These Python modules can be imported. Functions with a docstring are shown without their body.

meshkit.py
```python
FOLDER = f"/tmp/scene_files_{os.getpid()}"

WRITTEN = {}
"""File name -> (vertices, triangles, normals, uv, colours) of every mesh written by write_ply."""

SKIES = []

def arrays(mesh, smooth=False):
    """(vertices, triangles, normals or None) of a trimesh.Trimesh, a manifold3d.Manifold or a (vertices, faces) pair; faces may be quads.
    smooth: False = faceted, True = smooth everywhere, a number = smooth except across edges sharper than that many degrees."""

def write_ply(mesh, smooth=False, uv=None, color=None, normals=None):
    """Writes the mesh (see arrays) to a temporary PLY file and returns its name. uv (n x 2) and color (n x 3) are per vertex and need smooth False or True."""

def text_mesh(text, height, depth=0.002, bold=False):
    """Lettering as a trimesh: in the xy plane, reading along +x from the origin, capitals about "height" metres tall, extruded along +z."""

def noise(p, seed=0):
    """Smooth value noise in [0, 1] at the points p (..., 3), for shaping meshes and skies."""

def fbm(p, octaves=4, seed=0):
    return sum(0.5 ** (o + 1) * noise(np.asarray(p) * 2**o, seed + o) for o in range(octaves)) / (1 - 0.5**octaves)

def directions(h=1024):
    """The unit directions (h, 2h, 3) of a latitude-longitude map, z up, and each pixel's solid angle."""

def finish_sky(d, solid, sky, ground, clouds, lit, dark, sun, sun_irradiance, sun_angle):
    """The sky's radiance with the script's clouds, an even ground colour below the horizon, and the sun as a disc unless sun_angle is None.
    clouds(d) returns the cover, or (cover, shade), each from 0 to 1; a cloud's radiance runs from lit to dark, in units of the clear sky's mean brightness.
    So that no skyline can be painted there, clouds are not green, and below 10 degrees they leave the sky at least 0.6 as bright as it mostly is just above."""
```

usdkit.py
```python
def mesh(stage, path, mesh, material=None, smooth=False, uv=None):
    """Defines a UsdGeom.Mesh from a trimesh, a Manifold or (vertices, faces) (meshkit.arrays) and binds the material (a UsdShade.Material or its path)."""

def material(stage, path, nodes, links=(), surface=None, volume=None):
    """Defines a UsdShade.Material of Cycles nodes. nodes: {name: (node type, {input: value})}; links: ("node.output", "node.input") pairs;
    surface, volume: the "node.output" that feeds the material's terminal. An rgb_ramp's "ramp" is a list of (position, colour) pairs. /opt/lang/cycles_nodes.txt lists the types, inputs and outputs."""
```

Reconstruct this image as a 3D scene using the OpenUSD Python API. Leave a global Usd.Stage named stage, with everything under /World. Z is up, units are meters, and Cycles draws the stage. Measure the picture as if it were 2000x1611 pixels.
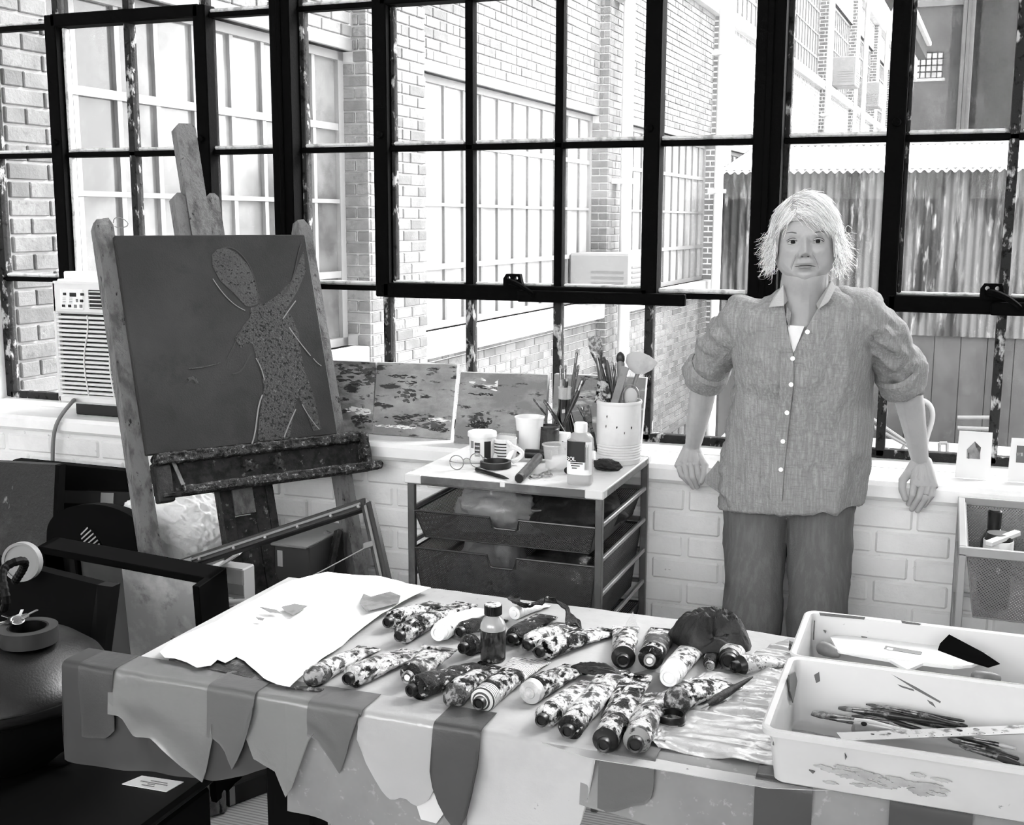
import math, random
import numpy as np, trimesh, manifold3d as m3
import shapely.geometry as sg
from shapely.ops import unary_union
import usdkit, meshkit
from pxr import Usd, UsdGeom, UsdShade, Sdf, Gf, Vt

stage = Usd.Stage.CreateInMemory()
UsdGeom.SetStageUpAxis(stage, 'Z'); UsdGeom.SetStageMetersPerUnit(stage, 1.0)
UsdGeom.Xform.Define(stage, '/World'); UsdGeom.Scope.Define(stage, '/World/Looks')
rnd = random.Random(7); rng = np.random.default_rng(7)

# ------------------------------------------------------------------ camera, sky, lamps, exposure
FPX, YAW, PITCH, ROLL = 2284.177, 0.356477, 0.162589, 0.0035663
CAM = np.array([0.0, -3.57257, 1.54445])
EXPOSURE = 1.8
SKY = 1.0
LAMP = 0.0
FWD = np.array([-math.sin(YAW)*math.cos(PITCH), math.cos(YAW)*math.cos(PITCH), -math.sin(PITCH)])
R0 = np.array([math.cos(YAW), math.sin(YAW), 0.0]); U0 = np.cross(R0, FWD)
RT = math.cos(ROLL)*R0 + math.sin(ROLL)*U0; UP = -math.sin(ROLL)*R0 + math.cos(ROLL)*U0
cam = UsdGeom.Camera.Define(stage, '/World/camera')
cam.CreateHorizontalApertureAttr(36.0); cam.CreateFocalLengthAttr(36.0*FPX/2000)
cam.CreateVerticalApertureAttr(36.0*1611/2000); cam.CreateClippingRangeAttr(Gf.Vec2f(0.05, 1000))
cam.AddTransformOp().Set(Gf.Matrix4d(*RT, 0, *UP, 0, *(-FWD), 0, *CAM, 1))
cam.CreateExposureAttr(EXPOSURE)
dome = UsdGeom.Xform.Define(stage, '/World/sky_light')
from pxr import UsdLux
sky = UsdLux.DomeLight.Define(stage, '/World/sky_light/overcast'); sky.CreateIntensityAttr(SKY); sky.CreateColorAttr(Gf.Vec3f(1, 1, 1))
SUN, SUN_ANGLE, SUN_DIR = 5.5, 24.0, np.array([.50, .62, .66])     # hazy sun behind thin cloud, over the yard
sun = UsdLux.DistantLight.Define(stage, '/World/sky_light/hazy_sun'); sun.CreateIntensityAttr(SUN); sun.CreateAngleAttr(SUN_ANGLE); sun.CreateColorAttr(Gf.Vec3f(1, 1, 1))
_z = SUN_DIR/np.linalg.norm(SUN_DIR); _x = np.cross((0, 0, 1.), _z); _x /= np.linalg.norm(_x); _y = np.cross(_z, _x)
sun.AddTransformOp().Set(Gf.Matrix4d(*_x, 0, *_y, 0, *_z, 0, 0, 0, 0, 1))
LAMPS = [(-2.6, -3.2), (-0.6, -3.2), (1.6, -3.2), (-2.6, -5.2), (-0.6, -5.2), (1.6, -5.2)]
for i, (x, y) in enumerate(LAMPS if LAMP else []):
    L = UsdLux.RectLight.Define(stage, f'/World/sky_light/tube_lamp_{i:03d}'); L.CreateWidthAttr(0.3); L.CreateHeightAttr(1.2)
    L.CreateIntensityAttr(LAMP); L.CreateColorAttr(Gf.Vec3f(1, 1, 1)); L.AddTranslateOp().Set(Gf.Vec3d(x, y, 3.3))

# ------------------------------------------------------------------ helpers
def g(v):
    c = v/255.0
    c = c/12.92 if c <= 0.04045 else ((c+0.055)/1.055)**2.4
    return (c, c, c)

def ray(x, y):
    return (x-1000)/FPX*RT - (y-805.5)/FPX*UP + FWD

def at(x, y, axis, val):
    """the point of the plane axis=val that a pixel of the photograph shows"""
    d = ray(x, y); return CAM + (val-CAM[axis])/d[axis]*d

def atp(x, y, C, N):
    d = ray(x, y); C = np.asarray(C, float); return CAM + ((C-CAM) @ N)/(d @ N)*d

class MatDict(dict):
    pass
M = MatDict()
def mat(name, v, rough=0.6, metal=0.0, spec=0.4, spots=None, spots2=None, bump=None, stripes=None, trans=0.0, alpha=None, vec='position', tl=0.0):
    """grey principled look. spots = (value, scale, lo, hi[, (sx,sy,sz)]): noise patches of another grey; bump = (scale, strength[, stretch]); stripes = (value, axis, period, duty)"""
    nodes = {'geo': ('geometry' if vec == 'position' else 'texture_coordinate', {}), 'p': ('principled_bsdf', {'base_color': g(v), 'roughness': rough, 'metallic': metal, 'specular_ior_level': spec})}
    src = 'geo.position' if vec == 'position' else 'geo.object'
    links = []; col = None
    k = 0
    for sp in (spots, spots2):
        if not sp: continue
        val, sc, lo, hi = sp[:4]; st = sp[4] if len(sp) > 4 else (1, 1, 1)
        nodes[f'm{k}'] = ('mapping', {'scale': tuple(sc*a for a in st), 'location': (3.1*k, 1.7*k, .3)})
        nodes[f'n{k}'] = ('noise_texture', {'scale': 1.0, 'detail': 5.0, 'roughness': 0.62})
        nodes[f'r{k}'] = ('map_range', {'from_min': lo, 'from_max': hi, 'clamp': True})
        nodes[f'x{k}'] = ('mix', {'color1': g(v), 'color2': g(val)})
        links += [(src, f'm{k}.vector'), (f'm{k}.vector', f'n{k}.vector'), (f'n{k}.fac', f'r{k}.value'), (f'r{k}.result', f'x{k}.fac')]
        if col: links.append((col, f'x{k}.color1'))
        col = f'x{k}.color'; k += 1
    if stripes:
        val, ax, per, duty = stripes
        nodes['sx'] = ('separate_xyz', {}); nodes['sm'] = ('math', {'math_type': 'multiply', 'value2': 1.0/per}); nodes['sf'] = ('math', {'math_type': 'fraction'})
        nodes['sl'] = ('math', {'math_type': 'less_than', 'value2': duty}); nodes['sc'] = ('mix', {'color1': g(v), 'color2': g(val)})
        links += [(src, 'sx.vector'), ('sx.'+ax, 'sm.value1'), ('sm.value', 'sf.value1'), ('sf.value', 'sl.value1'), ('sl.value', 'sc.fac')]
        if col: links.append((col, 'sc.color1'))
        col = 'sc.color'
    if col: links.append((col, 'p.base_color'))
    if bump:
        st = bump[2] if len(bump) > 2 else (1, 1, 1)
        nodes['bm'] = ('mapping', {'scale': tuple(bump[0]*a for a in st)})
        nodes['bn'] = ('noise_texture', {'scale': 1.0, 'detail': 6.0, 'roughness': 0.6}); nodes['b'] = ('bump', {'strength': bump[1], 'distance': 0.01})
        links += [(src, 'bm.vector'), ('bm.vector', 'bn.vector'), ('bn.fac', 'b.height'), ('b.normal', 'p.normal')]
    if trans: nodes['p'][1].update(transmission_weight=trans, ior=1.45)
    surf = 'p.BSDF'
    if tl:
        nodes['t'] = ('translucent_bsdf', {'color': g(v)}) if False else ('diffuse_bsdf', {'color': g(v)})
        nodes['t'] = ('translucent_bsdf', {'color': g(min(255, v+20))}); nodes['mc'] = ('mix_closure', {'fac': tl})
        links += [('p.BSDF', 'mc.closure1'), ('t.BSDF', 'mc.closure2')]; surf = 'mc.closure'
    if alpha is not None:
        nodes['tr'] = ('transparent_bsdf', {'color': (1, 1, 1)}); nodes['ma'] = ('mix_closure', {'fac': alpha})
        links += [('tr.BSDF', 'ma.closure1'), (surf, 'ma.closure2')]; surf = 'ma.closure'
    M[name] = usdkit.material(stage, '/World/Looks/'+name, nodes, links, surface=surf)
    return M[name]

used = {}
def numbered(parent, name):
    k = (parent, name); i = used.get(k, 0); used[k] = i+1
    return name if i == 0 else f'{name}_{i:03d}'

def tag(path, label=None, cat=None, group=None, kind=None):
    pr = stage.GetPrimAtPath(path)
    for k, v in (('label', label), ('category', cat), ('group', group), ('kind', kind)):
        if v: pr.SetCustomDataByKey(k, v)
    return path

def thing(name, label, cat, loc=(0, 0, 0), group=None, kind=None):
    path = '/World/'+numbered('/World', name)
    x = UsdGeom.Xform.Define(stage, path); x.AddTranslateOp().Set(Gf.Vec3d(*map(float, loc)))
    origin[path] = np.asarray(loc, float)
    return tag(path, label, cat, group, kind)
origin = {}

def part(parent, name, mesh, material, smooth=False, label=None, kind=None):
    """one Mesh prim; the vertices of mesh are in world coordinates"""
    v, f, n = meshkit.arrays(mesh, smooth)
    top = '/'.join(parent.split('/')[:3])
    path = parent+'/'+numbered(parent, name)
    usdkit.mesh(stage, path, (v-origin.get(top, 0), f), M[material], smooth)
    if label or kind: tag(path, label, None, None, kind)
    return path

def solo(name, mesh, material, label, cat, group=None, smooth=False, kind=None):
    """a thing that is one mesh"""
    path = '/World/'+numbered('/World', name)
    usdkit.mesh(stage, path, mesh, M[material], smooth)
    return tag(path, label, cat, group, kind)

def cat_(*ms):
    ms = [m for x in ms for m in (x if isinstance(x, list) else [x])]
    return trimesh.util.concatenate([m if isinstance(m, trimesh.Trimesh) else tm(m) for m in ms])

def tm(x):
    if isinstance(x, trimesh.Trimesh): return x
    v, f, _ = meshkit.arrays(x, False); return trimesh.Trimesh(v, f, process=False)

def box(lo, hi, b=0.0):
    """a box between two corners, edges chamfered by b"""
    lo, hi = np.minimum(lo, hi).astype(float), np.maximum(lo, hi).astype(float)
    if b <= 0:
        m = trimesh.creation.box(hi-lo); m.apply_translation((lo+hi)/2); return m
    b = min(b, 0.45*float((hi-lo).min())); pts = []
    for sx in (0, 1):
        for sy in (0, 1):
            for sz in (0, 1):
                c = np.where([sx, sy, sz], hi, lo); s = np.where([sx, sy, sz], -1, 1)*b
                for a in range(3):
                    q = c+s; q[a] = c[a]; pts.append(q)
    return hull(pts)

def hull(pts):
    return tm(m3.Manifold.hull_points(np.asarray(pts, float)))

def bar(a, b, w, h, up=(0, 0, 1), c=0.0):
    """a bar from a to b, w wide, h high along up"""
    a, b = np.asarray(a, float), np.asarray(b, float); L = np.linalg.norm(b-a); x = (b-a)/L
    up = np.asarray(up, float); y = np.cross(up, x); y /= np.linalg.norm(y); z = np.cross(x, y)
    m = box((0, -w/2, -h/2), (L, w/2, h/2), c)
    T = np.eye(4); T[:3, 0], T[:3, 1], T[:3, 2], T[:3, 3] = x, y, z, a
    m.apply_transform(T); return m

def frame4(x, y, z, o):
    T = np.eye(4); T[:3, 0], T[:3, 1], T[:3, 2], T[:3, 3] = x, y, z, o; return T

def tube(pts, r, n=8, caps=True):
    """a round tube through pts; r a number or one per point"""
    P = np.asarray(pts, float); r = np.broadcast_to(np.asarray(r, float), (len(P),)); t = np.gradient(P, axis=0)
    t /= np.linalg.norm(t, axis=1)[:, None]+1e-12
    u = np.cross(t[0], (0, 0, 1) if abs(t[0][2]) < .9 else (1, 0, 0)); u /= np.linalg.norm(u); rings = []
    for i in range(len(P)):
        u = u-(u@t[i])*t[i]; u /= np.linalg.norm(u); w = np.cross(t[i], u)
        a = np.arange(n)*2*np.pi/n
        rings.append(P[i]+r[i]*(np.cos(a)[:, None]*u+np.sin(a)[:, None]*w))
    return loft(rings, caps)

def loft(rings, caps=True, closed=True):
    R = np.asarray(rings); k, n, _ = R.shape; v = R.reshape(-1, 3); f = []
    for i in range(k-1):
        for j in range(n if closed else n-1):
            a, b = i*n+j, i*n+(j+1) % n; f += [(a, b, b+n), (a, b+n, a+n)]
    if caps:
        v = np.vstack([v, R[0].mean(0), R[-1].mean(0)]); c0, c1 = k*n, k*n+1
        for j in range(n):
            f += [(c0, (j+1) % n, j), (c1, (k-1)*n+j, (k-1)*n+(j+1) % n)]
    return trimesh.Trimesh(v, np.array(f), process=False)

def spline(pts, n=24):
    from scipy.interpolate import CubicSpline
    P = np.asarray(pts, float); d = np.r_[0, np.cumsum(np.linalg.norm(np.diff(P, axis=0), axis=1))]
    return CubicSpline(d, P)(np.linspace(0, d[-1], n)) if len(P) > 2 else np.linspace(P[0], P[-1], n)

def lathe(prof, n=32, o=(0, 0, 0), axis=None):
    """prof: (radius, height) pairs round the z axis, or round `axis` through o"""
    prof = np.asarray(prof, float); a = np.arange(n)*2*np.pi/n
    R = [np.stack([r*np.cos(a), r*np.sin(a), np.full(n, z)], -1) for r, z in prof]
    m = loft(R, True)
    if axis is not None:
        z = np.asarray(axis, float)/np.linalg.norm(axis); x = np.cross((0, 0, 1) if abs(z[2]) < .9 else (0, 1, 0), z); x /= np.linalg.norm(x)
        m.apply_transform(frame4(x, np.cross(z, x), z, o))
    else: m.apply_translation(o)
    return m

def prism(poly, d, T=None):
    """a polygon (list of 2-d points or a shapely one) d thick along its z, then moved by the 4x4 T"""
    P = poly if hasattr(poly, 'geom_type') else sg.Polygon(poly)
    if not P.is_valid: P = P.buffer(0)
    ms = [trimesh.creation.extrude_polygon(q, d, engine='earcut') for q in getattr(P, 'geoms', [P])]
    m = trimesh.util.concatenate(ms)
    if T is not None: m.apply_transform(T)
    return m

def sheet(G, th, closed=False):
    """a grid of points (k, n, 3) as a sheet th thick"""
    G = np.asarray(G, float); k, n, _ = G.shape
    du = np.gradient(G, axis=0); dv = np.gradient(G, axis=1); N = np.cross(du, dv); N /= np.linalg.norm(N, axis=-1, keepdims=True)+1e-12
    A, B = (G+N*th/2).reshape(-1, 3), (G-N*th/2).reshape(-1, 3); f = []
    id = np.arange(k*n).reshape(k, n); a, b, c, d = id[:-1, :-1].ravel(), id[1:, :-1].ravel(), id[1:, 1:].ravel(), id[:-1, 1:].ravel()
    top = np.vstack([np.c_[a, b, c], np.c_[a, c, d]]); bot = top[:, ::-1]+k*n
    rim = np.r_[id[0, :], id[1:, -1], id[-1, -2::-1], id[-2:0:-1, 0]]; nx = np.roll(rim, -1)
    side = np.vstack([np.c_[rim, nx+k*n, nx][:, [0, 2, 1]], np.c_[rim, rim+k*n, nx+k*n]])
    side = np.vstack([np.c_[rim, nx, nx+k*n], np.c_[rim, nx+k*n, rim+k*n]])[:, ::-1]
    m = trimesh.Trimesh(np.vstack([A, B]), np.vstack([top, bot, side]), process=False)
    return m

def nz(p, s=1.0, seed=0, oct=3):
    return meshkit.fbm(np.asarray(p)*s, oct, seed)-0.5

def smoothbones(bones, edge=0.012, it=8, lam=0.5):
    """bones: ((p, r), (q, s)) pairs -> one smooth closed body"""
    B = m3.Manifold()
    for (p, r), (q, s) in bones:
        a = m3.Manifold.sphere(r, 20).translate(list(map(float, p))); b = m3.Manifold.sphere(s, 20).translate(list(map(float, q)))
        B = B + m3.Manifold.batch_hull([a, b])
    B = B.refine_to_length(edge); m = tm(B); m.merge_vertices()
    trimesh.smoothing.filter_taubin(m, lamb=lam, nu=lam+.03, iterations=it)
    return m
# ------------------------------------------------------------------ setting materials
mat('white_paint', 222, .55, spots=(200, 3.0, .5, .75), spots2=(150, 26, .66, .74), bump=(30, .15))
mat('white_brick', 222, .5, spots=(208, 5, .45, .7), spots2=(150, 40, .70, .78), bump=(45, .25))
mat('sill_paint', 232, .45, spots=(216, 6, .5, .8), bump=(25, .1))
mat('black_steel', 5, .75, spec=.04, spots=(22, 30, .66, .78), bump=(60, .2))
mat('worn_steel', 44, .8, spec=.06, spots=(175, 26, .56, .64, (1, 1, .5)), spots2=(18, 35, .55, .65), bump=(60, .4))
mat('putty', 205, .8, spots=(150, 35, .5, .65), bump=(50, .4))
mat('floor_mat', 205, .75, stripes=(165, 'y', .0125, .45), spots=(188, 4, .4, .7))
mat('ceiling_white', 225, .8)
mat('plaster', 205, .8)
def glass_mat():
    nodes = {'geo': ('geometry', {}), 'm': ('mapping', {'scale': (6, 6, 3.0)}), 'n': ('noise_texture', {'scale': 1.0, 'detail': 6.0, 'roughness': .65}),
             'r': ('map_range', {'from_min': .42, 'from_max': .8, 'to_min': .0, 'to_max': .02, 'clamp': True}),
             't': ('transparent_bsdf', {'color': (.96, .96, .96)}), 'd': ('translucent_bsdf', {'color': g(225)}), 'gl': ('glossy_bsdf', {'color': (1, 1, 1), 'roughness': .02}),
             'fr': ('fresnel', {'IOR': 1.16}), 'a': ('mix_closure', {}), 'b': ('mix_closure', {})}
    M['window_glass'] = usdkit.material(stage, '/World/Looks/window_glass', nodes, [('geo.position', 'm.vector'), ('m.vector', 'n.vector'), ('n.fac', 'r.value'), ('r.result', 'a.fac'),
        ('t.BSDF', 'a.closure1'), ('d.BSDF', 'a.closure2'), ('fr.fac', 'b.fac'), ('a.closure', 'b.closure1'), ('gl.BSDF', 'b.closure2')], surface='b.closure')
glass_mat()

# ------------------------------------------------------------------ room shell
SD, SZ, Z0, PH = 0.276, 0.845, 0.86, 0.46
XL, XR, YB, ZC = -5.2, 2.6, -7.6, 3.9
def struct(name, mesh, m, parent=None, smooth=False):
    if parent: return part(parent, name, mesh, m, smooth)
    path = '/World/'+name; usdkit.mesh(stage, path, mesh, M[m], smooth); return tag(path, None, None, None, 'structure')
def sgroup(name):
    path = '/World/'+name; UsdGeom.Xform.Define(stage, path); return tag(path, None, None, None, 'structure')

fl = sgroup('floor')
part(fl, 'floor_matting', box((XL, YB, -.2), (XR, .1, 0)), 'floor_mat')
struct('ceiling', box((XL, YB, ZC), (XR, .2, ZC+.2)), 'ceiling_white')
struct('wall_left', box((XL-.2, YB, 0), (XL, .2, ZC)), 'white_paint')
struct('wall_right', box((XR, YB, 0), (XR+.2, .2, ZC)), 'white_paint')
# rear wall: piers and a parapet round three unseen openings, added and sized to fill the room with light
rw = sgroup('wall_rear')
part(rw, 'parapet', box((XL, YB-.3, 0), (XR, YB, 1.75)), 'white_paint')
part(rw, 'header', box((XL, YB-.3, 3.6), (XR, YB, ZC)), 'white_paint')
for x in (XL+.1, -2.6, 0.0, XR-.1):
    part(rw, 'pier', box((x-.12, YB-.3, 1.74), (x+.12, YB, 3.61)), 'white_paint')

# window wall: core below the sill, painted bricks proud of it, piers left and right, header
WL = -3.435
ww = sgroup('wall_window')
part(ww, 'wall_core', box((XL, -SD+.004, 0), (XR, .12, SZ-.03)), 'white_paint')
part(ww, 'pier', box((XL, -SD, SZ-.04), (WL, .12, ZC), .01), 'white_paint')
part(ww, 'header', box((WL, -SD, 3.2), (XR, .12, ZC), .01), 'white_paint')
r_ = random.Random(3)
z, row = 0.0, 0
CH = 0.0705
while z < SZ-.07:
    x = -3.62 - (0.105 if row % 2 else 0)
    while x < 0.42:
        L = .203+r_.uniform(-.004, .004)
        if x+L > -3.6 and z > .12:
            pr = r_.uniform(.001, .005)
            part(ww, 'brick', box((x+.003, -SD-pr, z+.004), (x+L-.003, -SD+.02, z+CH-.004), .006), 'white_brick', 25)
        x += .21
    z += CH; row += 1
sl = sgroup('trim_1')
tag(sl, None)
part(sl, 'window_sill', box((WL-.02, -SD-.022, SZ-.055), (XR, -.015, SZ), .012), 'sill_paint', 30)
part(sl, 'sill_wedge', hull([(x, y, z) for x in (WL, XR) for (y, z) in ((-.03, SZ-.02), (.06, SZ-.02), (.06, Z0), (-.005, Z0-.002), (-.1, SZ+.001))]), 'sill_paint')

# ------------------------------------------------------------------ steel windows
def wbar(parent, name, x0, x1, z0, z1, y0=-.018, y1=.022, m='worn_steel', c=.003):
    return part(parent, name, box((x0, y0, z0), (x1, y1, z1), c), m)
ZZ = [Z0+PH*k for k in range(6)]   # sill, rail, bar, top bar ...
M1, M2 = (-2.169, -2.092), (-.560, -.479)
cols = {1: [-3.417, -3.098, -2.787, -2.467, M1[0]], 2: [M1[1], -1.776, -1.475, -1.172, -.872, M2[0]], 3: [M2[1], -.165, .142, .449, .756, 1.07]}
vents = {1: (1, 3), 2: (1, 4), 3: (1, 4)}
for k, X in cols.items():
    w = sgroup(f'window_{k}')
    i0, i1 = vents[k]
    # outer frame
    wbar(w, 'frame_sill', X[0], X[-1], Z0-.012, Z0+.022, m='worn_steel')
    if k == 1: wbar(w, 'frame_jamb', X[0]-.02, X[0]+.014, Z0, 3.2)
    # fixed bars
    for i, x in enumerate(X[1:-1], 1):
        edge = i in (i0, i1)
        for s in range(5):
            if i0 <= i <= i1 and s in (1, 2): continue
            if k == 1 and i == 1 and s == 0: continue
            if k == 3 and i == 2 and s == 0: pass
            wbar(w, 'muntin', x-.013, x+.013, ZZ[s], ZZ[s+1], m='worn_steel')
    for s in range(1, 5):
        for i in range(len(X)-1):
            if i0 <= i < i1 and s in (1, 2, 3): continue
            wbar(w, 'muntin', X[i], X[i+1], ZZ[s]-.011, ZZ[s]+.006, m='black_steel')
            wbar(w, 'putty', X[i]+.012, X[i+1]-.012, ZZ[s]+.006, ZZ[s]+.019, -.012, .018, m='putty', c=.005)
    # pivoting vent: heavy black frame, its own bars
    a, b = X[i0], X[i1]
    vf = part(w, 'vent_frame', cat_(box((a-.028, -.045, ZZ[1]-.028), (a+.022, .022, ZZ[3]+.03), .004), box((b-.022, -.045, ZZ[1]-.028), (b+.028, .022, ZZ[3]+.03), .004),
              box((a, -.045, ZZ[3]-.012), (b, .022, ZZ[3]+.032), .004), box((a, -.045, ZZ[1]-.03), (b, .022, ZZ[1]+.018), .004)), 'black_steel')
    for i in range(i0+1, i1):
        wbar(w, 'vent_muntin', X[i]-.013, X[i]+.013, ZZ[1], ZZ[3], m='worn_steel' if k != 2 else 'black_steel')
    wbar(w, 'vent_muntin', a, b, ZZ[2]-.012, ZZ[2]+.007, m='black_steel')
    for i in range(i0, i1):
        wbar(w, 'putty', X[i]+.02, X[i+1]-.02, ZZ[2]+.007, ZZ[2]+.02, -.012, .018, m='putty', c=.005)
        wbar(w, 'putty', X[i]+.02, X[i+1]-.02, ZZ[1]+.018, ZZ[1]+.026, -.012, .018, m='putty', c=.003)
    wbar(w, 'putty', a+.022, a+.034, ZZ[1]+.02, ZZ[3]-.012, -.012, .018, m='putty' if k == 1 else 'worn_steel')
    # pivots
    for x in (a, b):
        part(w, 'pivot', lathe([(.001, 0), (.011, 0), (.013, .006), (.010, .012), (.001, .014)], 14, (x-.002, -.045, ZZ[2]+.04), (0, -1, 0)), 'black_steel', 40)
    if k > 1:
        # cast latch on the bottom rail with its handle, and the stay bar
        lx = at(1003, 540, 1, -.05)[0] if k == 2 else at(1938, 552, 1, -.05)[0]
        zz = ZZ[1]+.012
        lt = part(w, 'latch', prism(sg.Polygon([(-.03, 0), (.03, 0), (.034, .012), (.026, .045), (-.02, .045), (-.03, .03)]).difference(sg.Point(-.012, .032).buffer(.006)).difference(sg.Point(.014, .032).buffer(.006)), .02, frame4(np.array([1., 0, 0]), np.array([0, 0, 1.]), np.array([0, -1., 0]), (lx, -.044, zz))), 'black_steel')
        part(lt, 'handle', cat_(tube(spline([(lx-.01, -.07, zz+.022), (lx+.03, -.085, zz+.012), (lx+.075, -.07, zz-.02)], 8), [.010]*3+[.009]*2+[.008]*3), ), 'black_steel', 40)
        if k == 2:
            part(w, 'stay_bar', box((lx+.02, -.07, ZZ[1]-.03), (at(1339, 570, 1, -.06)[0], -.046, ZZ[1]+.006), .003), 'black_steel')
        else:
            part(w, 'stay_bar', box((lx, -.07, ZZ[1]-.03), (X[i1]+.2, -.046, ZZ[1]+.006), .003), 'black_steel')
    # panes
    for s in range(5):
        for i in range(len(X)-1):
            if k == 1 and s == 0 and i >= 1 and i < 3 : continue
            part(w, 'pane', box((X[i]+.006, .002, ZZ[s]+.004), (X[i+1]-.006, .006, ZZ[s+1]-.004)), 'window_glass')
for n, (a, b) in (('trim_2', M1), ('trim_3', M2), ('trim_4', (1.07, 1.15))):
    t = sgroup(n)
    part(t, 'mullion', box((a, -.075, Z0-.01), (b, .03, 3.2), .004), 'black_steel')
    part(t, 'mullion_web', box((a-.012, -.01, Z0-.01), (b+.014, .03, 3.2), .003), 'worn_steel')
    part(t, 'mullion_fillet', box((a+.03, -.083, Z0-.01), (b-.03, -.07, 3.2), .003), 'black_steel')
# filler strips above and beside the air conditioner in the first window
part('/World/window_1', 'filler_board', box((-3.09, -.06, at(180, 546, 1, -.06)[2]-.004), (-2.47, -.02, at(180, 531, 1, -.06)[2]), .004), 'sill_paint')
part('/World/window_1', 'filler_rail', box((-3.10, -.085, at(180, 553, 1, -.08)[2]-.006), (-2.47, -.02, at(180, 546, 1, -.08)[2]), .004), 'sill_paint')
part('/World/window_1', 'filler_panel', box((-2.52, -.03, Z0), (-2.47, -.02, ZZ[1]), .002), 'sill_paint')
# plain room wall beyond the last window to the right
part(ww, 'pier', box((1.15, -SD, SZ-.04), (XR, .12, 3.25)), 'white_paint')
# ------------------------------------------------------------------ outside: the wing across the yard
mat('mortar', 160, .9, bump=(40, .3))
mat('ext_brick', 86, .85, spots=(102, 6, .4, .65), spots2=(72, 50, .5, .7), bump=(60, .4))
mat('ext_brick_b', 98, .85, spots=(84, 7, .45, .7), bump=(60, .4))
mat('ext_brick_c', 74, .85, spots=(90, 9, .45, .7), bump=(60, .4))
mat('ext_stone', 172, .85, spots=(150, 3, .45, .7), bump=(20, .2))
mat('ext_frame', 104, .6)
mat('ext_frame_dark', 86, .6)
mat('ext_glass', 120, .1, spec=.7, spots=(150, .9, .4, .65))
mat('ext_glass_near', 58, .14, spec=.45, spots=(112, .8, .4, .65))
mat('ext_pipe', 178, .6)
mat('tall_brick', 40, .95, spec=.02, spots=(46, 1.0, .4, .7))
mat('tall_dark', 18, .95, spec=.02, spots=(14, .15, .4, .7))  # near-black for the added sky slab and the window bars
mat('yard', 150, .9, spots=(130, .8, .45, .7))
mat('corr_rust', 84, .8, spec=.1, spots=(44, 1.3, .48, .58, (3, 1, .5)), spots2=(122, 7, .56, .7, (2, 1, .4)))
mat('corr_roof', 172, .7, spec=.2, spots=(150, 2, .45, .7))
mat('panel_metal', 58, .7, spec=.1, spots=(66, 2, .4, .7))
def brick_far(name, axis, c1, c2, mo):
    nodes = {'geo': ('geometry', {}), 's': ('separate_xyz', {}), 'c': ('combine_xyz', {}), 'b': ('brick_texture', {'color1': g(c1), 'color2': g(c2), 'mortar': g(mo), 'scale': 1.0, 'mortar_size': .009, 'mortar_smooth': .2, 'brick_width': .21, 'row_height': .0705}), 'p': ('principled_bsdf', {'roughness': .9})}
    M[name] = usdkit.material(stage, '/World/Looks/'+name, nodes, [('geo.position', 's.vector'), ('s.'+axis, 'c.x'), ('s.z', 'c.y'), ('c.vector', 'b.vector'), ('b.color', 'p.base_color')], surface='p.BSDF')
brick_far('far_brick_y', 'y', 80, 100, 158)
brick_far('far_brick_x', 'x', 70, 84, 158)

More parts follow.
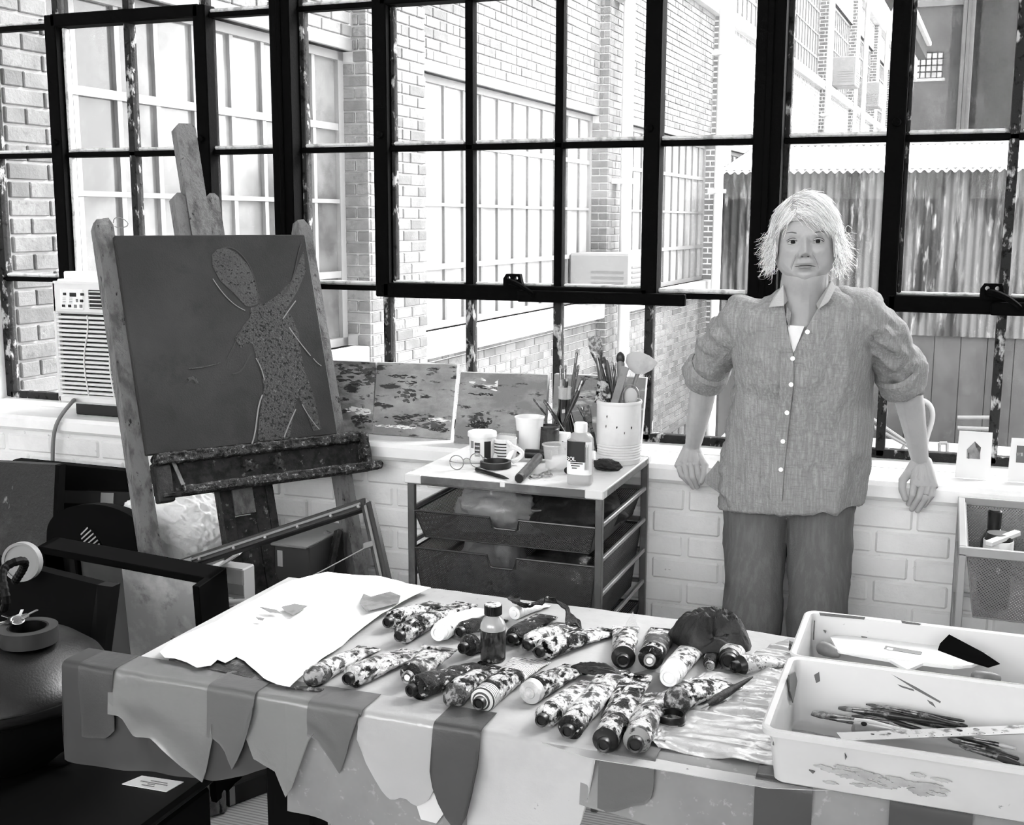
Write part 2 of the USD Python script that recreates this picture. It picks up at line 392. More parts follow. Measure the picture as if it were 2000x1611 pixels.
HD = math.radians(2.3)
DS = np.array([math.sin(HD), math.cos(HD), 0]); DN = np.array([math.cos(HD), -math.sin(HD), 0]); WO = np.array([-3.42, .10, 0])
WT = frame4(DS, DN*-1, np.array([0, 0, 1.]), WO)        # local x = along the wing, y = into the wall, z up
def W(m):
    m.apply_transform(WT); return m
def wpix(x, y, n=0.0):
    """(s, z) on the wing's plane n in front of its piers that a pixel shows"""
    P = atp(x, y, WO+DN*n, DN)-WO
    return float(P @ DS), float(P[2])
NA, NW = -.10, -.185          # wall of the bays, plane of the windows
PER, PW, FLH = 4.6, .76, 3.55
S1 = wpix(720, 300)[0]
wing = thing('brick_wing', 'long bright brick factory wing with tall multi-pane windows and piers beyond the yard', 'building', WO)
piers = [S1+PER*j for j in range(0, 8)]
HEAD, SILL = 2.53, .78
bays = [(.22, S1)]+[(piers[j]+PW, piers[j+1]) for j in range(7)]
SEND = piers[-1]+PW
floors = (-1, 0, 1)
zlo, zhi = -3.6, 6.75
# backing walls with window openings (mortar colour up close, brick pattern far away)
for bi, (a, b) in enumerate(bays):
    near = bi <= 2
    mm = 'mortar' if near else 'far_brick_y'
    bands = [(zlo, SILL-FLH)]+[(HEAD+FLH*k, SILL+FLH*(k+1)) for k in (-1, 0)]+[(HEAD+FLH, zhi)]
    for z0, z1 in bands:
        part(wing, 'wall_panel', W(box((a-.02, -NA+.012 if near else -NA, z0), (b+.02, .5, z1))), mm)
    for k in floors:
        zs, zh = SILL+FLH*k, HEAD+FLH*k
        if a < .5 and k != 0 and False: continue
        part(wing, 'sill', W(box((a-.02, -NA-.09, zs-.17), (b, .3, zs), .01)), 'ext_stone')
        part(wing, 'lintel', W(box((a-.02, -NA-.004, zh), (b, .3, zh+.07), .004)), 'ext_frame_dark')
        wn = part(wing, 'window', W(cat_(box((a-.02, -NW-.02, zs), (a+.03, -NW+.05, zh)), box((b-.06, -NW-.02, zs), (b, -NW+.05, zh)), box((a, -NW-.02, zh-.05), (b, -NW+.05, zh)), box((a, -NW-.02, zs), (b, -NW+.05, zs+.05)))), 'ext_frame')
        npn = 4; dz = (zh-zs)/npn
        ncol = max(4, int(round((b-a)/.31))) if bi else 8
        xs = np.linspace(a, b, ncol+1)
        if bi == 0 and k == 0:
            xs = np.array([a]+[wpix(px, 300, NW)[0] for px in (150, 235, 310, 383, 455, 515, 612)]+[b])
        for i, x in enumerate(xs[1:-1]):
            part(wn, 'muntin', W(box((x-.016, -NW-.012, zs), (x+.016, -NW+.03, zh))), 'ext_frame' if bi == 0 else 'ext_frame_dark')
        for q in range(1, npn):
            th = .02 if (bi == 0 and q % 2 == 1) or (bi and q in (1, 3)) else .012
            part(wn, 'crossbar', W(box((a, -NW-.016, zs+dz*q-th), (b, -NW+.03, zs+dz*q+th))), 'ext_frame')
        for q in range(npn):
            if bi < 3 and k == 0:
                for i in range(len(xs)-1):
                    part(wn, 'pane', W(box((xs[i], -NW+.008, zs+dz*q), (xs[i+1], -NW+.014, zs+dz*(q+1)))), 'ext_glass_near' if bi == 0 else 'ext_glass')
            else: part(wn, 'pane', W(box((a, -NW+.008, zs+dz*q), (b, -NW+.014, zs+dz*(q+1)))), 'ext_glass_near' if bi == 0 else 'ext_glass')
for j, s in enumerate(piers):
    part(wing, 'pier', W(box((s+.012 if j < 2 else s, .012 if j < 2 else 0, zlo), (s+PW, .5, zhi))), 'mortar' if j < 2 else 'far_brick_y')
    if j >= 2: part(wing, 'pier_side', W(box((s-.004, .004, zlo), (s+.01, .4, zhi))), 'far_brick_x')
part(wing, 'wall_panel', W(box((-.2, .012, zlo), (.21, .5, zhi))), 'mortar')
# bricks one by one where they can be told apart
cand = []
def bricks(s0, s1, z0, z1, n, side=None):
    """side None: bricks of a wall face at depth n; else a face looking back along the wing at s=side, from depth n to s1"""
    r = random.Random(int(1000*(s0+n+7))); k0 = int(math.floor(z0/CH)); k1 = int(math.ceil(z1/CH))
    for k in range(k0, k1):
        za, zb = max(z0, k*CH), min(z1, (k+1)*CH)
        if zb-za < .025: continue
        x = s0-(.105 if k % 2 else 0)
        while x < s1:
            L = .21; a, b = max(x, s0), min(x+L, s1)
            if r.random() < .12 and b-a > .2 and side is None: b2 = [(a, a+.1), (a+.105, b)]
            else: b2 = [(a, b)]
            for a_, b_ in b2:
                if b_-a_ > .03:
                    o = r.uniform(0, .006)
                    if side is None: m = box((a_+.005, -n-o, za+.005), (b_-.005, -n+.03, zb-.005), .004); c = ((a_+b_)/2, -n)
                    else: m = box((side-o, a_+.005, za+.005), (side+.03, b_-.005, zb-.005), .004); c = (side, (a_+b_)/2)
                    P = WO+DS*c[0]-DN*c[1]; P[2] += (za+zb)/2; v = P-CAM; d = v@FWD
                    px, py = 1000+FPX*(v@RT)/d, 805.5-FPX*(v@UP)/d
                    cand.append((d if (-20 < px < 1500 and -20 < py < 900) else 1e3+d, m, r.choice(('ext_brick', 'ext_brick', 'ext_brick_b', 'ext_brick_c')), ))
            x += L
def flank(s, z0, z1):
    r = random.Random(int(s*10)); k0 = int(round(z0/CH)); k1 = int(round(z1/CH))
    for k in range(k0, k1):
        za, zb = k*CH, (k+1)*CH; d1 = -NW if SILL < za and zb < HEAD else -NA
        for a_, b_ in ([(.004, d1)] if k % 2 else [(.004, .088), (.096, d1)] if d1 > .12 else [(.004, .06), (.066, d1)]):
            m = box((s-r.uniform(0, .004), a_, za+.006), (s+.05, b_-.002, zb-.006), .004); P = WO+DS*s-DN*a_; P[2] += za; d = (P-CAM)@FWD
            cand.append((d if d < 8.5 else 1e3+d, m, r.choice(('ext_brick', 'ext_brick_c'))))
bricks(-.05, .2, .2, 3.2, 0.0)
bricks(.2, S1, HEAD+.07, 3.1, NA)
bricks(.2, S1, 0.0, SILL-.17, NA)
for j in (0, 1):
    s = piers[j]
    bricks(s+.012, s+PW, -1.2, 3.8, 0.0)
    flank(s, -1.2, 3.8)
    a, b = bays[j+1]
    bricks(a, b, HEAD+.07, 4.2, NA); bricks(a, b, -1.0, SILL-.17, NA)
cand.sort(key=lambda c: c[0])
for d, m, mm in cand[:296]:
    part(wing, 'brick', W(m), mm)
for mm in ('ext_brick', 'ext_brick_b', 'ext_brick_c'):
    part(wing, 'brick_field', W(cat_([c[1] for c in cand[296:] if c[2] == mm])), mm, kind='stuff')
part(wing, 'cornice', W(box((-.2, -.05, zhi), (SEND+8, .5, zhi+.75), .01)), 'ext_stone')
part(wing, 'eave', W(box((-.2, -.35, zhi+.75), (SEND+8, .5, zhi+1.2), .01)), 'tall_brick')
part(wing, 'gutter', W(box((-.2, -.5, zhi+1.2), (SEND+8, .2, zhi+1.36), .03)), 'ext_stone')
part(wing, 'wall_panel', W(box((SEND, .1, zlo), (SEND+8, .5, zhi))), 'far_brick_y')
# downpipes
def downpipe(s, top, r=.06):
    P = [(s, -.12, -3.5), (s, -.12, top-1.2), (s+.05, -.16, top-.7), (s+.25, -.42, top)]
    return W(tube([np.array(P[0])+(np.array(P[1])-P[0])*t for t in (0, .5, 1)]+[np.array(q) for q in P[2:]], r, 10))
for s, top in ((wpix(1193, 400)[0]+.1, 7.6), (wpix(1380, 300)[0]+.2, 7.6), (piers[4]-.4, 7.8), (piers[5]+.9, 7.8), (piers[6]+1.2, 7.8)):
    dp = part(wing, 'downpipe', downpipe(s, top), 'ext_pipe', 40)
    for z in (-.5, 1.9, 3.6): part(dp, 'bracket', W(box((s-.085, -.2, z), (s+.085, 0, z+.05))), 'ext_pipe')
# room air conditioners hanging in two far windows
def ext_ac(s, z, w=.62, h=.42, name='window_unit', lab=''):
    t = thing(name, lab, 'air conditioner', WO+DS*s)
    part(t, 'cabinet', W(box((s-w/2, -.42, z), (s+w/2, .17, z+h), .02)), 'ext_frame')
    for k in range(7):
        part(t, 'louver', W(box((s-w/2+.05, -.428, z+.06+k*.045), (s+w/2-.05, -.418, z+.075+k*.045))), 'ext_frame_dark')
    for k in range(5): part(t, 'side_slot', W(box((s-w/2-.004, -.36, z+.08+k*.05), (s-w/2+.01, -.05, z+.1+k*.05))), 'ext_frame_dark')
sx, zx = wpix(1225, 545, .3)
ext_ac(sx, SILL+.01, .62, .46, 'window_unit', 'pale boxy air conditioner jutting from the barred wing window left of the wide steel stile')
ext_ac(piers[4]+PW+.9, SILL+FLH+.02, .7, .6, 'window_unit', 'air conditioner box on an upper wing window near the first slanted downpipe')
ext_ac(piers[5]+PW+1.2, SILL+FLH+.02, .7, .6, 'window_unit', 'air conditioner box on an upper wing window farthest along the facade')

# ------------------------------------------------------------------ yard, corrugated shed, tall building
struct('ground', box((-60, .3, -4.2), (60, 160, -3.9)), 'yard')
shed = thing('corrugated_shed', 'grey corrugated iron shed with rust mottling and a sloped roof across the yard', 'shed', (0, 12, -3.9))
def corr(x0, x1, per, amp, f, n=8):
    k = int((x1-x0)/per*n); xs = np.linspace(x0, x1, k); o = amp*np.sin(2*np.pi*xs/per)
    return xs, o
xa, xb = at(1410, 337, 1, 12)[0], 6.0
ze, zm = at(1600, 333, 1, 12)[2], at(1800, 655, 1, 12)[2]
xs, o = corr(xa, xb, .1, .018, None)
part(shed, 'front_cladding', sheet([[(x, 12+q, z) for x, q in zip(xs, o)] for z in (zm, (zm+ze)/2, ze)], .004), 'corr_rust', 50)
part(shed, 'side_cladding', box((xa, 12.03, -3.9), (xa+.05, 16.5, ze)), 'panel_metal')
part(shed, 'fascia', box((xa, 12.02, ze-.16), (xb, 12.06, ze+.02)), 'ext_frame_dark')
zr = at(1600, 284, 1, 15)[2]
part(shed, 'roof', sheet([[(x, y, z+q) for x, q in zip(xs, o)] for y, z in ((11.75, ze-.03), (13.4, (ze+zr)/2), (15, zr))], .006), 'corr_roof', 50)
part(shed, 'ridge_cap', box((xa-.05, 14.9, zr-.02), (xb, 15.15, zr+.06), .02), 'corr_roof')
for k in range(26):
    x = -2.0+k*.31
    part(shed, 'lower_panel', box((x+.004, 12.05, -3.9), (x+.306, 12.09, zm+.02), .004), 'panel_metal')
part(shed, 'rear_wall', box((xa, 16.4, -3.9), (xb, 16.5, zr-.3)), 'panel_metal')
tall = thing('tall_building', 'tall dark brick block with a gridded window rising behind the corrugated shed', 'building', (5, 48, -3.9))
YT = 48.0
a0, a1 = at(1640, 150, 1, YT)[0]-6, at(1897, 150, 1, YT)[0]
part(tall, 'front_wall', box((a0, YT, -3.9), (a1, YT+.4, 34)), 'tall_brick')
part(tall, 'added_sky_slab', hull([(x, y, z) for z in (-3.9, 34) for x, y in ((a1, YT+.02), (a1, YT+.6), (a1+9, YT+14), (a1+9.5, YT+13))]), 'tall_dark')  # added slab: the darkened sky beside the corner put in as a wall
wx0, wz1 = at(1788, 104, 1, YT)[0], at(1788, 104, 1, YT)[2]; wx1, wz0 = at(1840, 150, 1, YT)[0], at(1840, 152, 1, YT)[2]
wn = part(tall, 'window', box((wx0-.1, YT-.06, wz0-.12), (wx1+.1, YT+.02, wz0)), 'ext_frame_dark')
part(wn, 'pane', box((wx0, YT-.02, wz0), (wx1, YT+.02, wz1)), 'ext_glass_near')
for q in np.linspace(wx0, wx1, 6): part(wn, 'muntin', box((q-.025, YT-.05, wz0), (q+.025, YT+.0, wz1)), 'tall_dark')
for q in np.linspace(wz0, wz1, 5): part(wn, 'crossbar', box((wx0, YT-.05, q-.025), (wx1, YT, q+.025)), 'tall_dark')
for px in (1878, 1886, 1893):
    x = at(px, 150, 1, YT)[0]; part(tall, 'drainpipe', tube([(x, YT-.15, -3.9), (x, YT-.15, 34)], .09, 8), 'panel_metal', 40)
part(tall, 'string_course', box((a0, YT-.12, at(1700, 20, 1, YT)[2]), (a1, YT, at(1700, 20, 1, YT)[2]+.3)), 'panel_metal')
# low flat roof in the yard with a vent pipe and a frame of thin pipes
roof = solo('flat_roof', box((-2.6, 6.2, -1.5), (5, 11.5, -1.12), .02), 'yard', 'pale flat roof of a low yard outbuilding seen below the shed panels', 'roof')
y = 8.0
vp = solo('vent_pipe', tube(spline([at(1810, 880, 1, y), at(1818, 830, 1, y), at(1820, 800, 1, y), at(1812, 787, 1, y), at(1790, 782, 1, y), at(1780, 800, 1, y)], 26), .024, 12), 'ext_frame_dark', 'light gooseneck vent pipe rising behind the woman\'s forearm on the window side', 'pipe', smooth=True)
rl = thing('pipe_railing', 'thin metal pipe frame with diagonal braces on the low roof', 'railing', at(1790, 860, 1, 7))
for q in (((1700, 830), (1790, 880)), ((1700, 815), (1780, 870)), ((1760, 880), (1790, 830)), ((1835, 865), (1850, 865)), ((1835, 865), (1835, 888)), ((1850, 865), (1850, 888)), ((1870, 815), (1940, 815)), ((1870, 835), (1945, 838))):
    part(rl, 'rail', tube([at(*q[0], 1, 8.5), at(*q[1], 1, 8.5)], .018, 6), 'ext_frame_dark', 40)
# ------------------------------------------------------------------ air conditioner in the first window
mat('ac_white', 214, .45)
mat('ac_dark', 22, .5)
mat('ac_grey', 120, .5)
def ac_unit():
    Y = -.22
    tl, bl = at(111, 549, 1, Y), at(113, 786, 1, Y)
    x0, x1, z0, z1 = bl[0], -2.5, bl[2], tl[2]
    t = thing('window_air_conditioner', 'white window air conditioner with slatted front grille left of the easel', 'air conditioner', (x0, Y, z0))
    zm = at(112, 612, 1, Y)[2]
    part(t, 'cabinet', box((x0, Y+.03, z0+.02), (x1, .22, z1-.005), .012), 'ac_white')
    fr = part(t, 'front_panel', cat_(box((x0, Y, z0), (x1, Y+.035, z0+.032), .008), box((x0, Y, zm), (x1, Y+.035, z1), .008), box((x0, Y, z0), (x0+.02, Y+.035, z1), .006), box((x1-.02, Y, z0), (x1, Y+.035, z1), .006)), 'ac_white')
    part(t, 'filter', box((x0+.015, Y+.02, z0+.02), (x1-.015, Y+.034, zm+.01)), 'ac_dark')
    n = 18; gz0, gz1 = z0+.034, zm-.004
    for k in range(n):
        z = gz0+(k+.5)*(gz1-gz0)/n
        part(t, 'slat', box((x0+.012, Y+.001, z-.0055), (x1-.015, Y+.018, z+.004), .002), 'ac_white')
    for px in (172, 222):
        xx = at(px, 700, 1, Y)[0]
        part(t, 'grille_rib', tube(spline([(xx+.006, Y-.001, gz1), (xx+.004, Y-.001, gz1-.06), (xx-.016, Y-.001, (gz0+gz1)/2), (xx-.014, Y-.001, gz0+.06), (xx-.006, Y-.001, gz0)], 16), .0028, 6), 'ac_white')
    a, b = at(117, 564, 1, Y), at(165, 606, 1, Y)
    cp = part(t, 'control_panel', box((a[0], Y-.004, b[2]), (b[0], Y+.01, a[2]), .003), 'sill_paint')
    def key(px, py, w, h, m='ac_dark'):
        q = at(px, py, 1, Y-.005); part(cp, 'button' if m != 'glassy' else 'display', box((q[0]-w/2, Y-.0065, q[2]-h/2), (q[0]+w/2, Y-.002, q[2]+h/2), .001), 'ac_dark' if m == 'glassy' else m)
    key(142, 575.5, .028, .014, 'glassy')
    for px, py in ((126, 574), (160, 575), (159, 587.5), (124, 597), (136, 597.5)): key(px, py, .013, .009)
    key(150, 587, .009, .011, 'ac_grey'); key(147, 598, .012, .011, 'ac_grey'); key(158, 598, .012, .011, 'ac_grey')
    for k in range(4):
        for px, w in ((125, .014), (138, .014)):
            q = at(px, 582+k*3.2, 1, Y-.005); part(cp, 'print_line', box((q[0]-w/2, Y-.0045, q[2]-.0007), (q[0]+w/2, Y-.003, q[2]+.0007)), 'ac_grey')
    a, b = at(172, 566, 1, Y), at(250, 606, 1, Y)
    ov = part(t, 'air_outlet', box((a[0], Y-.003, b[2]), (x1-.03, Y+.004, a[2]), .003), 'ac_dark')
    for k in range(5):
        z = b[2]+.006+(k)*(a[2]-b[2]-.012)/4
        part(ov, 'vane', box((a[0]+.004, Y-.008, z-.0018), (x1-.035, Y-.002, z+.0018)), 'ac_white')
    for px in (175, 205):
        q = at(px, 580, 1, Y); part(ov, 'vane_post', box((q[0]-.002, Y-.009, b[2]+.003), (q[0]+.002, Y-.002, a[2]-.003)), 'ac_white')
    part(t, 'base_rail', box((x0+.06, Y+.02, SZ), (x1, -.06, z0+.022), .004), 'ac_dark')
    return t
ac_unit()
cd = spline([at(139, 785, 1, -.2), at(128, 800, 1, -.30), at(112, 825, 1, -.315), at(104, 860, 1, -.315), at(103, 910, 1, -.32), at(104, 990, 1, -.32)], 30)
solo('power_cord', tube(cd, .0068, 8), 'ac_grey', 'grey power cord looping down the white brick from the air conditioner', 'cord', smooth=True)

# ------------------------------------------------------------------ easel and the canvas on it
mat('easel_wood', 110, .7, spec=.2, spots=(80, 26, .48, .62, (1, 1, .4)), spots2=(30, 60, .62, .68, (1, 1, .4)), bump=(60, .5))
mat('easel_dark', 46, .65, spec=.2, spots=(24, 26, .45, .6), spots2=(104, 50, .62, .68), bump=(60, .5))
mat('paint_crust', 52, .6, spec=.2, spots=(150, 90, .55, .68), spots2=(12, 60, .48, .6), bump=(150, 1.0))
mat('canvas_ground', 48, .7, spec=.1, spots=(59, 3.5, .4, .7), spots2=(41, 7, .55, .75), bump=(200, .15))
mat('figure_paint', 60, .65, spec=.15, spots=(70, 9, .4, .65), spots2=(24, 90, .58, .62, (1, 1, 1.6)), bump=(160, .5))
mat('figure_dark', 62, .65, spec=.15, spots=(20, 100, .54, .585, (1.6, 1, 1)), spots2=(84, 60, .62, .66), bump=(160, .6))
mat('scrape_light', 118, .6); mat('scrape_dark', 44, .6)
mat('canvas_edge', 120, .7)
EC = at(430, 680, 1, -.6); EPH, ETI = math.radians(55.77), math.radians(18.14)
Ee = np.array([math.cos(EPH), math.sin(EPH), 0]); En = np.array([math.sin(EPH), -math.cos(EPH), 0])
Ev = math.cos(ETI)*np.array([0, 0, 1.])-math.sin(ETI)*En; EN = np.cross(Ee, Ev)
ET = frame4(Ee, Ev, EN, EC)
def E(m): m = tm(m); m.apply_transform(ET); return m
def el(x, y, c=0.0):
    P = atp(x, y, EC+EN*c, EN)-EC; return float(P@Ee), float(P@Ev)
def rough_box(lo, hi, amp=.004, s=60, res=.008, seed=1):
    m = box(lo, hi, .004); m = m.subdivide_to_size(res*2.5); m.merge_vertices()
    n = m.vertex_normals; m.vertices = m.vertices+n*(nz(m.vertices, s, seed, 3)[:, None]*2*amp); return m
ez = thing('studio_easel', 'paint-crusted wooden studio easel with tall mast in front of the window wall', 'easel', (EC+Ev*-1.22)*np.array([1, 1, 0]))
bflo = -1.215
part(ez, 'side_post', E(hull([(a, b, c) for a in (-.312, -.262) for c in (-.06, -.002) for b in (bflo, .385)]+[(-.305, .405, -.05), (-.27, .41, -.05), (-.305, .405, -.012), (-.27, .41, -.012)])), 'easel_wood')
part(ez, 'side_post', E(hull([(a, b, c) for a in (.322, .366) for c in (-.06, -.002) for b in (bflo, .375)]+[(.328, .405, -.05), (.35, .408, -.05), (.328, .405, -.012), (.35, .408, -.012)])), 'easel_wood')
def strip(a0, a1, b0, b1, c0, c1):
    w = a1-a0; return E(prism(sg.Polygon([(a0, b0), (a1, b0), (a1, b1-.012), (a1-.012, b1), (a0+.012, b1), (a0, b1-.012)]), c1-c0, frame4((1, 0, 0), (0, 1, 0), (0, 0, 1), (0, 0, c0))))
part(ez, 'mast', strip(-.012, .052, -.5, .728, -.092, -.05), 'easel_wood')
part(ez, 'mast_board', strip(-.05, -.014, -.30, .505, -.10, -.055), 'easel_wood')
part(ez, 'mast_board', strip(.054, .094, -.30, .505, -.10, -.055), 'easel_wood')
part(ez, 'mast_foot', strip(-.05, -.014, bflo, -.303, -.10, -.055), 'easel_dark')
part(ez, 'mast_foot', strip(.054, .094, bflo, -.303, -.10, -.055), 'easel_dark')
part(ez, 'mast_foot', strip(-.012, .052, bflo, -.505, -.096, -.058), 'easel_dark')
part(ez, 'mast_foot', strip(.096, .12, bflo, -.36, -.10, -.055), 'easel_dark')
part(ez, 'back_plate', strip(-.06, .13, -.36, .30, -.055, -.004), 'easel_dark')
for b in (-.22, .2, -1.05):
    part(ez, 'cross_rail', E(box((-.31, b-.03, -.058), (.366, b+.03, -.03), .004)), 'easel_dark')
# tray: crusted top ledge, dark trough, lower lip, two star knobs
part(ez, 'ledge', E(rough_box((-.255, -.332, -.002), (.412, -.302, .045), .008, 70)), 'paint_crust', 60)
part(ez, 'tray_back', E(box((-.262, -.42, -.004), (.40, -.325, .012), .004)), 'easel_dark')
part(ez, 'tray_lip', E(rough_box((-.20, -.428, .03), (.44, -.402, .075), .006, 70, seed=3)), 'paint_crust', 60)
part(ez, 'tray_floor', E(box((-.25, -.428, .0), (.42, -.415, .05), .003)), 'easel_dark')
part(ez, 'tray_end', E(rough_box((.392, -.42, .0), (.415, -.31, .06), .003, 90, seed=5)), 'paint_crust', 60)
part(ez, 'tray_end', E(box((-.262, -.44, .0), (-.215, -.335, .04), .004)), 'easel_dark')
for px, py in ((483, 909), (541, 905)):
    a, b = el(px, py, .015)
    ang = np.linspace(0, 2*np.pi, 60)[:-1]; rr = .016+.004*np.cos(6*ang)
    part(ez, 'star_knob', E(prism(sg.Polygon(np.c_[a+rr*np.cos(ang), b+rr*np.sin(ang)]), .022, frame4((1, 0, 0), (0, 1, 0), (0, 0, 1), (0, 0, .01)))), 'easel_dark')
    part(ez, 'bolt', E(lathe([(.001, 0), (.006, 0), (.006, .004), (.001, .005)], 10, (a, b, .032))), 'ac_dark')
# feet on the floor, under the posts
for a in (-.287, .344):
    p0 = EC+Ee*a+Ev*bflo; p0[2] = .034
    part(ez, 'foot', bar(p0-En*(.28 if a < 0 else .10), p0+En*.21, .062, .066, c=.006), 'easel_wood')
    part(ez, 'foot_block', bar(p0-En*.05, p0+En*.0, .05, .13, c=.004), 'easel_wood')
p0 = EC+Ee*-.287+Ev*bflo; p1 = EC+Ee*.344+Ev*bflo; p0[2] = p1[2] = .05
part(ez, 'spreader', bar(p0-En*.05, p1-En*.05, .05, .04, c=.004), 'easel_dark')
a1, b1 = el(660, 1035); a2, b2 = el(633, 1150)
part(ez, 'brace', E(bar((a1, b1, .004), (a2, b2, .02), .018, .03, (0, 0, 1), .004)), 'easel_dark')
part(ez, 'brace', E(bar((a1-.02, b1, -.02), (a2-.05, b2, -.05), .03, .014, (0, 0, 1), .004)), 'easel_wood')
q = EC+Ee*-.262+Ev*.39
part(ez, 'wire_loop', tube(spline([q, q+Ee*.03+Ev*.012, q+Ee*.042-Ev*.004, q+Ee*.02-Ev*.014, q+Ee*.002-Ev*.01], 16), .0015, 6), 'ac_grey')
a, b = el(336, 925)
part(ez, 'paint_stick', E(bar((a-.004, b+.04, .03), (a+.012, b-.04, .045), .010, .004, (0, 0, 1))), 'easel_wood')

cv = thing('painting_canvas', 'large dark canvas with a pale outlined speckled figure, on the tall easel', 'painting', EC+Ev*-.30)
part(cv, 'canvas', E(box((-.272, -.30, .0), (.326, .346, .022), .003)), 'canvas_ground')
part(cv, 'canvas_side', E(box((.3262, -.299, .001), (.3275, .345, .021))), 'canvas_edge')
def epoly(pts, smooth=True):
    L = np.array([el(*q, .022) for q in pts]); L[:, 0] = np.clip(L[:, 0], -.271, .325); L[:, 1] = np.clip(L[:, 1], -.299, .345)
    return sg.Polygon(L).buffer(.006).buffer(-.006)
def eflat(poly, m, name, c0=.0222, th=.0008): part(cv, name, E(prism(poly, th, frame4((1, 0, 0), (0, 1, 0), (0, 0, 1), (0, 0, c0)))), m)
head = epoly([(415, 520), (414, 498), (424, 487), (442, 484), (462, 494), (482, 515), (496, 540), (506, 575), (508, 592), (500, 600), (480, 598), (456, 572), (430, 548)])
torso = epoly([(490, 598), (508, 592), (528, 596), (556, 600), (572, 622), (583, 650), (588, 690), (592, 715), (612, 770), (628, 838), (612, 842), (600, 810), (583, 775), (574, 800), (566, 856), (503, 862), (507, 810), (515, 762), (512, 735), (500, 695), (492, 668), (470, 680), (458, 660), (476, 635), (488, 620)])
arm_r = epoly([(516, 594), (540, 578), (572, 545), (586, 505), (593, 490), (597, 530), (583, 565), (565, 595), (548, 618), (530, 620)])
arm_l = epoly([(490, 640), (470, 660), (450, 700), (440, 715), (380, 725), (365, 740), (390, 752), (440, 740), (470, 720), (492, 690), (505, 660)])
for nme, po, m in (('figure_head', head, 'figure_paint'), ('figure_body', torso, 'figure_dark'), ('figure_arm', arm_r, 'figure_paint'), ('figure_arm', arm_l, 'canvas_ground')):
    eflat(po, m, nme, .0222 if 'arm' not in nme else .0216)
def estroke(pts, w, m, name='scraped_line'):
    L = np.array([el(*q, .022) for q in pts]); sp = spline(np.c_[L, np.zeros(len(L))], 24)[:, :2]
    eflat(sg.LineString(sp).buffer(w), m, name, .0226, .0008)
estroke([(430, 487), (455, 485), (478, 505), (494, 535), (503, 570), (506, 592)], .0014, 'scrape_dark')
estroke([(416, 545), (432, 568), (455, 592), (478, 606)], .0012, 'scrape_light')
estroke([(508, 590), (518, 600), (535, 588), (560, 566), (574, 535), (588, 478)], .0014, 'scrape_dark')
estroke([(553, 622), (566, 603), (577, 588)], .0016, 'scrape_light')
estroke([(565, 640), (585, 668), (606, 694)], .0016, 'scrape_light')
estroke([(612, 700), (619, 708), (627, 714)], .0012, 'scrape_light')
estroke([(512, 772), (506, 790), (500, 830), (492, 866)], .0022, 'scrape_light')
estroke([(577, 800), (566, 825), (555, 853)], .0020, 'scrape_light')
estroke([(590, 790), (605, 815), (623, 838)], .0014, 'scrape_light')
estroke([(500, 700), (510, 720), (516, 742)], .0014, 'scrape_light')
estroke([(474, 640), (458, 672), (444, 700)], .0016, 'scrape_dark')
estroke([(492, 690), (482, 705), (472, 722), (455, 730)], .0020, 'scrape_dark')
estroke([(370, 720), (400, 716), (430, 708)], .0016, 'figure_paint')
estroke([(368, 742), (376, 738), (384, 746)], .005, 'figure_dark', 'paint_smear')

# ------------------------------------------------------------------ small paintings along the sill
mat('art_a', 96, .6, spots=(150, 7, .45, .6, (1, 1, 2)), spots2=(24, 16, .53, .6, (1, 1, 2.6)), bump=(90, .5))
mat('art_b', 122, .6, spots=(158, 5, .4, .6, (1, 1, 2)), spots2=(40, 11, .57, .63, (1, 1, 3.5)), bump=(90, .5))
mat('art_c', 130, .6, spots=(205, 9, .54, .66, (1, 1, 3)), spots2=(30, 10, .6, .65, (1, 1, 4)), bump=(90, .5))
mat('art_d', 122, .6, spots=(150, 6, .45, .6, (1, 1, 2)), spots2=(60, 14, .58, .64, (1, 1, 3)), bump=(90, .5))
mat('panel_edge', 150, .7, spec=.2); mat('art_black', 26, .5, spots=(60, 30, .55, .65), bump=(90, .6)); mat('art_smoke', 66, .6, spots=(44, 30, .5, .62)); mat('art_white', 222, .6, spots=(150, 26, .52, .62, (1, 1, 3)))
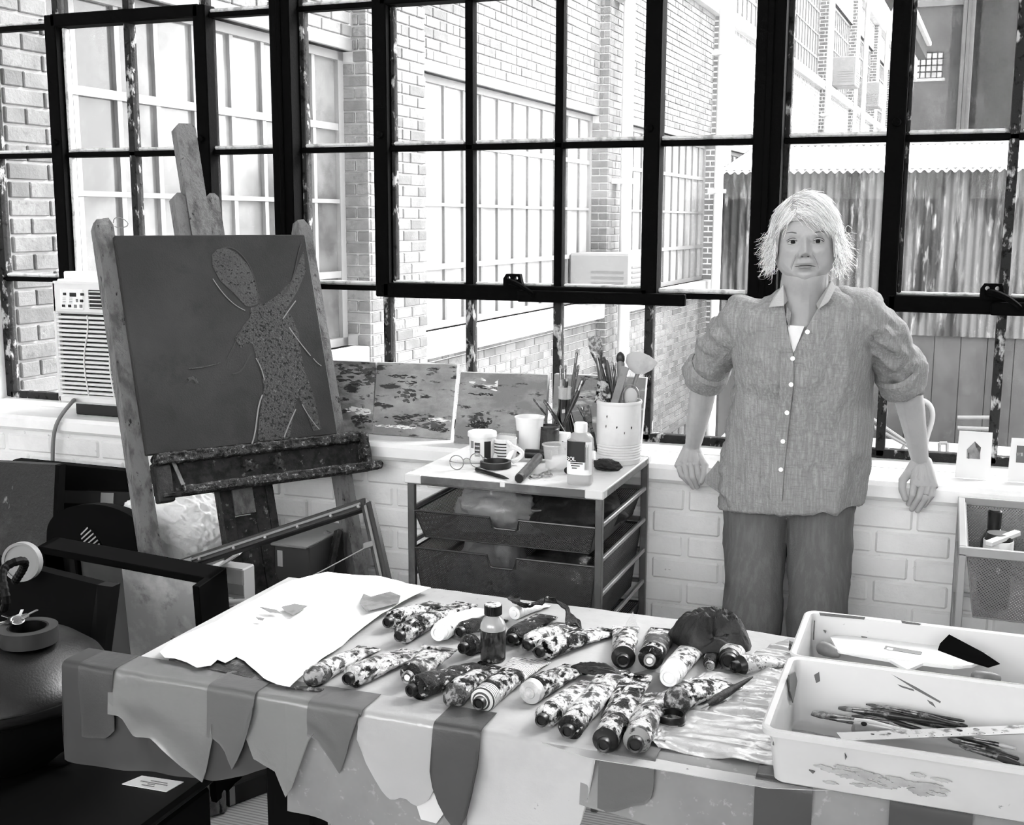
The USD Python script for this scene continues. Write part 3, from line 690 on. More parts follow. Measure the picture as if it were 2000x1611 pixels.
def sill_painting(pts, yb, yt, m, label, marks=()):
    tl, tr, br, bl = [at(*q, 1, y) for q, y in zip(pts, (yt, yt, yb, yb))]
    zb = SZ+.002+(.004 if yb > -.1 else 0)
    for q in (bl, br): q[2] = zb
    t = thing('small_painting', label, 'painting', (bl+br)/2, 'small abstract panels leaning on the window sill')
    d = np.array([0, .022, 0.0])
    part(t, 'panel', hull([q+o for q in (tl, tr, br, bl) for o in (np.array([0, .002, 0]), d)]), 'panel_edge')
    part(t, 'painted_face', hull([q+o for q in (tl, tr, br, bl) for o in (np.array([0, -.001, 0]), np.array([0, .0025, 0]))]), m)
    ex = (br-bl); ev = (tl-bl)
    nn = np.cross(ex, ev); nn /= np.linalg.norm(nn)
    for nm, u, v, w, h, mm, sd in marks:
        r = random.Random(sd); W_, H_ = np.linalg.norm(ex), np.linalg.norm(ev); ps = []
        T = frame4(ex/W_, np.cross(nn, ex/W_), nn, bl+nn*.0008)
        for k in range(34):
            a, q = r.uniform(0, 2*np.pi), math.sqrt(r.random()); cx, cy = (u+w*q*math.cos(a))*W_, (v+h*q*math.sin(a))*H_
            rx, ry = r.uniform(.10, .34)*w*W_, r.uniform(.08, .30)*min(h, .08)*H_
            ps.append(sg.Polygon([(cx+rx*math.cos(b)*r.uniform(.7, 1.1), cy+ry*math.sin(b)*r.uniform(.6, 1.2)+.12*rx*math.sin(2*b+k)) for b in np.linspace(0, 2*np.pi, 11)[:-1]]).buffer(0))
        U = unary_union(ps).intersection(sg.box(.006, .006, W_-.006, H_-.006)).simplify(.0006)
        if not U.is_empty: part(t, nm, prism(U, .0012, T), mm)
    return t
sill_painting([(560, 700), (733, 708), (728, 832), (560, 826)], -.16, -.09, 'art_a', 'dark painted panel with pale broken streaks low down, leaning half behind the easel',
  [('dark_band', .75, .8, .22, .16, 'art_smoke', 3), ('white_streak', .8, .3, .17, .05, 'art_white', 4), ('black_streak', .85, .18, .12, .06, 'art_black', 5), ('black_streak', .6, .28, .1, .03, 'art_black', 6)])
sill_painting([(737, 708), (893, 712), (880, 846), (727, 832)], -.165, -.09, 'art_b', 'grey painted panel with a smoky oval and black strokes near its top',
  [('black_stroke', .3, .82, .2, .022, 'art_black', 11), ('black_stroke', .42, .74, .18, .025, 'art_black', 12), ('smoky_oval', .38, .56, .15, .095, 'art_smoke', 13), ('black_streak', .45, .24, .28, .03, 'art_black', 14), ('black_streak', .6, .18, .3, .05, 'art_smoke', 15), ('white_streak', .8, .25, .17, .025, 'art_white', 16), ('white_streak', .3, .12, .25, .02, 'art_white', 17), ('black_streak', .85, .12, .12, .04, 'art_black', 18), ('black_stroke', .78, .86, .05, .012, 'art_black', 19)])
sill_painting([(900, 727), (1070, 732), (1062, 860), (886, 853)], -.21, -.12, 'art_d', 'painted panel with a dark tree-like blot and scratchy white sky, behind the plastic tubs',
  [('white_sky', .45, .84, .4, .10, 'art_white', 21), ('black_stroke', .3, .80, .2, .02, 'art_black', 22), ('black_stroke', .68, .81, .2, .014, 'art_black', 23), ('black_stroke', .25, .70, .14, .016, 'art_black', 24), ('tree_blot', .28, .34, .12, .13, 'art_smoke', 25), ('tree_blot', .24, .26, .12, .06, 'art_black', 26), ('black_dot', .52, .72, .03, .02, 'art_black', 27), ('black_stroke', .08, .5, .06, .012, 'art_black', 28)])
sill_painting([(1083, 730), (1262, 738), (1250, 866), (1076, 858)], -.16, -.09, 'art_c', 'pale grey painted panel mostly hidden behind the cans of brushes',
  [('black_stroke', .2, .7, .14, .015, 'art_black', 31), ('black_stroke', .7, .5, .1, .02, 'art_smoke', 32)])

# ------------------------------------------------------------------ things stacked by the wall behind and left of the easel
mat('black_paint', 5, .75, spec=.05); mat('black_satin', 5, .5, spec=.12); mat('dark_grey', 34, .7, spec=.2); mat('charcoal', 26, .7, spec=.2)
mat('dark_art', 26, .55, spots=(58, 6, .5, .7), spots2=(150, 10, .66, .72, (1, 1, .6)), bump=(60, .6))
mat('grey_art', 92, .6, spots=(72, 4, .45, .7))
mat('marble_art', 150, .5, spots=(190, 8, .5, .7), spots2=(80, 9, .6, .72), bump=(40, .3))
mat('bag_plastic', 252, .3, spec=.6, tl=.12, bump=(26, .5))
mat('cardboard', 120, .8, spots=(105, 5, .4, .7)); mat('card_dark', 52, .8); mat('card_pale', 150, .8); mat('white_card', 215, .7); mat('stain_pale', 128, .7, spec=.2); mat('ink', 60, .7)
def slab(pts, y0, th, grow=True):
    """a leaning flat thing: pixel corners, each at its own y; th deep away from the viewer"""
    P = [at(x, y, 1, yy) for (x, y), yy in zip(pts, y0)]
    return hull([p+o for p in P for o in (np.zeros(3), np.array([0, th, 0]))]), P
m, P = slab([(-40, 900), (108, 908), (95, 1200), (-40, 1190)], (-.6, -.6, -.72, -.72), .03)
t = thing('leaning_canvas', 'dark canvas with pale flaking paint leaning under the sill at the left edge', 'painting', P[3])
part(t, 'painted_face', m, 'dark_art')
part(t, 'stretcher_edge', slab([(108, 908), (116, 909), (103, 1200), (95, 1200)], (-.6, -.6, -.72, -.72), .03)[0], 'black_paint')
m, P = slab([(25, 898), (300, 925), (300, 1120), (25, 1110)], (-.40, -.40, -.48, -.48), .04)
t = thing('framed_panel', 'large black framed panel with a grey bar and tiny label behind the dark canvas', 'frame', P[3])
part(t, 'frame_panel', m, 'black_paint')
part(t, 'grey_bar', slab([(122, 958), (286, 962), (286, 988), (122, 982)], (-.425, -.425, -.435, -.435), .015)[0], 'charcoal')
part(t, 'pale_wedge', slab([(120, 982), (195, 984), (150, 998), (120, 998)], (-.43, -.43, -.437, -.437), .01)[0], 'dark_grey')
part(t, 'label_card', slab([(197, 962), (222, 963), (221, 984), (196, 983)], (-.43, -.43, -.438, -.438), .002)[0], 'ac_grey')
# black rounded chair back
cc = at(205, 1060, 1, -.75)
t = thing('desk_chair', 'black padded chair with a rounded back in the dark corner behind the frames', 'chair', (cc[0], cc[1], 0))
bk = sg.Polygon([(-.19, -.25), (.19, -.25)]+[(.19*math.cos(a), .12+.10*math.sin(a)) for a in np.linspace(0, math.pi, 20)])
zc = at(205, 985, 1, -.75)[2]-.22
part(t, 'backrest', prism(bk, .05, frame4((1, 0, 0), (0, .12, .99), (0, -.99, .12), (cc[0], cc[1], zc))), 'black_paint')
part(t, 'seat', box((cc[0]-.2, cc[1]-.45, zc-.36), (cc[0]+.2, cc[1]-.02, zc-.29), .03), 'black_paint')
part(t, 'column', tube([(cc[0], cc[1]-.22, .05), (cc[0], cc[1]-.22, zc-.34)], .025, 12), 'black_satin')
for k in range(5):
    a = k*2*np.pi/5+.3; part(t, 'base_leg', bar((cc[0], cc[1]-.22, .07), (cc[0]+.26*math.cos(a), cc[1]-.22+.26*math.sin(a), .025), .04, .045, c=.006), 'black_satin')
part(t, 'back_bracket', bar((cc[0], cc[1]+.02, zc-.2), (cc[0], cc[1]-.15, zc-.37), .05, .012), 'black_satin')
# striped oval paddle and pale ring
q = at(182, 1064, 1, -1.0)
t = thing('striped_paddle', 'small oval black-and-white striped paddle poking up behind the shadowbox frame', 'paddle', (q[0], q[1], q[2]-.1))
dx = np.array([.80, 0, .6]); dx = np.array([-.52, 0, .85]); dxn = np.array([.85, 0, .52])
Tp = frame4(dxn, dx, np.cross(dxn, dx), q)
ov = [( .030*math.cos(a), .056*math.sin(a)) for a in np.linspace(0, 2*np.pi, 36)[:-1]]
part(t, 'blade', prism(ov, .005, Tp), 'black_paint')
for k in range(9):
    v = -.045+k*.0112; w = .030*math.sqrt(max(.02, 1-(v/.056)**2))*.92
    part(t, 'stripe', prism([(-w, v-.004), (w, v+.002), (w, v+.006), (-w, v)], .0012, frame4(dxn, dx, np.cross(dxn, dx), q+np.cross(dxn, dx)*.0048)), 'panel_edge')
part(t, 'handle', tube([q-dx*.045, q-dx*.14], .006, 8), 'black_paint')
q = at(48, 1095, 1, -1.45)
t = thing('paper_disc_stack', 'pale round disc with a grey rim standing behind the left canvases', 'disc', (q[0], q[1], q[2]-.06))
part(t, 'rim', lathe([(.040, 0), (.047, .0), (.047, .02), (.040, .02), (.040, 0)], 36, q, (0.25, -1, .1)), 'ac_grey', 40)
part(t, 'disc', lathe([(.001, .004), (.040, .004), (.040, .016), (.001, .016)], 36, q, (.25, -1, .1)), 'stain_pale', 40)
# crumpled clear bag behind the left post
c = at(345, 1055, 1, -.52)
m = trimesh.creation.icosphere(5, 1.0); v = m.vertices.copy()
v[:, 0] *= .205; v[:, 1] *= .13; v[:, 2] *= .19
v[:, 2] = np.maximum(v[:, 2], -.16); v = v*(1+.16*nz(m.vertices, 2.2, 5)[:, None])+m.vertices*(np.abs(nz(m.vertices, 7, 9, 4))[:, None]*.05)
m.vertices = v+c
bg = thing('plastic_bag', 'puffy translucent white plastic bag stuffed behind the easel post', 'bag', c-np.array([0, 0, .17]))
part(bg, 'bag_film', m, 'bag_plastic', True)
# boxes behind the mast and beside the bag
def crate(name, label, x0, x1, y0, y1, z0, z1, m, cat='box'):
    t = thing(name, label, cat, ((x0+x1)/2, (y0+y1)/2, z0)); part(t, 'body', box((x0, y0, z0), (x1, y1, z1), .004), m); return t
a, b = at(535, 1062, 1, -.62), at(604, 1062, 1, -.62)
zt = at(600, 1068, 1, -.62)[2]
t = crate('storage_box', 'dark cardboard box standing behind the easel mast', a[0], b[0], -.62, -.36, 0, zt, 'card_dark')
part(t, 'flap', box((a[0], -.64, zt-.002), (b[0], -.36, zt+.006), .002), 'cardboard'); part(t, 'label', box((a[0]+.012, -.6225, zt-.07), (a[0]+.03, -.6195, zt-.02)), 'card_pale')
a, b = at(412, 1160, 1, -.9), at(476, 1160, 1, -.9); z1 = at(440, 1108, 1, -.9)[2]
t = crate('paper_box', 'pale opened carton with printed label under the metal frame', a[0], b[0], -.9, -.84, 0, z1, 'card_pale')
part(t, 'band', box((a[0]-.002, -.903, z1-.075), (b[0]+.002, -.899, z1-.045)), 'cardboard')
part(t, 'label', box((a[0]+.01, -.904, z1-.125), (a[0]+.075, -.9, z1-.085)), 'white_card')
part(t, 'label_line', box((a[0]+.07, -.9055, z1-.12), (a[0]+.074, -.9035, z1-.09)), 'ink')
part(t, 'flap', bar((a[0]+.03, -.9, z1), (a[0]+.1, -.88, z1+.05), .004, .09, (0, 1, .2)), 'card_pale')
a = at(445, 1215, 1, -1.02); t = solo('paper_roll', tube([(a[0]-.16, -1.02, a[2]+.01), (a[0]+.10, -1.02, a[2]+.05)], .028, 16), 'cardboard', 'grey cardboard tube lying below the pale carton behind the table', 'tube', smooth=True)
# metal picture frame seen from behind, with hanging wire
mat('frame_metal', 28, .35, spec=.6)
t = thing('metal_picture_frame', 'empty dark metal picture frame, seen from the back with hanging wire, leaning behind the table', 'frame', at(600, 1200, 1, -1.12))
k0, k1, k2, k3 = at(330, 1112, 1, -1.05), at(718, 984, 1, -1.05), at(752, 1135, 1, -1.16), at(366, 1270, 1, -1.16)
k2 = k1+(k2-k1)*2.0; k3 = k0+(k2-k1)
nf = np.cross(k1-k0, k2-k1); nf /= np.linalg.norm(nf)
for A, B in ((k0, k1), (k1, k2), (k2, k3), (k3, k0)):
    rl = part(t, 'rail', bar(A, B, .03, .022, nf, .003), 'frame_metal')
    part(rl, 'channel', bar(A+(B-A)*.02+nf*-.012, B-(B-A)*.02+nf*-.012, .006, .006, nf), 'ac_grey')
for u in (.18, .36, .52, .68, .84, .97):
    q = k0+(k1-k0)*u-nf*.013+(k2-k1)/np.linalg.norm(k2-k1)*.006; part(t, 'screw', lathe([(.001, -.003), (.004, -.003), (.004, .003), (.001, .004)], 8, q, -nf), 'panel_edge')
wa = k1+(k2-k1)*.27-nf*.014; wb = k0+(k3-k0)*.27-nf*.014
part(t, 'wire_clip', bar(wa-(k1-k0)/np.linalg.norm(k1-k0)*.028, wa, .014, .006, nf), 'ac_grey')
part(t, 'corner_clip', bar(k0+(k1-k0)*.07-nf*.013, k0+(k1-k0)*.14-nf*.013, .012, .005, nf), 'card_pale')
part(t, 'hanging_wire', tube(spline([wa, wa+(wb-wa)*.3-np.array([0, 0, .035]), wa+(wb-wa)*.6-np.array([0, 0, .05]), wb], 24), .0016, 6), 'panel_edge')

# shadowbox frame with canvases inside, left of the table
t = thing('shadowbox_frame', 'deep black shadowbox frame holding grey canvases, leaning left of the table', 'frame', at(240, 1300, 1, -1.3))
A, B = at(78, 1064, 1, -1.2), at(416, 1127, 1, -1.2)
dx = (B-A)/np.linalg.norm(B-A); dn = np.array([-.28, -1.0, -.12]); dn -= dx*(dn@dx); dn /= np.linalg.norm(dn); dz = np.cross(dx, dn); dz *= np.sign(dz[2])
H = .62; L = np.linalg.norm(B-A); D = .06
def SB(u0, u1, w0, w1, d0, d1, c=.002):
    m = box((u0, d0, w0), (u1, d1, w1), c); m.apply_transform(frame4(dx, dn, dz, A)); return m
part(t, 'top_rail', SB(0, L, -.02, 0, -D, .01), 'black_paint'); part(t, 'bottom_rail', SB(0, L, -H, -H+.02, -D, .01), 'black_paint')
part(t, 'side_rail', SB(L-.02, L, -H, 0, -D, .06), 'black_paint'); part(t, 'side_rail', SB(0, .02, -H, 0, -D, .01), 'black_paint')
part(t, 'backing', SB(.01, L-.01, -H+.01, -.01, -D-.004, -D+.004), 'dark_grey')
part(t, 'canvas_panel', SB(.10, .27, -H+.03, -.035, -D+.01, -D+.03), 'grey_art', label='plain grey canvas in the frame')
part(t, 'canvas_panel', SB(.25, L-.03, -H+.03, -.03, -D+.028, -D+.05), 'marble_art', label='pale marbled canvas in the frame')
part(t, 'divider', SB(.088, .10, -H+.03, -.03, -D+.01, -.02), 'black_paint')
# dark canvas leaning before it
m, P = slab([(-60, 1080), (190, 1142), (155, 1400), (-60, 1400)], (-1.42, -1.42, -1.5, -1.5), .03)
t = thing('black_canvas', 'thick black canvas leaning in front of the shadowbox frame at far left', 'painting', P[3])
part(t, 'painted_face', m, 'dark_art' if False else 'black_paint')
part(t, 'stretcher_edge', slab([(190, 1142), (219, 1146), (186, 1400), (155, 1400)], (-1.42, -1.395, -1.48, -1.5), .03)[0], 'black_satin')

# round canister with domed lid, roll of tape and a bunch of keys on it
mat('lid_black', 10, .32, spec=.4, bump=(220, .12)); mat('tape_black', 30, .55); mat('chrome', 190, .2, metal=1.0)
c = at(-10, 1300, 2, .64); R = np.linalg.norm(at(218, 1300, 2, .60)[:2]-c[:2])
t = thing('lidded_canister', 'big black round canister with a shiny domed lid standing on the black chest', 'canister', (c[0], c[1], .4515))
prof = [(.001, .705), (R*.25, .703), (R*.5, .695), (R*.75, .675), (R*.92, .645), (R*.985, .62), (R*.985, .612)]
part(t, 'lid', lathe(prof[::-1], 64, (c[0], c[1], 0)), 'lid_black', 50)
part(t, 'rim', lathe([(R*.95, .585), (R*1.0, .59), (R*1.015, .60), (R*1.0, .612), (R*.95, .616)], 64, (c[0], c[1], 0)), 'black_satin', 50)
part(t, 'bowl', lathe([(.001, .4515), (R*.55, .4515), (R*.62, .458), (R*.82, .50), (R*.91, .55), (R*.94, .59)], 48, (c[0], c[1], 0)), 'black_paint', 40)
for j, (txt, px, py, h) in enumerate((('5', 36, 1268, .016),)):
    q = at(px, py, 2, .685); m = meshkit.text_mesh(txt, h, .001); m.apply_transform(frame4(np.array([.6, .77, -.1]), np.array([-.77, .6, -.1]), np.array([0, 0, 1.]), q)); part(t, 'lid_mark', m, 'ac_grey')
for k in range(5):
    q = at(8+k*3, 1262+k*4, 2, .69); part(t, 'lid_print', bar(q, q+np.array([.012, .008, -.001]), .002, .001), 'dark_grey')
cr = at(55, 1238, 2, .715)
tp = thing('tape_roll', 'thick black roll of tape lying on the canister lid', 'tape', cr-np.array([0, 0, .02]))
part(tp, 'tape', lathe([(.040, -.012), (.058, -.016), (.058, .016), (.040, .016), (.040, -.012)], 48, cr), 'tape_black', 40)
part(tp, 'core', lathe([(.036, -.013), (.040, -.013), (.040, .0155), (.036, .0155), (.036, -.013)], 48, cr), 'black_satin', 40)
ky = thing('key_bunch', 'small bunch of keys lying on the tape roll', 'keys', cr+np.array([-.03, -.01, .018]))
kq = cr+np.array([-.035, .01, .022])
part(ky, 'key_ring', lathe([(.011, 0), (.0125, .0012), (.014, 0), (.0125, -.0012), (.011, 0)], 20, kq, (.4, -.3, 1)), 'chrome', 40)
for k in range(4):
    a = 1.2+k*.9; d = np.array([math.cos(a), math.sin(a), .25-.1*k]); d /= np.linalg.norm(d)
    part(ky, 'key', cat_(bar(kq+d*.01, kq+d*.045, .006, .0016), lathe([(.001, -.001), (.009, -.001), (.009, .001), (.001, .001)], 14, kq+d*.016, np.cross(d, (1, .2, 0)))), 'chrome')
cb = spline([at(8, 1190, 1, -1.75), at(6, 1140, 1, -1.75), at(14, 1105, 1, -1.72), at(35, 1096, 1, -1.7), at(45, 1110, 1, -1.66), at(30, 1135, 1, -1.64)], 40)
solo('corrugated_hose', tube(cb, [.0085+.0012*(k % 2) for k in range(40)], 10), 'black_satin', 'thin ribbed black hose arching at the left edge behind the canister', 'hose')
# glossy black pump ball by the canister and black chest with a printed card
q = at(118, 1484, 2, .452); q[2] = .4512
t = thing('glossy_pot', 'small glossy dark rounded pot with a short spout on the black chest', 'pot', q)
part(t, 'housing', lathe([(.001, 0), (.028, 0), (.036, .012), (.038, .03), (.032, .048), (.018, .058), (.001, .061)], 28, q), 'lid_black', 50); part(t, 'spout', tube(spline([q+(.02, 0, .045), q+(.05, -.006, .042), q+(.07, -.012, .03)], 10), .007, 10), 'black_satin', 50)
c0, c1 = at(-160, 1505, 2, .45), at(372, 1545, 2, .45)
t = thing('black_chest', 'black chest in the bottom left corner with a white card on top', 'chest', ((c0[0]+c1[0])/2, -2.0, 0))
part(t, 'body', box((c0[0]-.2, -2.35, 0), (c1[0]-.005, -1.73, .425), .006), 'black_paint'); part(t, 'lid', box((c0[0]-.205, -2.36, .427), (c1[0], -1.72, .45), .008), 'black_satin')
ps = [at(*q, 2, .4515) for q in ((238, 1531), (325, 1546), (359, 1527), (277, 1515))]
t = thing('printed_card', 'white printed card lying on the black chest', 'card', sum(ps)/4)
part(t, 'card', hull([q+np.array([0, 0, o]) for q in ps for o in (-.001, .0006)]), 'white_card')
ux = (ps[1]-ps[0]); uy = (ps[3]-ps[0])
for v, a, b in ((.68, .35, .72), (.5, .2, .8), (.36, .42, .58), (.2, .36, .64)):
    p0 = ps[0]+ux*a+uy*v; p1 = ps[0]+ux*b+uy*v; part(t, 'print_line', bar(p0+np.array([0, 0, .001]), p1+np.array([0, 0, .001]), .0028, .0006), 'ac_grey')
# dark frame lying on the floor under the table
A, B = at(438, 1552, 2, .03), at(545, 1512, 2, .03); d = (B-A)/np.linalg.norm(B-A); n = np.cross((0, 0, 1.), d)
t = thing('picture_frame', 'dark wooden picture frame with a silver corner lying on the floor under the table', 'frame', (A+B)/2*np.array([1, 1, 0]))
for p0, p1 in ((A, A+d*.5), (A+n*.36, A+d*.5+n*.36), (A, A+n*.36), (A+d*.5, A+d*.5+n*.36)): part(t, 'rail', bar(p0, p1, .04, .06, c=.004), 'dark_grey')
part(t, 'corner_plate', bar(A-n*.0205+d*.004, A-n*.0205+d*.02, .003, .05), 'ac_grey')
# ------------------------------------------------------------------ work table and what covers it
mat('table_top', 178, .5, spots=(160, 6, .45, .7), spots2=(120, 30, .66, .74))
mat('brown_paper', 168, .6, spots=(156, 5, .45, .65), spots2=(70, 40, .69, .74), bump=(30, .15))
mat('white_paper', 236, .4, spots=(226, 5, .45, .7), bump=(14, .12))
mat('foil_paper', 172, .3, metal=.35, spots=(150, 6, .45, .65), spots2=(60, 34, .67, .73), bump=(30, .25))
mat('grey_tape', 82, .42, spots=(84, 6, .45, .7), bump=(16, .2))
mat('grey_tape_dark', 58, .4, spots=(60, 8, .5, .7), bump=(16, .25))
mat('film', 168, .2, spec=.8, alpha=.72, bump=(9, .5)); mat('scrap_paper', 190, .6)
mat('film_grey', 124, .2, spec=.8, alpha=.62, bump=(9, .5))
mat('kraft_grey', 120, .7, spots=(104, 5, .42, .68), spots2=(150, 60, .6, .75))
mat('kraft_dark', 48, .6, spots=(52, 6, .45, .65))
mat('stain_grey', 128, .5, spots=(96, 20, .45, .6)); mat('palette_dark', 40, .4, spots=(90, 26, .55, .65), bump=(60, .5))
TZ, TF, TB, TL, TR = .740, -1.945, -1.335, -1.378, .72
tb = thing('work_table', 'long work table with black legs in the foreground, covered in paper and paint tubes', 'table', ((TL+TR)/2, (TF+TB)/2, 0))
part(tb, 'table_top', box((TL, TF, TZ-.03), (TR, TB, TZ), .004), 'table_top')
lg = at(581, 1560, 1, -1.90)
for x in (lg[0], TR-.1):
    for y in (-1.90, -1.40):
        part(tb, 'leg', box((x-.045, y-.03, 0), (x+.045, y+.03, TZ-.03), .004), 'black_paint')
part(tb, 'apron', box((TL+.03, TF+.035, TZ-.10), (TR-.03, TF+.055, TZ-.03)), 'kraft_dark'); part(tb, 'apron', box((TL+.03, TB-.05, TZ-.10), (TR-.03, TB-.03, TZ-.03)), 'kraft_dark')
def flat(pts, z, amp=.002, s=14, seed=1, th=.0012, res=.018, stretch=(1, 1)):
    """a loose sheet lying on the table: pixel outline, wrinkled"""
    L = [at(*q, 2, z)[:2] for q in pts]
    m = prism(sg.Polygon(L), th); m.apply_translation((0, 0, z)); m = m.subdivide_to_size(res); m.merge_vertices()
    v = m.vertices; q = np.c_[v[:, 0]*stretch[0], v[:, 1]*stretch[1], v[:, 0]*0]
    m.vertices = v+np.c_[v[:, 0]*0, v[:, 0]*0, amp*2*np.abs(nz(q, s, seed, 4))*2]
    return m
T1 = TZ+.001
solo('paper_cover', flat([(540, 1150), (640, 1128), (860, 1152), (1330, 1212), (1560, 1248), (1990, 1300), (1990, 1560), (1500, 1540), (1150, 1482), (960, 1418), (618, 1374), (420, 1347), (300, 1300)], T1, .0012, 9, 3), 'brown_paper', 'creased brown paper spread over the work table beneath the paint tubes', 'paper', smooth=True)
solo('palette_board', flat([(330, 1291), (420, 1312), (560, 1345), (600, 1310), (745, 1200), (600, 1195)], T1+.0035, .0006, 30, 4, .004), 'palette_dark', 'dark paint-caked palette board peeking out under the white paper', 'board')
solo('palette_paper', flat([(505, 1168), (570, 1138), (640, 1122), (735, 1126), (842, 1152), (800, 1172), (745, 1204), (690, 1244), (630, 1292), (566, 1342), (540, 1338), (515, 1325), (492, 1306), (478, 1292), (462, 1284), (440, 1296), (425, 1290), (412, 1303), (385, 1306), (365, 1296), (342, 1290), (322, 1288), (312, 1278), (330, 1262), (372, 1240), (440, 1206)], T1+.010, .006, 5, 8, .0012), 'white_paper', 'big glossy sheet of white palette paper with a torn lower edge', 'paper', smooth=True)
for i, (pts, lab) in enumerate((([(702, 1178), (710, 1160), (724, 1166), (762, 1156), (782, 1164), (778, 1178), (750, 1186), (716, 1194)], 'smooth grey paint patch at the far end of the white palette paper'),
        ([(550, 1186), (575, 1180), (600, 1184), (585, 1194), (572, 1202), (556, 1194)], 'small ragged grey paint patch mid-way on the white palette paper'),
        ([(508, 1186), (540, 1192), (548, 1198), (526, 1196)], 'thin dark paint dash near the left side of the palette paper'), ([(500, 1206), (516, 1208), (513, 1212), (504, 1210)], 'tiny dark paint fleck on the palette paper below the thin dash'))):
    solo('paint_patch', flat(pts, T1+.021, .0005, 20, 5, .0010, .05), 'stain_grey', lab, 'paint')
solo('foil_sheet', flat([(1330, 1335), (1420, 1300), (1545, 1250), (1660, 1262), (1660, 1510), (1480, 1497), (1370, 1480), (1285, 1464), (1245, 1440), (1258, 1380)], T1+.003, .0075, 17, 12, .0012, .008, (.45, 2.1)), 'foil_paper', 'crinkled silvery paper sheet spread left of the white bins', 'paper', smooth=35)
solo('rubbing_rag', flat([(1215, 1320), (1265, 1310), (1330, 1330), (1300, 1400), (1230, 1390)], T1+.002, .002, 20, 13, .0012, .012), 'kraft_grey', 'flattened grey paper scrap under the tubes at the table front', 'paper', smooth=True)

def drape(name, pts, m, label, y=TF, off=.004, top=.07, seed=1, bulge=.01, cat='paper', sm=True, th=.0012, group=None):
    """a sheet lying on the table's front edge and hanging over it. pts: (pixel x, pixel y of its lower edge) from left to right"""
    yf = y-off
    B = np.array([at(px, py, 1, yf) for px, py in pts]); xs = B[:, 0]
    n = max(8, int((xs[-1]-xs[0])/.009)); u = np.linspace(0, 1, n); t = np.linspace(0, 1, len(pts))
    X = np.interp(u, t, xs); Zb = np.interp(u, t, B[:, 2])
    G = []
    prof = [(top, 0.0), (top*.5, 0.0), (.012, 0.0), (.004, -.001), (0.0, -.004), (-.0025, -.010)]
    z0 = T1+.002+off*.5
    for dy, dz in prof: G.append(np.c_[X+.0*u, np.full(n, yf+.0025+dy), np.full(n, z0+dz)])
    K = 14
    for k in range(1, K+1):
        f = k/K; Z = (z0-.010)+(Zb-(z0-.010))*f
        P = np.c_[X, np.full(n, yf), Z]
        P[:, 1] -= f*bulge*(.5+1.6*nz(np.c_[X*7, f*1.3+0*X, 0*X+seed], 1.0, seed, 2))+.004*f*np.sin(X*60+seed)*.6
        G.append(P)
    G = np.array(G); G[:, :, 2] += .0015*nz(G.reshape(-1, 3), 22, seed).reshape(G.shape[:2])
    mm = sheet(G, th)
    return solo(name, mm, m, label, cat, 'sheets and strips hanging over the table front', sm)
mats_px = lambda *a: list(a)
drape('paper_skirt', [(128, 1420), (132, 1482), (200, 1496), (300, 1508), (420, 1522), (480, 1512), (530, 1494), (560, 1480)], 'kraft_dark', 'dark grey underlayer of paper hanging lowest at the left front corner of the table', off=.002, seed=1)
drape('film_flap', [(218, 1390), (240, 1396), (258, 1430), (264, 1438), (300, 1440), (330, 1470), (360, 1500), (398, 1526), (408, 1500), (420, 1440)], 'film_grey', 'leftmost flap of clear plastic film hanging between the first two grey strips', off=.006, seed=2, bulge=.02)
drape('grey_strip', [(160, 1438), (168, 1441), (195, 1440), (212, 1440), (226, 1425)], 'grey_tape_dark', 'narrow dark grey strip nearest the left table corner', off=.010, seed=3)
drape('film_flap', [(486, 1440), (500, 1478), (520, 1490), (545, 1500), (568, 1548), (580, 1530), (610, 1440), (622, 1425)], 'film_grey', 'flap of clear plastic film hanging between the second and third grey strips', off=.006, seed=5, bulge=.02)
drape('grey_strip', [(408, 1436), (420, 1440), (440, 1460), (446, 1478), (458, 1502), (474, 1470), (486, 1440), (498, 1390)], 'grey_tape', 'grey strip with a long pointed tail left of the black table leg', off=.010, seed=4)
drape('paper_skirt', [(565, 1580), (640, 1600), (720, 1640), (800, 1660), (890, 1680), (940, 1690)], 'kraft_grey', 'wide pale grey paper panel hanging behind the torn plastic above the table leg', off=.003, seed=6)
drape('film_flap', [(700, 1440), (720, 1490), (755, 1545), (770, 1558), (792, 1552), (815, 1572), (840, 1560), (862, 1520)], 'film', 'big glossy flap of clear film with a ragged bottom between the third and fourth strips', off=.007, seed=7, bulge=.024)
solo('torn_scrap', hull([at(x, y, 1, TF-.0105+o) for x, y in ((812, 1568), (822, 1600), (845, 1598), (852, 1608), (866, 1590), (870, 1555), (838, 1545)) for o in (0, .001)]), 'scrap_paper', 'small pale torn paper scrap hanging low beside the dark fourth strip', 'paper')
drape('grey_strip', [(602, 1435), (618, 1440), (640, 1470), (664, 1510), (676, 1480), (686, 1440), (705, 1390)], 'grey_tape', 'grey strip ending in a sharp point above the pale paper panel', off=.012, seed=8)
drape('grey_strip', [(846, 1500), (852, 1540), (870, 1585), (890, 1611), (912, 1605), (925, 1560), (938, 1500)], 'grey_tape_dark', 'crumpled dark grey strip at the middle of the table front', off=.014, seed=9, bulge=.02)
drape('paper_skirt', [(915, 1640), (960, 1650), (1040, 1655), (1125, 1640), (1150, 1560), (1165, 1480)], 'brown_paper', 'large light paper sheet hanging over the front edge below the four aligned tubes', off=.005, seed=10, top=.10)
drape('paper_skirt', [(1135, 1565), (1250, 1600), (1360, 1625), (1480, 1650)], 'kraft_grey', 'low paper skirt hanging between the light sheet and the white bins', off=.002, seed=11)
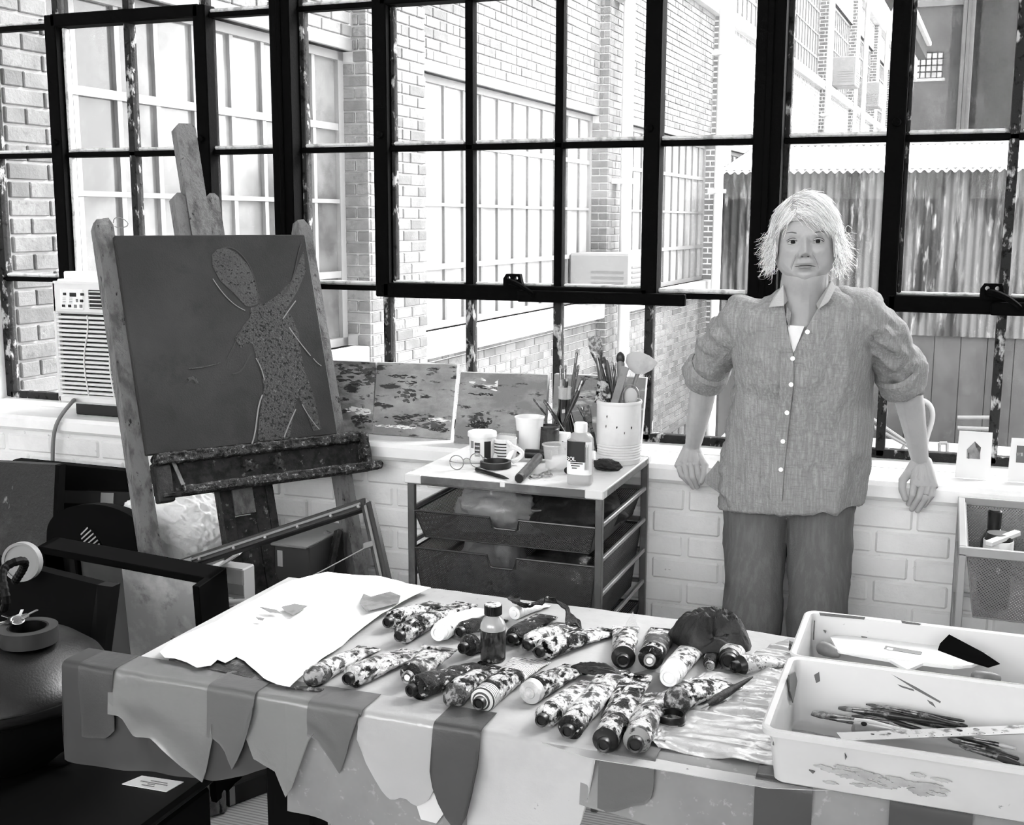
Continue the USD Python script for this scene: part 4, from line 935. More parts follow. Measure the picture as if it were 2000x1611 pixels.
drape('grey_strip', [(1168, 1580), (1178, 1585), (1205, 1584), (1230, 1572), (1270, 1565), (1278, 1540)], 'grey_tape', 'short grey strip with a ragged end right of the light paper sheet', off=.008, seed=12)
drape('grey_strip', [(1470, 1650), (1500, 1655), (1540, 1655), (1582, 1650)], 'grey_tape_dark', 'broad dark grey strip below the corner of the front bin', off=.008, seed=13)
drape('paper_skirt', [(1580, 1680), (1700, 1700), (1850, 1730), (2010, 1760)], 'kraft_grey', 'pale paper skirt below the white bins at bottom right', off=.003, seed=14)
drape('grey_strip', [(1730, 1700), (1790, 1720), (1850, 1730), (1890, 1735)], 'kraft_dark', 'dark strip hanging under the white bins at the far right bottom', off=.008, seed=15)

# ------------------------------------------------------------------ paint tubes
mat('foil_clean', 215, .22, metal=1.0, spots=(12, 80, .52, .60, (1, .5, 1)), spots2=(70, 26, .5, .6), bump=(110, .9))
mat('foil_smeared', 215, .28, metal=.9, spots=(8, 70, .47, .56, (1, .5, 1)), spots2=(12, 24, .52, .6), bump=(110, 1.0))
mat('foil_black', 40, .28, metal=.5, spots=(6, 36, .42, .52), spots2=(215, 85, .60, .66, (1, .4, 1)), bump=(110, .9))
mat('tube_white', 226, .4, spots=(60, 50, .62, .68), bump=(60, .3))
mat('label_pale', 196, .4, spots=(10, 70, .50, .59, (1, .6, 1)), spots2=(30, 150, .58, .62), bump=(90, .5))
mat('label_dark', 50, .4, spots=(150, 60, .55, .62), bump=(60, .4))
mat('print_lines', 205, .45, stripes=(60, 'y', .0055, .4), spots=(30, 40, .6, .66), bump=(60, .3))
mat('cap_black', 14, .35, spots=(50, 50, .6, .7)); mat('cap_grey', 130, .45, spots=(40, 60, .54, .6)); mat('cap_white', 235, .35); mat('cap_clear', 170, .25, spots=(220, 30, .5, .7))
mat('blob_paint', 46, .35, spots=(150, 60, .5, .6), bump=(90, .7))
TT = T1+.003
def paint_tube(cap, tail, label, r=.019, body='foil_smeared', cap_m='cap_black', lab=None, tw=None, cr=.0105, cl=.014, cm=.004, lift=0.0, sh=None, ring=None, kind='screw', bend=0.0, tlift=0.0):
    i = used.get('tube_seed', 0); used['tube_seed'] = i+1
    tw = tw or r*1.35
    A = at(*cap, 2, TT+r*.95+lift); B = at(*tail, 2, TT+.004+tlift)
    d = B-A; d[2] = 0; L = np.linalg.norm(d); d /= L; s = np.cross((0, 0, 1.), d); zz = TT+lift
    t = thing('paint_tube', label, 'paint tube', (A[0], A[1], zz), 'paint tubes scattered on the table')
    ax = np.array([d[0], d[1], -(r*.3)/L]); ax /= np.linalg.norm(ax)
    n, K = 30, 30; rings = []; a = np.arange(n)*2*np.pi/n
    b0 = cl+.006
    for k in range(K+1):
        f = k/K; w = r+(tw-r)*f**1.3; h = max(.0016, r*(1-f**1.5)**.9*(1-.1*f)); e = 1.0 if f < .15 else 1+.8*f
        ca, sa = np.cos(a), np.sin(a); X = np.sign(ca)*np.abs(ca)**(1/ (1+.0*e))*w; Z = sa*h
        zc = zz+h*.98+(tlift-lift)*f**2 if tlift else zz+h*.98
        P = A*np.array([1, 1, 0])+d*(b0+(L-b0)*f)+s*(X[:, None]+bend*f*f)+np.array([0, 0, 1.])*(Z+zc)[:, None]
        q = np.c_[f*L*38+0*a+i*9.1, np.cos(a)*1.2, np.sin(a)*1.2]
        amp = cm*(.25+.75*min(1, f*1.8))*(1 if f < .97 else .4)
        dd = (nz(q, 1.0, i, 3)*2)*amp
        nrm = s*np.cos(a)[:, None]+np.array([0, 0, 1.])*np.sin(a)[:, None]
        P = P+nrm*dd[:, None]; P[:, 2] = np.maximum(P[:, 2], zz+.0003+(tlift-lift)*f**2*(1 if tlift else 0)); rings.append(P)
    part(t, 'body', loft(rings), body, 28)
    if lab:
        j0, j1 = 3, 18; C = [R_.mean(0) for R_ in rings]
        part(t, 'label', loft([c+(R_-c)*1.012+np.array([0, 0, .0002]) for R_, c in list(zip(rings, C))[j0:j1]], False), lab, 28)
    o = A.copy(); o[2] = zz+r*.98
    pr = [(r*.98, b0+.001), (r*1.02, b0-.001), (r*.95, b0-.003), (cr*1.15, b0-.0095 if b0 > .012 else 0.0), (cr*.8, b0-.011)]
    part(t, 'shoulder', lathe([(.001, b0)]+pr+[(.001, b0-.011)], 26, o, d), sh or body, 40)
    if kind == 'screw':
        m = lathe([(.001, .003), (cr*.62, .003), (cr*.66, .0), (cr*.92, -.001), (cr, .001), (cr*1.05, cl*.6), (cr*1.02, cl*.8), (.001, cl*.85)], 24, o, d)
        cp = part(t, 'cap', m, cap_m, 35)
        if ring: part(cp, 'cap_disc', lathe([(.001, .0022), (cr*.55, .0022), (cr*.55, .0036), (.001, .0036)], 20, o, d), ring, 35)
    elif kind == 'blob':
        m = trimesh.creation.icosphere(3, r*1.0); m.vertices = m.vertices*(1+.5*nz(m.vertices, 90, i)[:, None]); m.vertices = m.vertices*np.array([1, 1, 1])+o+d*(b0*.6); m.vertices[:, 2] = np.maximum(m.vertices[:, 2], zz)
        part(t, 'paint_blob', m, cap_m, 50)
    elif kind == 'disc':
        part(t, 'cap', lathe([(.001, -.001), (r*.45, -.001), (r*.5, .001), (r*.96, .001), (r*1.0, .003), (r*1.0, b0*.8), (.001, b0*.8)], 30, o, d), cap_m, 35)
    # folded crimp at the tail
    e = A*np.array([1, 1, 0])+d*L+s*bend+np.array([0, 0, zz+.0022+tlift])
    part(t, 'crimp', bar(e-s*tw*.98-d*.006, e+s*tw*.98-d*.006, .010, .0032, (0, 0, 1), .001), body)
    return t
PT = paint_tube
PT((755, 1217), (858, 1176), 'dark-capped smeared tube at the back left end of the tube row', .0185, 'foil_smeared', lab='label_pale')
PT((778, 1244), (912, 1176), 'long crumpled silver tube beside the backmost one, black cap forward', .020, 'foil_smeared', cm=.006)
PT((855, 1238), (941, 1187), 'clean white tube with a round white screw cap among the back row', .020, 'tube_white', 'cap_white', cr=.0155, cl=.016, cm=.002, ring='cap_white')
PT((896, 1236), (975, 1206), 'small dark tube just right of the white-capped tube', .017, 'foil_black')
PT((902, 1267), (990, 1240), 'short black-capped tube lying partly behind the brown bottle', .0195, 'foil_black', lab='label_dark')
PT((607, 1327), (722, 1262), 'leftmost tube with a speckled paint-blob end beside the white paper', .0185, 'foil_clean', 'blob_paint', kind='blob', lab='label_pale')
PT((677, 1328), (812, 1270), 'flattened silver tube second from the left, dark cap caked with paint', .0205, 'foil_clean', 'cap_black', cm=.005, tw=.034)
PT((794, 1325), (860, 1262), 'half-rolled tube with a wide flared foil tail and ringed cap', .0205, 'foil_clean', 'cap_grey', tw=.036, ring='cap_white', cm=.005, sh='foil_black', tlift=.02)
PT((800, 1350), (962, 1296), 'long twisted dark tube pointing to the brown bottle base', .021, 'foil_black', cm=.007)
PT((884, 1362), (958, 1302), 'stubby tube with a rounded paint-caked end left of the striped one', .0205, 'foil_smeared', 'blob_paint', kind='blob')
PT((934, 1376), (1038, 1286), 'tube with fine printed lines across its broad tail', .0215, 'print_lines', 'cap_black', lab='foil_smeared', tw=.037, cm=.004)
PT((1034, 1354), (1130, 1300), 'tube with a flat pale disc end and a dark folded tail', .0205, 'foil_smeared', 'cap_clear', kind='disc', cm=.006, tw=.03)
PT((1028, 1262), (1110, 1217), 'grey-shouldered tube with black cap lying behind a longer dark one', .019, 'foil_clean', lab='label_pale')
PT((1050, 1275), (1193, 1228), 'long dark crumpled tube right of the brown bottle with twisted tail', .0205, 'foil_smeared', cm=.006)
PT((998, 1250), (1068, 1200), 'black tube half hidden just behind the brown bottle', .018, 'foil_black', cm=.006)
PT((1004, 1198), (1062, 1178), 'small tube with a pale round end beneath the twisted strip', .014, 'tube_white', 'cap_white', kind='disc')
PT((1217, 1292), (1222, 1222), 'wide silver tube facing the viewer, all-black cap, mid back row', .0215, 'foil_clean', 'cap_black', cr=.0115, sh='cap_black', tw=.027, cm=.005)
PT((1268, 1292), (1299, 1226), 'dark tube with a bright white ring on its cap', .0225, 'foil_smeared', 'cap_grey', ring='cap_white', sh='foil_black', tw=.03, lab='label_dark')
PT((1306, 1325), (1368, 1248), 'plump pale tube with a large smooth white flip cap', .021, 'tube_white', 'cap_white', cr=.0165, cl=.018, lab='label_pale', cm=.0015, ring='cap_white')
PT((1386, 1302), (1397, 1262), 'little narrow dark tube under the black rag', .0125, 'foil_black', 'cap_grey', cr=.009, cl=.010)
PT((1423, 1294), (1437, 1250), 'tube with printed dark band and large black cap by the rag', .020, 'print_lines', 'cap_black', lab='label_pale', cr=.015, sh='cap_black')
PT((1432, 1303), (1540, 1289), 'tube lying crosswise with its pale label running under the back bin', .0175, 'label_pale', 'cap_black', lab=None, cm=.002, sh='cap_black')
PT((1316, 1372), (1420, 1330), 'fat paint-caked dark tube next to the long knife', .022, 'foil_smeared', 'blob_paint', kind='blob', cm=.005, tw=.034)
PT((1056, 1409), (1160, 1330), 'silver tube at the left of the four aligned front tubes', .019, 'foil_clean', 'cap_black', lab='label_pale', cm=.003)
PT((1107, 1431), (1203, 1306), 'second of the four front tubes, tall folded tail and dark cap', .020, 'foil_clean', 'cap_black', lab='label_pale', cm=.005, sh='foil_black', tlift=.012)
PT((1178, 1457), (1243, 1314), 'third of the four front tubes, wrinkled foil with black shoulder', .020, 'foil_smeared', 'cap_black', cm=.006, sh='cap_black', tlift=.012)
PT((1240, 1457), (1284, 1352), 'bright silver tube at the right of the four front tubes', .021, 'foil_clean', 'cap_black', cm=.004, cr=.0125, sh='cap_grey', tw=.027)

# bottle of medium
mat('amber_glass', 52, .12, spec=.7, spots=(14, 30, .4, .6), spots2=(120, 40, .62, .7))
mat('cap_top', 190, .5, spots=(40, 90, .5, .6)); mat('grey_clear', 150, .12, spec=.7)
o = at(963, 1288, 2, TT)
t = thing('medium_bottle', 'small dark glass bottle with a ribbed screw cap standing among the tubes', 'bottle', o)
part(t, 'bottle', lathe([(.001, 0), (.021, 0), (.0235, .003), (.0235, .060)], 36, o), 'amber_glass', 40)
part(t, 'clear_shoulder', lathe([(.0235, .060), (.0232, .068), (.019, .078), (.013, .084), (.012, .090), (.001, .09)], 36, o), 'grey_clear', 40)
aa = np.linspace(0, 2*np.pi, 97)[:-1]; rr = .0158+.0008*np.sign(np.sin(aa*24))
cp = part(t, 'cap', prism(sg.Polygon(np.c_[rr*np.cos(aa), rr*np.sin(aa)]), .017, frame4((1, 0, 0), (0, 1, 0), (0, 0, 1), o+np.array([0, 0, .088]))), 'cap_black')
part(cp, 'cap_top', lathe([(.001, 0), (.0145, 0), (.0150, .0015), (.014, .003), (.001, .0035)], 30, o+np.array([0, 0, .1045])), 'cap_top', 40)
# rags and scraps
mat('rag_black', 20, .6, spots=(55, 14, .52, .66), bump=(40, .6)); mat('strip_dark', 40, .4, spots=(170, 22, .55, .64), bump=(60, .7)); mat('clear_film', 200, .15, alpha=.3)
def rag(name, c, rx, ry, rz, m, label, seed, cat='rag'):
    """a heaped cloth: folds running over a mound, its edge on the table"""
    N = 64; a = np.linspace(-1, 1, N); A, B = np.meshgrid(a, a, indexing='ij')
    X, Y = A*np.sqrt(1-B*B/2), B*np.sqrt(1-A*A/2); R_ = np.hypot(X, Y); th = seed*.7
    u, v = X*math.cos(th)+Y*math.sin(th), -X*math.sin(th)+Y*math.cos(th); P = np.c_[(u*1.1).ravel(), (v*2.6).ravel(), 0*u.ravel()]
    P = P+.5*np.c_[nz(P*.8, 1, seed+2, 2), nz(P*.8, 1, seed+3, 2), 0*P[:, 0]]
    f = (1-np.abs(nz(P, 1.0, seed, 2))*3.6).reshape(N, N); f2 = (1-np.abs(nz(P*2.3, 1.0, seed+9, 2))*3.6).reshape(N, N)
    env = np.clip(1-R_**2.6, 0, 1)**.7; H = rz*env*(.62+.62*f+.28*f2)+.0015
    k = 1+.22*nz(np.c_[np.arctan2(Y, X).ravel()*1.6, 0*X.ravel(), 0*X.ravel()+seed], 1.0, seed, 2).reshape(N, N)
    G = np.stack([c[0]+X*rx*k, c[1]+Y*ry*k, c[2]+np.maximum(H, .001)], -1)
    return solo(name, sheet(G[:, ::-1], .002), m, label, cat, None, 50)
rag('paint_rag', at(1385, 1256, 2, TT+.012), .075, .060, .050, 'rag_black', 'crumpled black rag heaped on the tubes near the back bin', 41)
rag('black_paper_fold', at(1165, 1312, 2, TT+.010), .046, .020, .010, 'rag_black', 'flat folded black paper tongue lying behind the four front tubes', 45, 'paper')
def strip_path(pts, w, m, name, label, cat):
    P = spline(pts, 30); d = np.gradient(P, axis=0); d /= np.linalg.norm(d, axis=1)[:, None]; s = np.cross(d, (0, .5, 1.)); s /= np.linalg.norm(s, axis=1)[:, None]
    ws = np.linspace(-1, 1, 13); G = np.array([[p+sd*w*q+np.array([0, 0, .003*math.cos(q*4+i*.7)]) for q in ws] for i, (p, sd) in enumerate(zip(P, s))])
    G += .009*nz(G.reshape(-1, 3), 70, 3)[:, None].reshape(G.shape[:2]+(1,))
    return solo(name, sheet(G, .002), m, label, cat, None, 40)
strip_path([at(1122, 1222, 2, TT+.006), at(1108, 1192, 2, TT+.025), at(1085, 1172, 2, TT+.042), at(1062, 1170, 2, TT+.042), at(1040, 1182, 2, TT+.035), at(1015, 1180, 2, TT+.035), at(1003, 1166, 2, TT+.045)], .017, 'foil_black', 'tube_strip', 'twisted empty tube strip arching up at the table back edge', 'paint tube')
q = at(1232, 1222, 2, TT)
solo('clear_offcut', hull([q+np.array(o) for o in ((-.012, 0, 0), (.012, .004, 0), (.003, .003, .03), (-.012, .001, 0.0), (.012, .006, 0), (.003, .0045, .03))]), 'clear_film', 'tiny clear plastic offcut standing at the table back edge', 'plastic')
q = at(1311, 1412, 2, TT)
t = thing('jar_cap', 'empty black screw cap lying open side up beside the front tubes', 'cap', q)
part(t, 'cap_wall', lathe([(.0195, .003), (.0195, .016), (.0225, .017), (.0235, .014), (.0235, .001), (.022, 0), (.001, 0), (.001, .003), (.0195, .003)], 40, q), 'cap_black', 40)
part(t, 'cap_ridge', lathe([(.0235, .004), (.0243, .005), (.0235, .006)], 40, q), 'cap_grey', 40)
A, B = at(1369, 1384, 2, TT+.012), at(1470, 1322, 2, TT+.02)
t = thing('modelling_tool', 'dark tapered wooden tool lying across the foil sheet', 'tool', (A+B)/2)
part(t, 'handle', tube([A+(B-A)*f for f in np.linspace(.12, .9, 10)], [.003, .0055, .007, .0075, .0075, .007, .006, .005, .004, .003], 12), 'easel_dark', 40)
part(t, 'tip', tube([A, A+(B-A)*.06, A+(B-A)*.13], [.0006, .002, .003], 10), 'ac_grey', 40); part(t, 'tail', tube([A+(B-A)*.9, B], [.003, .0012], 10), 'easel_dark', 40)
for i, (a, b, lab) in enumerate((((560, 1341), (632, 1348), 'short paint-stained stick at the front corner of the palette board'),)):
    A, B = at(*a, 2, TT+.005), at(*b, 2, TT+.005); solo('paint_stick', tube([A, A+(B-A)*.6, B], [.003, .004, .0035], 8), 'blob_paint', lab, 'stick', smooth=True)

# ------------------------------------------------------------------ white plastic bins
mat('bin_shade_soft', 168, .5, spots=(140, 20, .4, .7)); mat('bin_plastic', 190, .34, spec=.3, spots=(178, 3, .45, .7), spots2=(70, 34, .70, .75), tl=.06)  # the first grey is for the shade band painted on the front bin
mat('wood_handle', 120, .4, spots=(100, 20, .45, .65)); mat('steel', 170, .3, metal=.9, spots=(90, 40, .55, .65)); mat('brush_dark', 34, .35, spots=(110, 50, .58, .66)); mat('bristle', 70, .7, spots=(120, 80, .5, .6)); mat('ferrule', 120, .3, metal=.9, spots=(60, 60, .5, .6)); mat('white_plastic', 228, .35); mat('brush_pale', 176, .45, spots=(60, 40, .58, .64))
def rrect(x0, y0, x1, y1, r, z, n=6):
    P = []
    for cx, cy, a0 in ((x1-r, y1-r, 0), (x0+r, y1-r, 90), (x0+r, y0+r, 180), (x1-r, y0+r, 270)):
        for k in range(n): a = math.radians(a0+90*k/(n-1)); P.append((cx+r*math.cos(a), cy+r*math.sin(a), z))
    return np.array(P)
def bin_(label, x0, y0, x1, y1, zb, zr, dx, dy):
    t = thing('plastic_bin', label, 'bin', ((x0+x1)/2, (y0+y1)/2, zb))
    th = .003; R = .016
    rr_ = [rrect(x0+dx, y0+dy, x1-dx, y1-dy, R, zb), rrect(x0+dx*.8, y0+dy*.8, x1-dx*.8, y1-dy*.8, R, zb+.006), rrect(x0+.004, y0+.004, x1-.004, y1-.004, R, zr-.008),
           rrect(x0-.005, y0-.005, x1+.005, y1+.005, R+.005, zr-.010), rrect(x0-.006, y0-.006, x1+.006, y1+.006, R+.006, zr-.002), rrect(x0-.003, y0-.003, x1+.003, y1+.003, R+.003, zr), rrect(x0+.005, y0+.005, x1-.005, y1-.005, R-.004, zr-.002),
           rrect(x0+.008, y0+.008, x1-.008, y1-.008, R-.006, zr-.012), rrect(x0+dx*.8+th, y0+dy*.8+th, x1-dx*.8-th, y1-dy*.8-th, R-.004, zb+.010), rrect(x0+dx+th, y0+dy+th, x1-dx-th, y1-dy-th, R-.005, zb+.004)]
    part(t, 'tub', loft(rr_), 'bin_plastic', 40)
    for k, (px, py) in enumerate(()): pass
    return t
BX0, BX1 = -.206, .52
ZR, ZB = .845, T1+.004
yb0 = at(1580, 1192, 2, ZR)[1]; ym = at(1547, 1280, 2, ZR)[1]; yf0 = at(1490, 1421, 2, ZR)[1]
bb = bin_('back white plastic bin holding a scraper and white palette, nearer the woman', BX0, ym+.006, BX1, yb0, ZB, ZR, .012, .030)
bf = bin_('front white plastic bin full of brushes and a steel ruler at lower right', BX0, yf0, BX1, ym-.006, ZB+.001, ZR+.001, .012, .045)
def stain(parent, pts, axis_pt, nrm, m='blob_paint', nm='stain_or_shade'):
    P = [atp(x, y, axis_pt, nrm) for x, y in pts]; nrm = np.asarray(nrm, float); part(parent, nm, hull([p+nrm*o for p in P for o in (-.0008, .0012)]), m)
wl = np.array([BX0+.016, ym-.1, .8]); wb = np.array([0, ym-.024, .80]); nbk = np.array([0, -.9, .35])
stain(bf, [(1540, 1318), (1552, 1312), (1556, 1330), (1548, 1372), (1542, 1350)], np.array([BX0+.014, 0, .8]), np.array([.99, 0, .1]), 'grey_tape')
for pts in ([(1740, 1316), (1790, 1342), (1838, 1370), (1836, 1373), (1788, 1347)], [(1590, 1318), (1600, 1312), (1602, 1330), (1594, 1334)], [(1752, 1336), (1784, 1346), (1786, 1350), (1760, 1342)], [(1810, 1366), (1822, 1372), (1828, 1382), (1816, 1374)]):
    stain(bf, pts, np.array([0, ym-.017, ZR-.02]), np.array([0, -.93, .37]), 'grey_tape_dark')
for pts in ([(1584, 1210), (1592, 1212), (1590, 1250), (1586, 1248)], [(1600, 1196), (1690, 1205), (1688, 1210), (1602, 1202)], [(1760, 1212), (1800, 1218), (1796, 1221), (1762, 1217)], [(1682, 1242), (1694, 1244), (1692, 1250), (1684, 1248)], [(1608, 1230), (1614, 1232), (1612, 1237)]):
    stain(bb, pts, np.array([0, yb0-.012, ZR-.02]), np.array([0, -.95, .3]), 'grey_tape_dark')
for pts in ([(1650, 1470), (1654, 1478), (1651, 1483)], [(1580, 1503), (1592, 1506), (1588, 1510)], [(1510, 1447), (1512, 1455), (1509, 1453)]):
    stain(bf, pts, np.array([0, yf0+.020, .79]), np.array([0, -.93, -.38]), 'grey_tape')
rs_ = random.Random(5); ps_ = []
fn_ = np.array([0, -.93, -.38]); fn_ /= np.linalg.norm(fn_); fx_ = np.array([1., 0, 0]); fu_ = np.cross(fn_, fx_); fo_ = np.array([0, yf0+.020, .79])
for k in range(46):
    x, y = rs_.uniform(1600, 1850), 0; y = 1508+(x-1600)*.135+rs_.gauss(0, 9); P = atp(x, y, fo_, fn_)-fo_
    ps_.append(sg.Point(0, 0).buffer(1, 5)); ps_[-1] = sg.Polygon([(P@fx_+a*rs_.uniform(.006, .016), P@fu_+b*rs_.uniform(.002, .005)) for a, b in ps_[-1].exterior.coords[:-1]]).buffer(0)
part(bf, 'stain_or_shade', prism(unary_union(ps_).simplify(.0005), .001, frame4(fx_, fu_, fn_, fo_)), 'bin_shade_soft')  # soft shade below the rim, painted as grey blotches on the front wall
def fz(x, y, z): return at(x, y, 2, z)
def brush(a, b, za, zb, label, r=.004, kind='round', group=None, hm='brush_dark', name='paint_brush', fl=.035, bl=.022, bw=None, bm='bristle', at_=None):
    """handle end at pixel a (height za), bristle tip at pixel b (height zb)"""
    A, B = (fz(*a, za), fz(*b, zb)) if at_ is None else at_
    d = B-A; L = np.linalg.norm(d); d /= L
    t = thing(name, label, 'brush', A, group or ('brushes lying in the front bin' if at_ is None else 'brushes standing on the drawer cart'))
    h1 = L-fl-bl
    part(t, 'handle', tube([A+d*h1*f for f in (0, .04, .35, .75, 1)], [r*.4, r*.7, r*.8, r*1.25, r*.9], 10), hm, 40)
    bw = bw or r*1.1
    s = np.cross(d, (0, 0, 1.) if at_ is None else FWD); s /= np.linalg.norm(s); q = np.cross(s, d)
    def ell(f, w, h): a_ = np.arange(12)*2*np.pi/12; return A+d*f+s*(w*np.cos(a_))[:, None]+q*(h*np.sin(a_))[:, None]
    part(t, 'ferrule', loft([ell(h1-.001, r*.95, r*.95), ell(h1+fl*.5, (r+bw)/2, r*.9), ell(h1+fl, bw, r*.75)]), 'ferrule', 40)
    tip = .25 if kind == 'round' else .9
    part(t, 'bristles', loft([ell(h1+fl-.001, bw*.95, r*.7), ell(h1+fl+bl*.5, bw*1.1, r*.75), ell(L-.001, bw*tip, r*.35)]), bm, 40)
    return t
ZL = ZB+.034
brush((1890, 1418), (1636, 1382), ZL+.018, ZL+.016, 'dark brush topmost in the front bin with a pale crusted head', .0048, 'flat', fl=.03)
brush((1884, 1408), (1690, 1375), ZL+.024, ZL+.02, 'thin black brush lying along the back of the brush pile', .0032)
brush((1886, 1428), (1700, 1384), ZL+.012, ZL+.010, 'thick black-handled brush under the thin black one', .0055, 'flat')
brush((1790, 1432), (1585, 1392), ZL+.014, ZL+.012, 'pale flat brush at the left of the brush pile', .0058, 'flat', hm='brush_pale', bw=.010, bl=.03)
brush((1800, 1425), (1655, 1384), ZL+.006, ZL+.006, 'short dark brush low in the middle of the pile', .004)
brush((1960, 1470), (1760, 1400), ZL+.004, ZL+.004, 'grey brush slanting under the steel ruler', .0042)
brush((1990, 1482), (1850, 1442), ZL+.008, ZL+.006, 'dark brush lying between ruler and bin front', .005, hm='brush_dark')
brush((2010, 1498), (1872, 1455), ZL+.004, ZL+.004, 'second dark brush close to the front wall of the bin', .0045)
A, B = fz(1664, 1424, ZL+.012), fz(1752, 1432, ZL+.008)
d = (B-A); Lh = np.linalg.norm(d); d /= Lh
t = thing('wood_knife', 'rounded wooden knife handle with a hole lying before the brushes', 'knife', A)
part(t, 'handle', tube([A+d*Lh*f for f in (0, .03, .1, .3, .6, .85, 1)], [.004, .009, .0115, .012, .010, .008, .0055], 16), 'wood_handle', 40)
part(t, 'eyelet', lathe([(.001, 0), (.0045, 0), (.0045, .001), (.001, .001)], 14, A+d*Lh*.26+np.array([0, -.003, .0112]), (0, -.2, 1)), 'black_paint')
# steel ruler
pts = [(1636, 1436), (1652, 1428), (1890, 1410), (2010, 1404), (2010, 1440), (1800, 1450), (1700, 1452)]
A, B = fz(1640, 1440, ZL+.022), fz(2030, 1424, ZL+.03); d = B-A; Lr = np.linalg.norm(d); d /= Lr; s = np.cross((0, 0, 1.), d); s /= np.linalg.norm(s); nn = np.cross(d, s)
rp = sg.box(0, -.014, Lr, .014)
for u in (.05, .075): rp = rp.difference(sg.Point(u, .004).buffer(.0028))
for u in (.18, .205): rp = rp.difference(sg.Point(u, .005).buffer(.0045))
for k in range(12): rp = rp.difference(sg.Point(.10+k*.0125, -.008).buffer(.0011, 4))
t = thing('steel_ruler', 'perforated steel ruler lying over the brushes in the front bin', 'ruler', A)
part(t, 'blade', prism(rp, .0012, frame4(d, s, nn, A)), 'steel')
brush((1880, 1436), (1662, 1398), ZL+.004, ZL+.004, 'grey-handled brush at the front edge of the brush pile', .0045, hm='brush_pale')
brush((1870, 1414), (1720, 1378), ZL+.030, ZL+.026, 'short crusted brush resting highest at the back of the pile', .004)
brush((1985, 1462), (1872, 1436), ZL+.012, ZL+.010, 'slim pale brush poking out right under the ruler', .0035, hm='brush_pale')
# back bin: white palette, black comb, wooden handles, knives
ZK = ZB+.052
pp = [(1626, 1247), (1650, 1246), (1800, 1262), (1925, 1280), (1918, 1290), (1895, 1300), (1860, 1303), (1800, 1296), (1772, 1308), (1740, 1290), (1680, 1280), (1640, 1272)]
L = [fz(x, y, ZK+.012)[:2] for x, y in pp]
m = prism(sg.Polygon(L).buffer(.004), .005); m.apply_translation((0, 0, ZK+.010))
t = thing('white_palette', 'white plastic scraper plate with a curved handle lying in the back bin', 'palette', fz(1780, 1280, ZK)); part(t, 'plate', m, 'white_plastic', 35)
A, B = fz(1640, 1274, ZK+.016), fz(1880, 1300, ZK+.016); part(t, 'rib', bar(A, B, .003, .003), 'white_plastic')
a, b = fz(1728, 1264, ZK+.0155), fz(1800, 1276, ZK+.0155); part(t, 'sticker', bar(a, b, .016, .0006), 'ac_grey'); a, b = fz(1732, 1266, ZK+.016), fz(1744, 1268, ZK+.016); part(t, 'sticker_mark', bar(a, b, .010, .0006), 'white_card')
pp = [(1832, 1270), (1838, 1258), (1854, 1240), (1880, 1252), (1920, 1272), (1952, 1296), (1945, 1304), (1918, 1305), (1890, 1285)]
L = [fz(x, y, ZK+.03)[:2] for x, y in pp]
cpt = fz(1890, 1285, ZK+.03); cn = np.array([-.1, -.75, .66]); cn /= np.linalg.norm(cn)
t = solo('notched_comb', hull([atp(x, y, cpt, cn)+cn*o for x, y in ((1832, 1270), (1836, 1258), (1854, 1240), (1880, 1254), (1920, 1275), (1953, 1297), (1930, 1304), (1890, 1292)) for o in (0, .003)]), 'black_paint', 'black wedge-shaped comb scraper on the white palette', 'scraper')
for a, b, r, lab in (((1598, 1262), (1640, 1278), .0125, 'bulbous wooden tool handle at the left end of the back bin'), ((1900, 1322), (1952, 1325), .012, 'rounded wooden handle under the black comb scraper')):
    A, B = fz(*a, ZB+.062), fz(*b, ZB+.058); d = B-A
    solo('tool_handle', tube([A+d*f for f in (-.02, .0, .12, .4, .75, 1.0, 1.05)], [.002, r*.6, r*.95, r, r*.8, r*.5, .002], 18), 'wood_handle', lab, 'handle', smooth=50)
A, B = fz(1648, 1279, ZB+.016), fz(1740, 1300, ZB+.012); t = thing('palette_knife', 'thin dark palette knife beneath the white palette', 'knife', A)
part(t, 'blade', bar(A, (A+B)/2, .010, .0012), 'steel'); part(t, 'grip', tube([(A+B)/2, B], [.005, .007], 10), 'brush_dark', 40)
q = at(1566, 1262, 2, TT+.02); solo('pencil_stub', tube([at(1546, 1268, 2, TT+.01), at(1548, 1250, 2, TT+.03)], [.006, .0055], 12), 'cap_grey', 'small grey pencil stub poking up behind the bin corner', 'pencil', smooth=40)
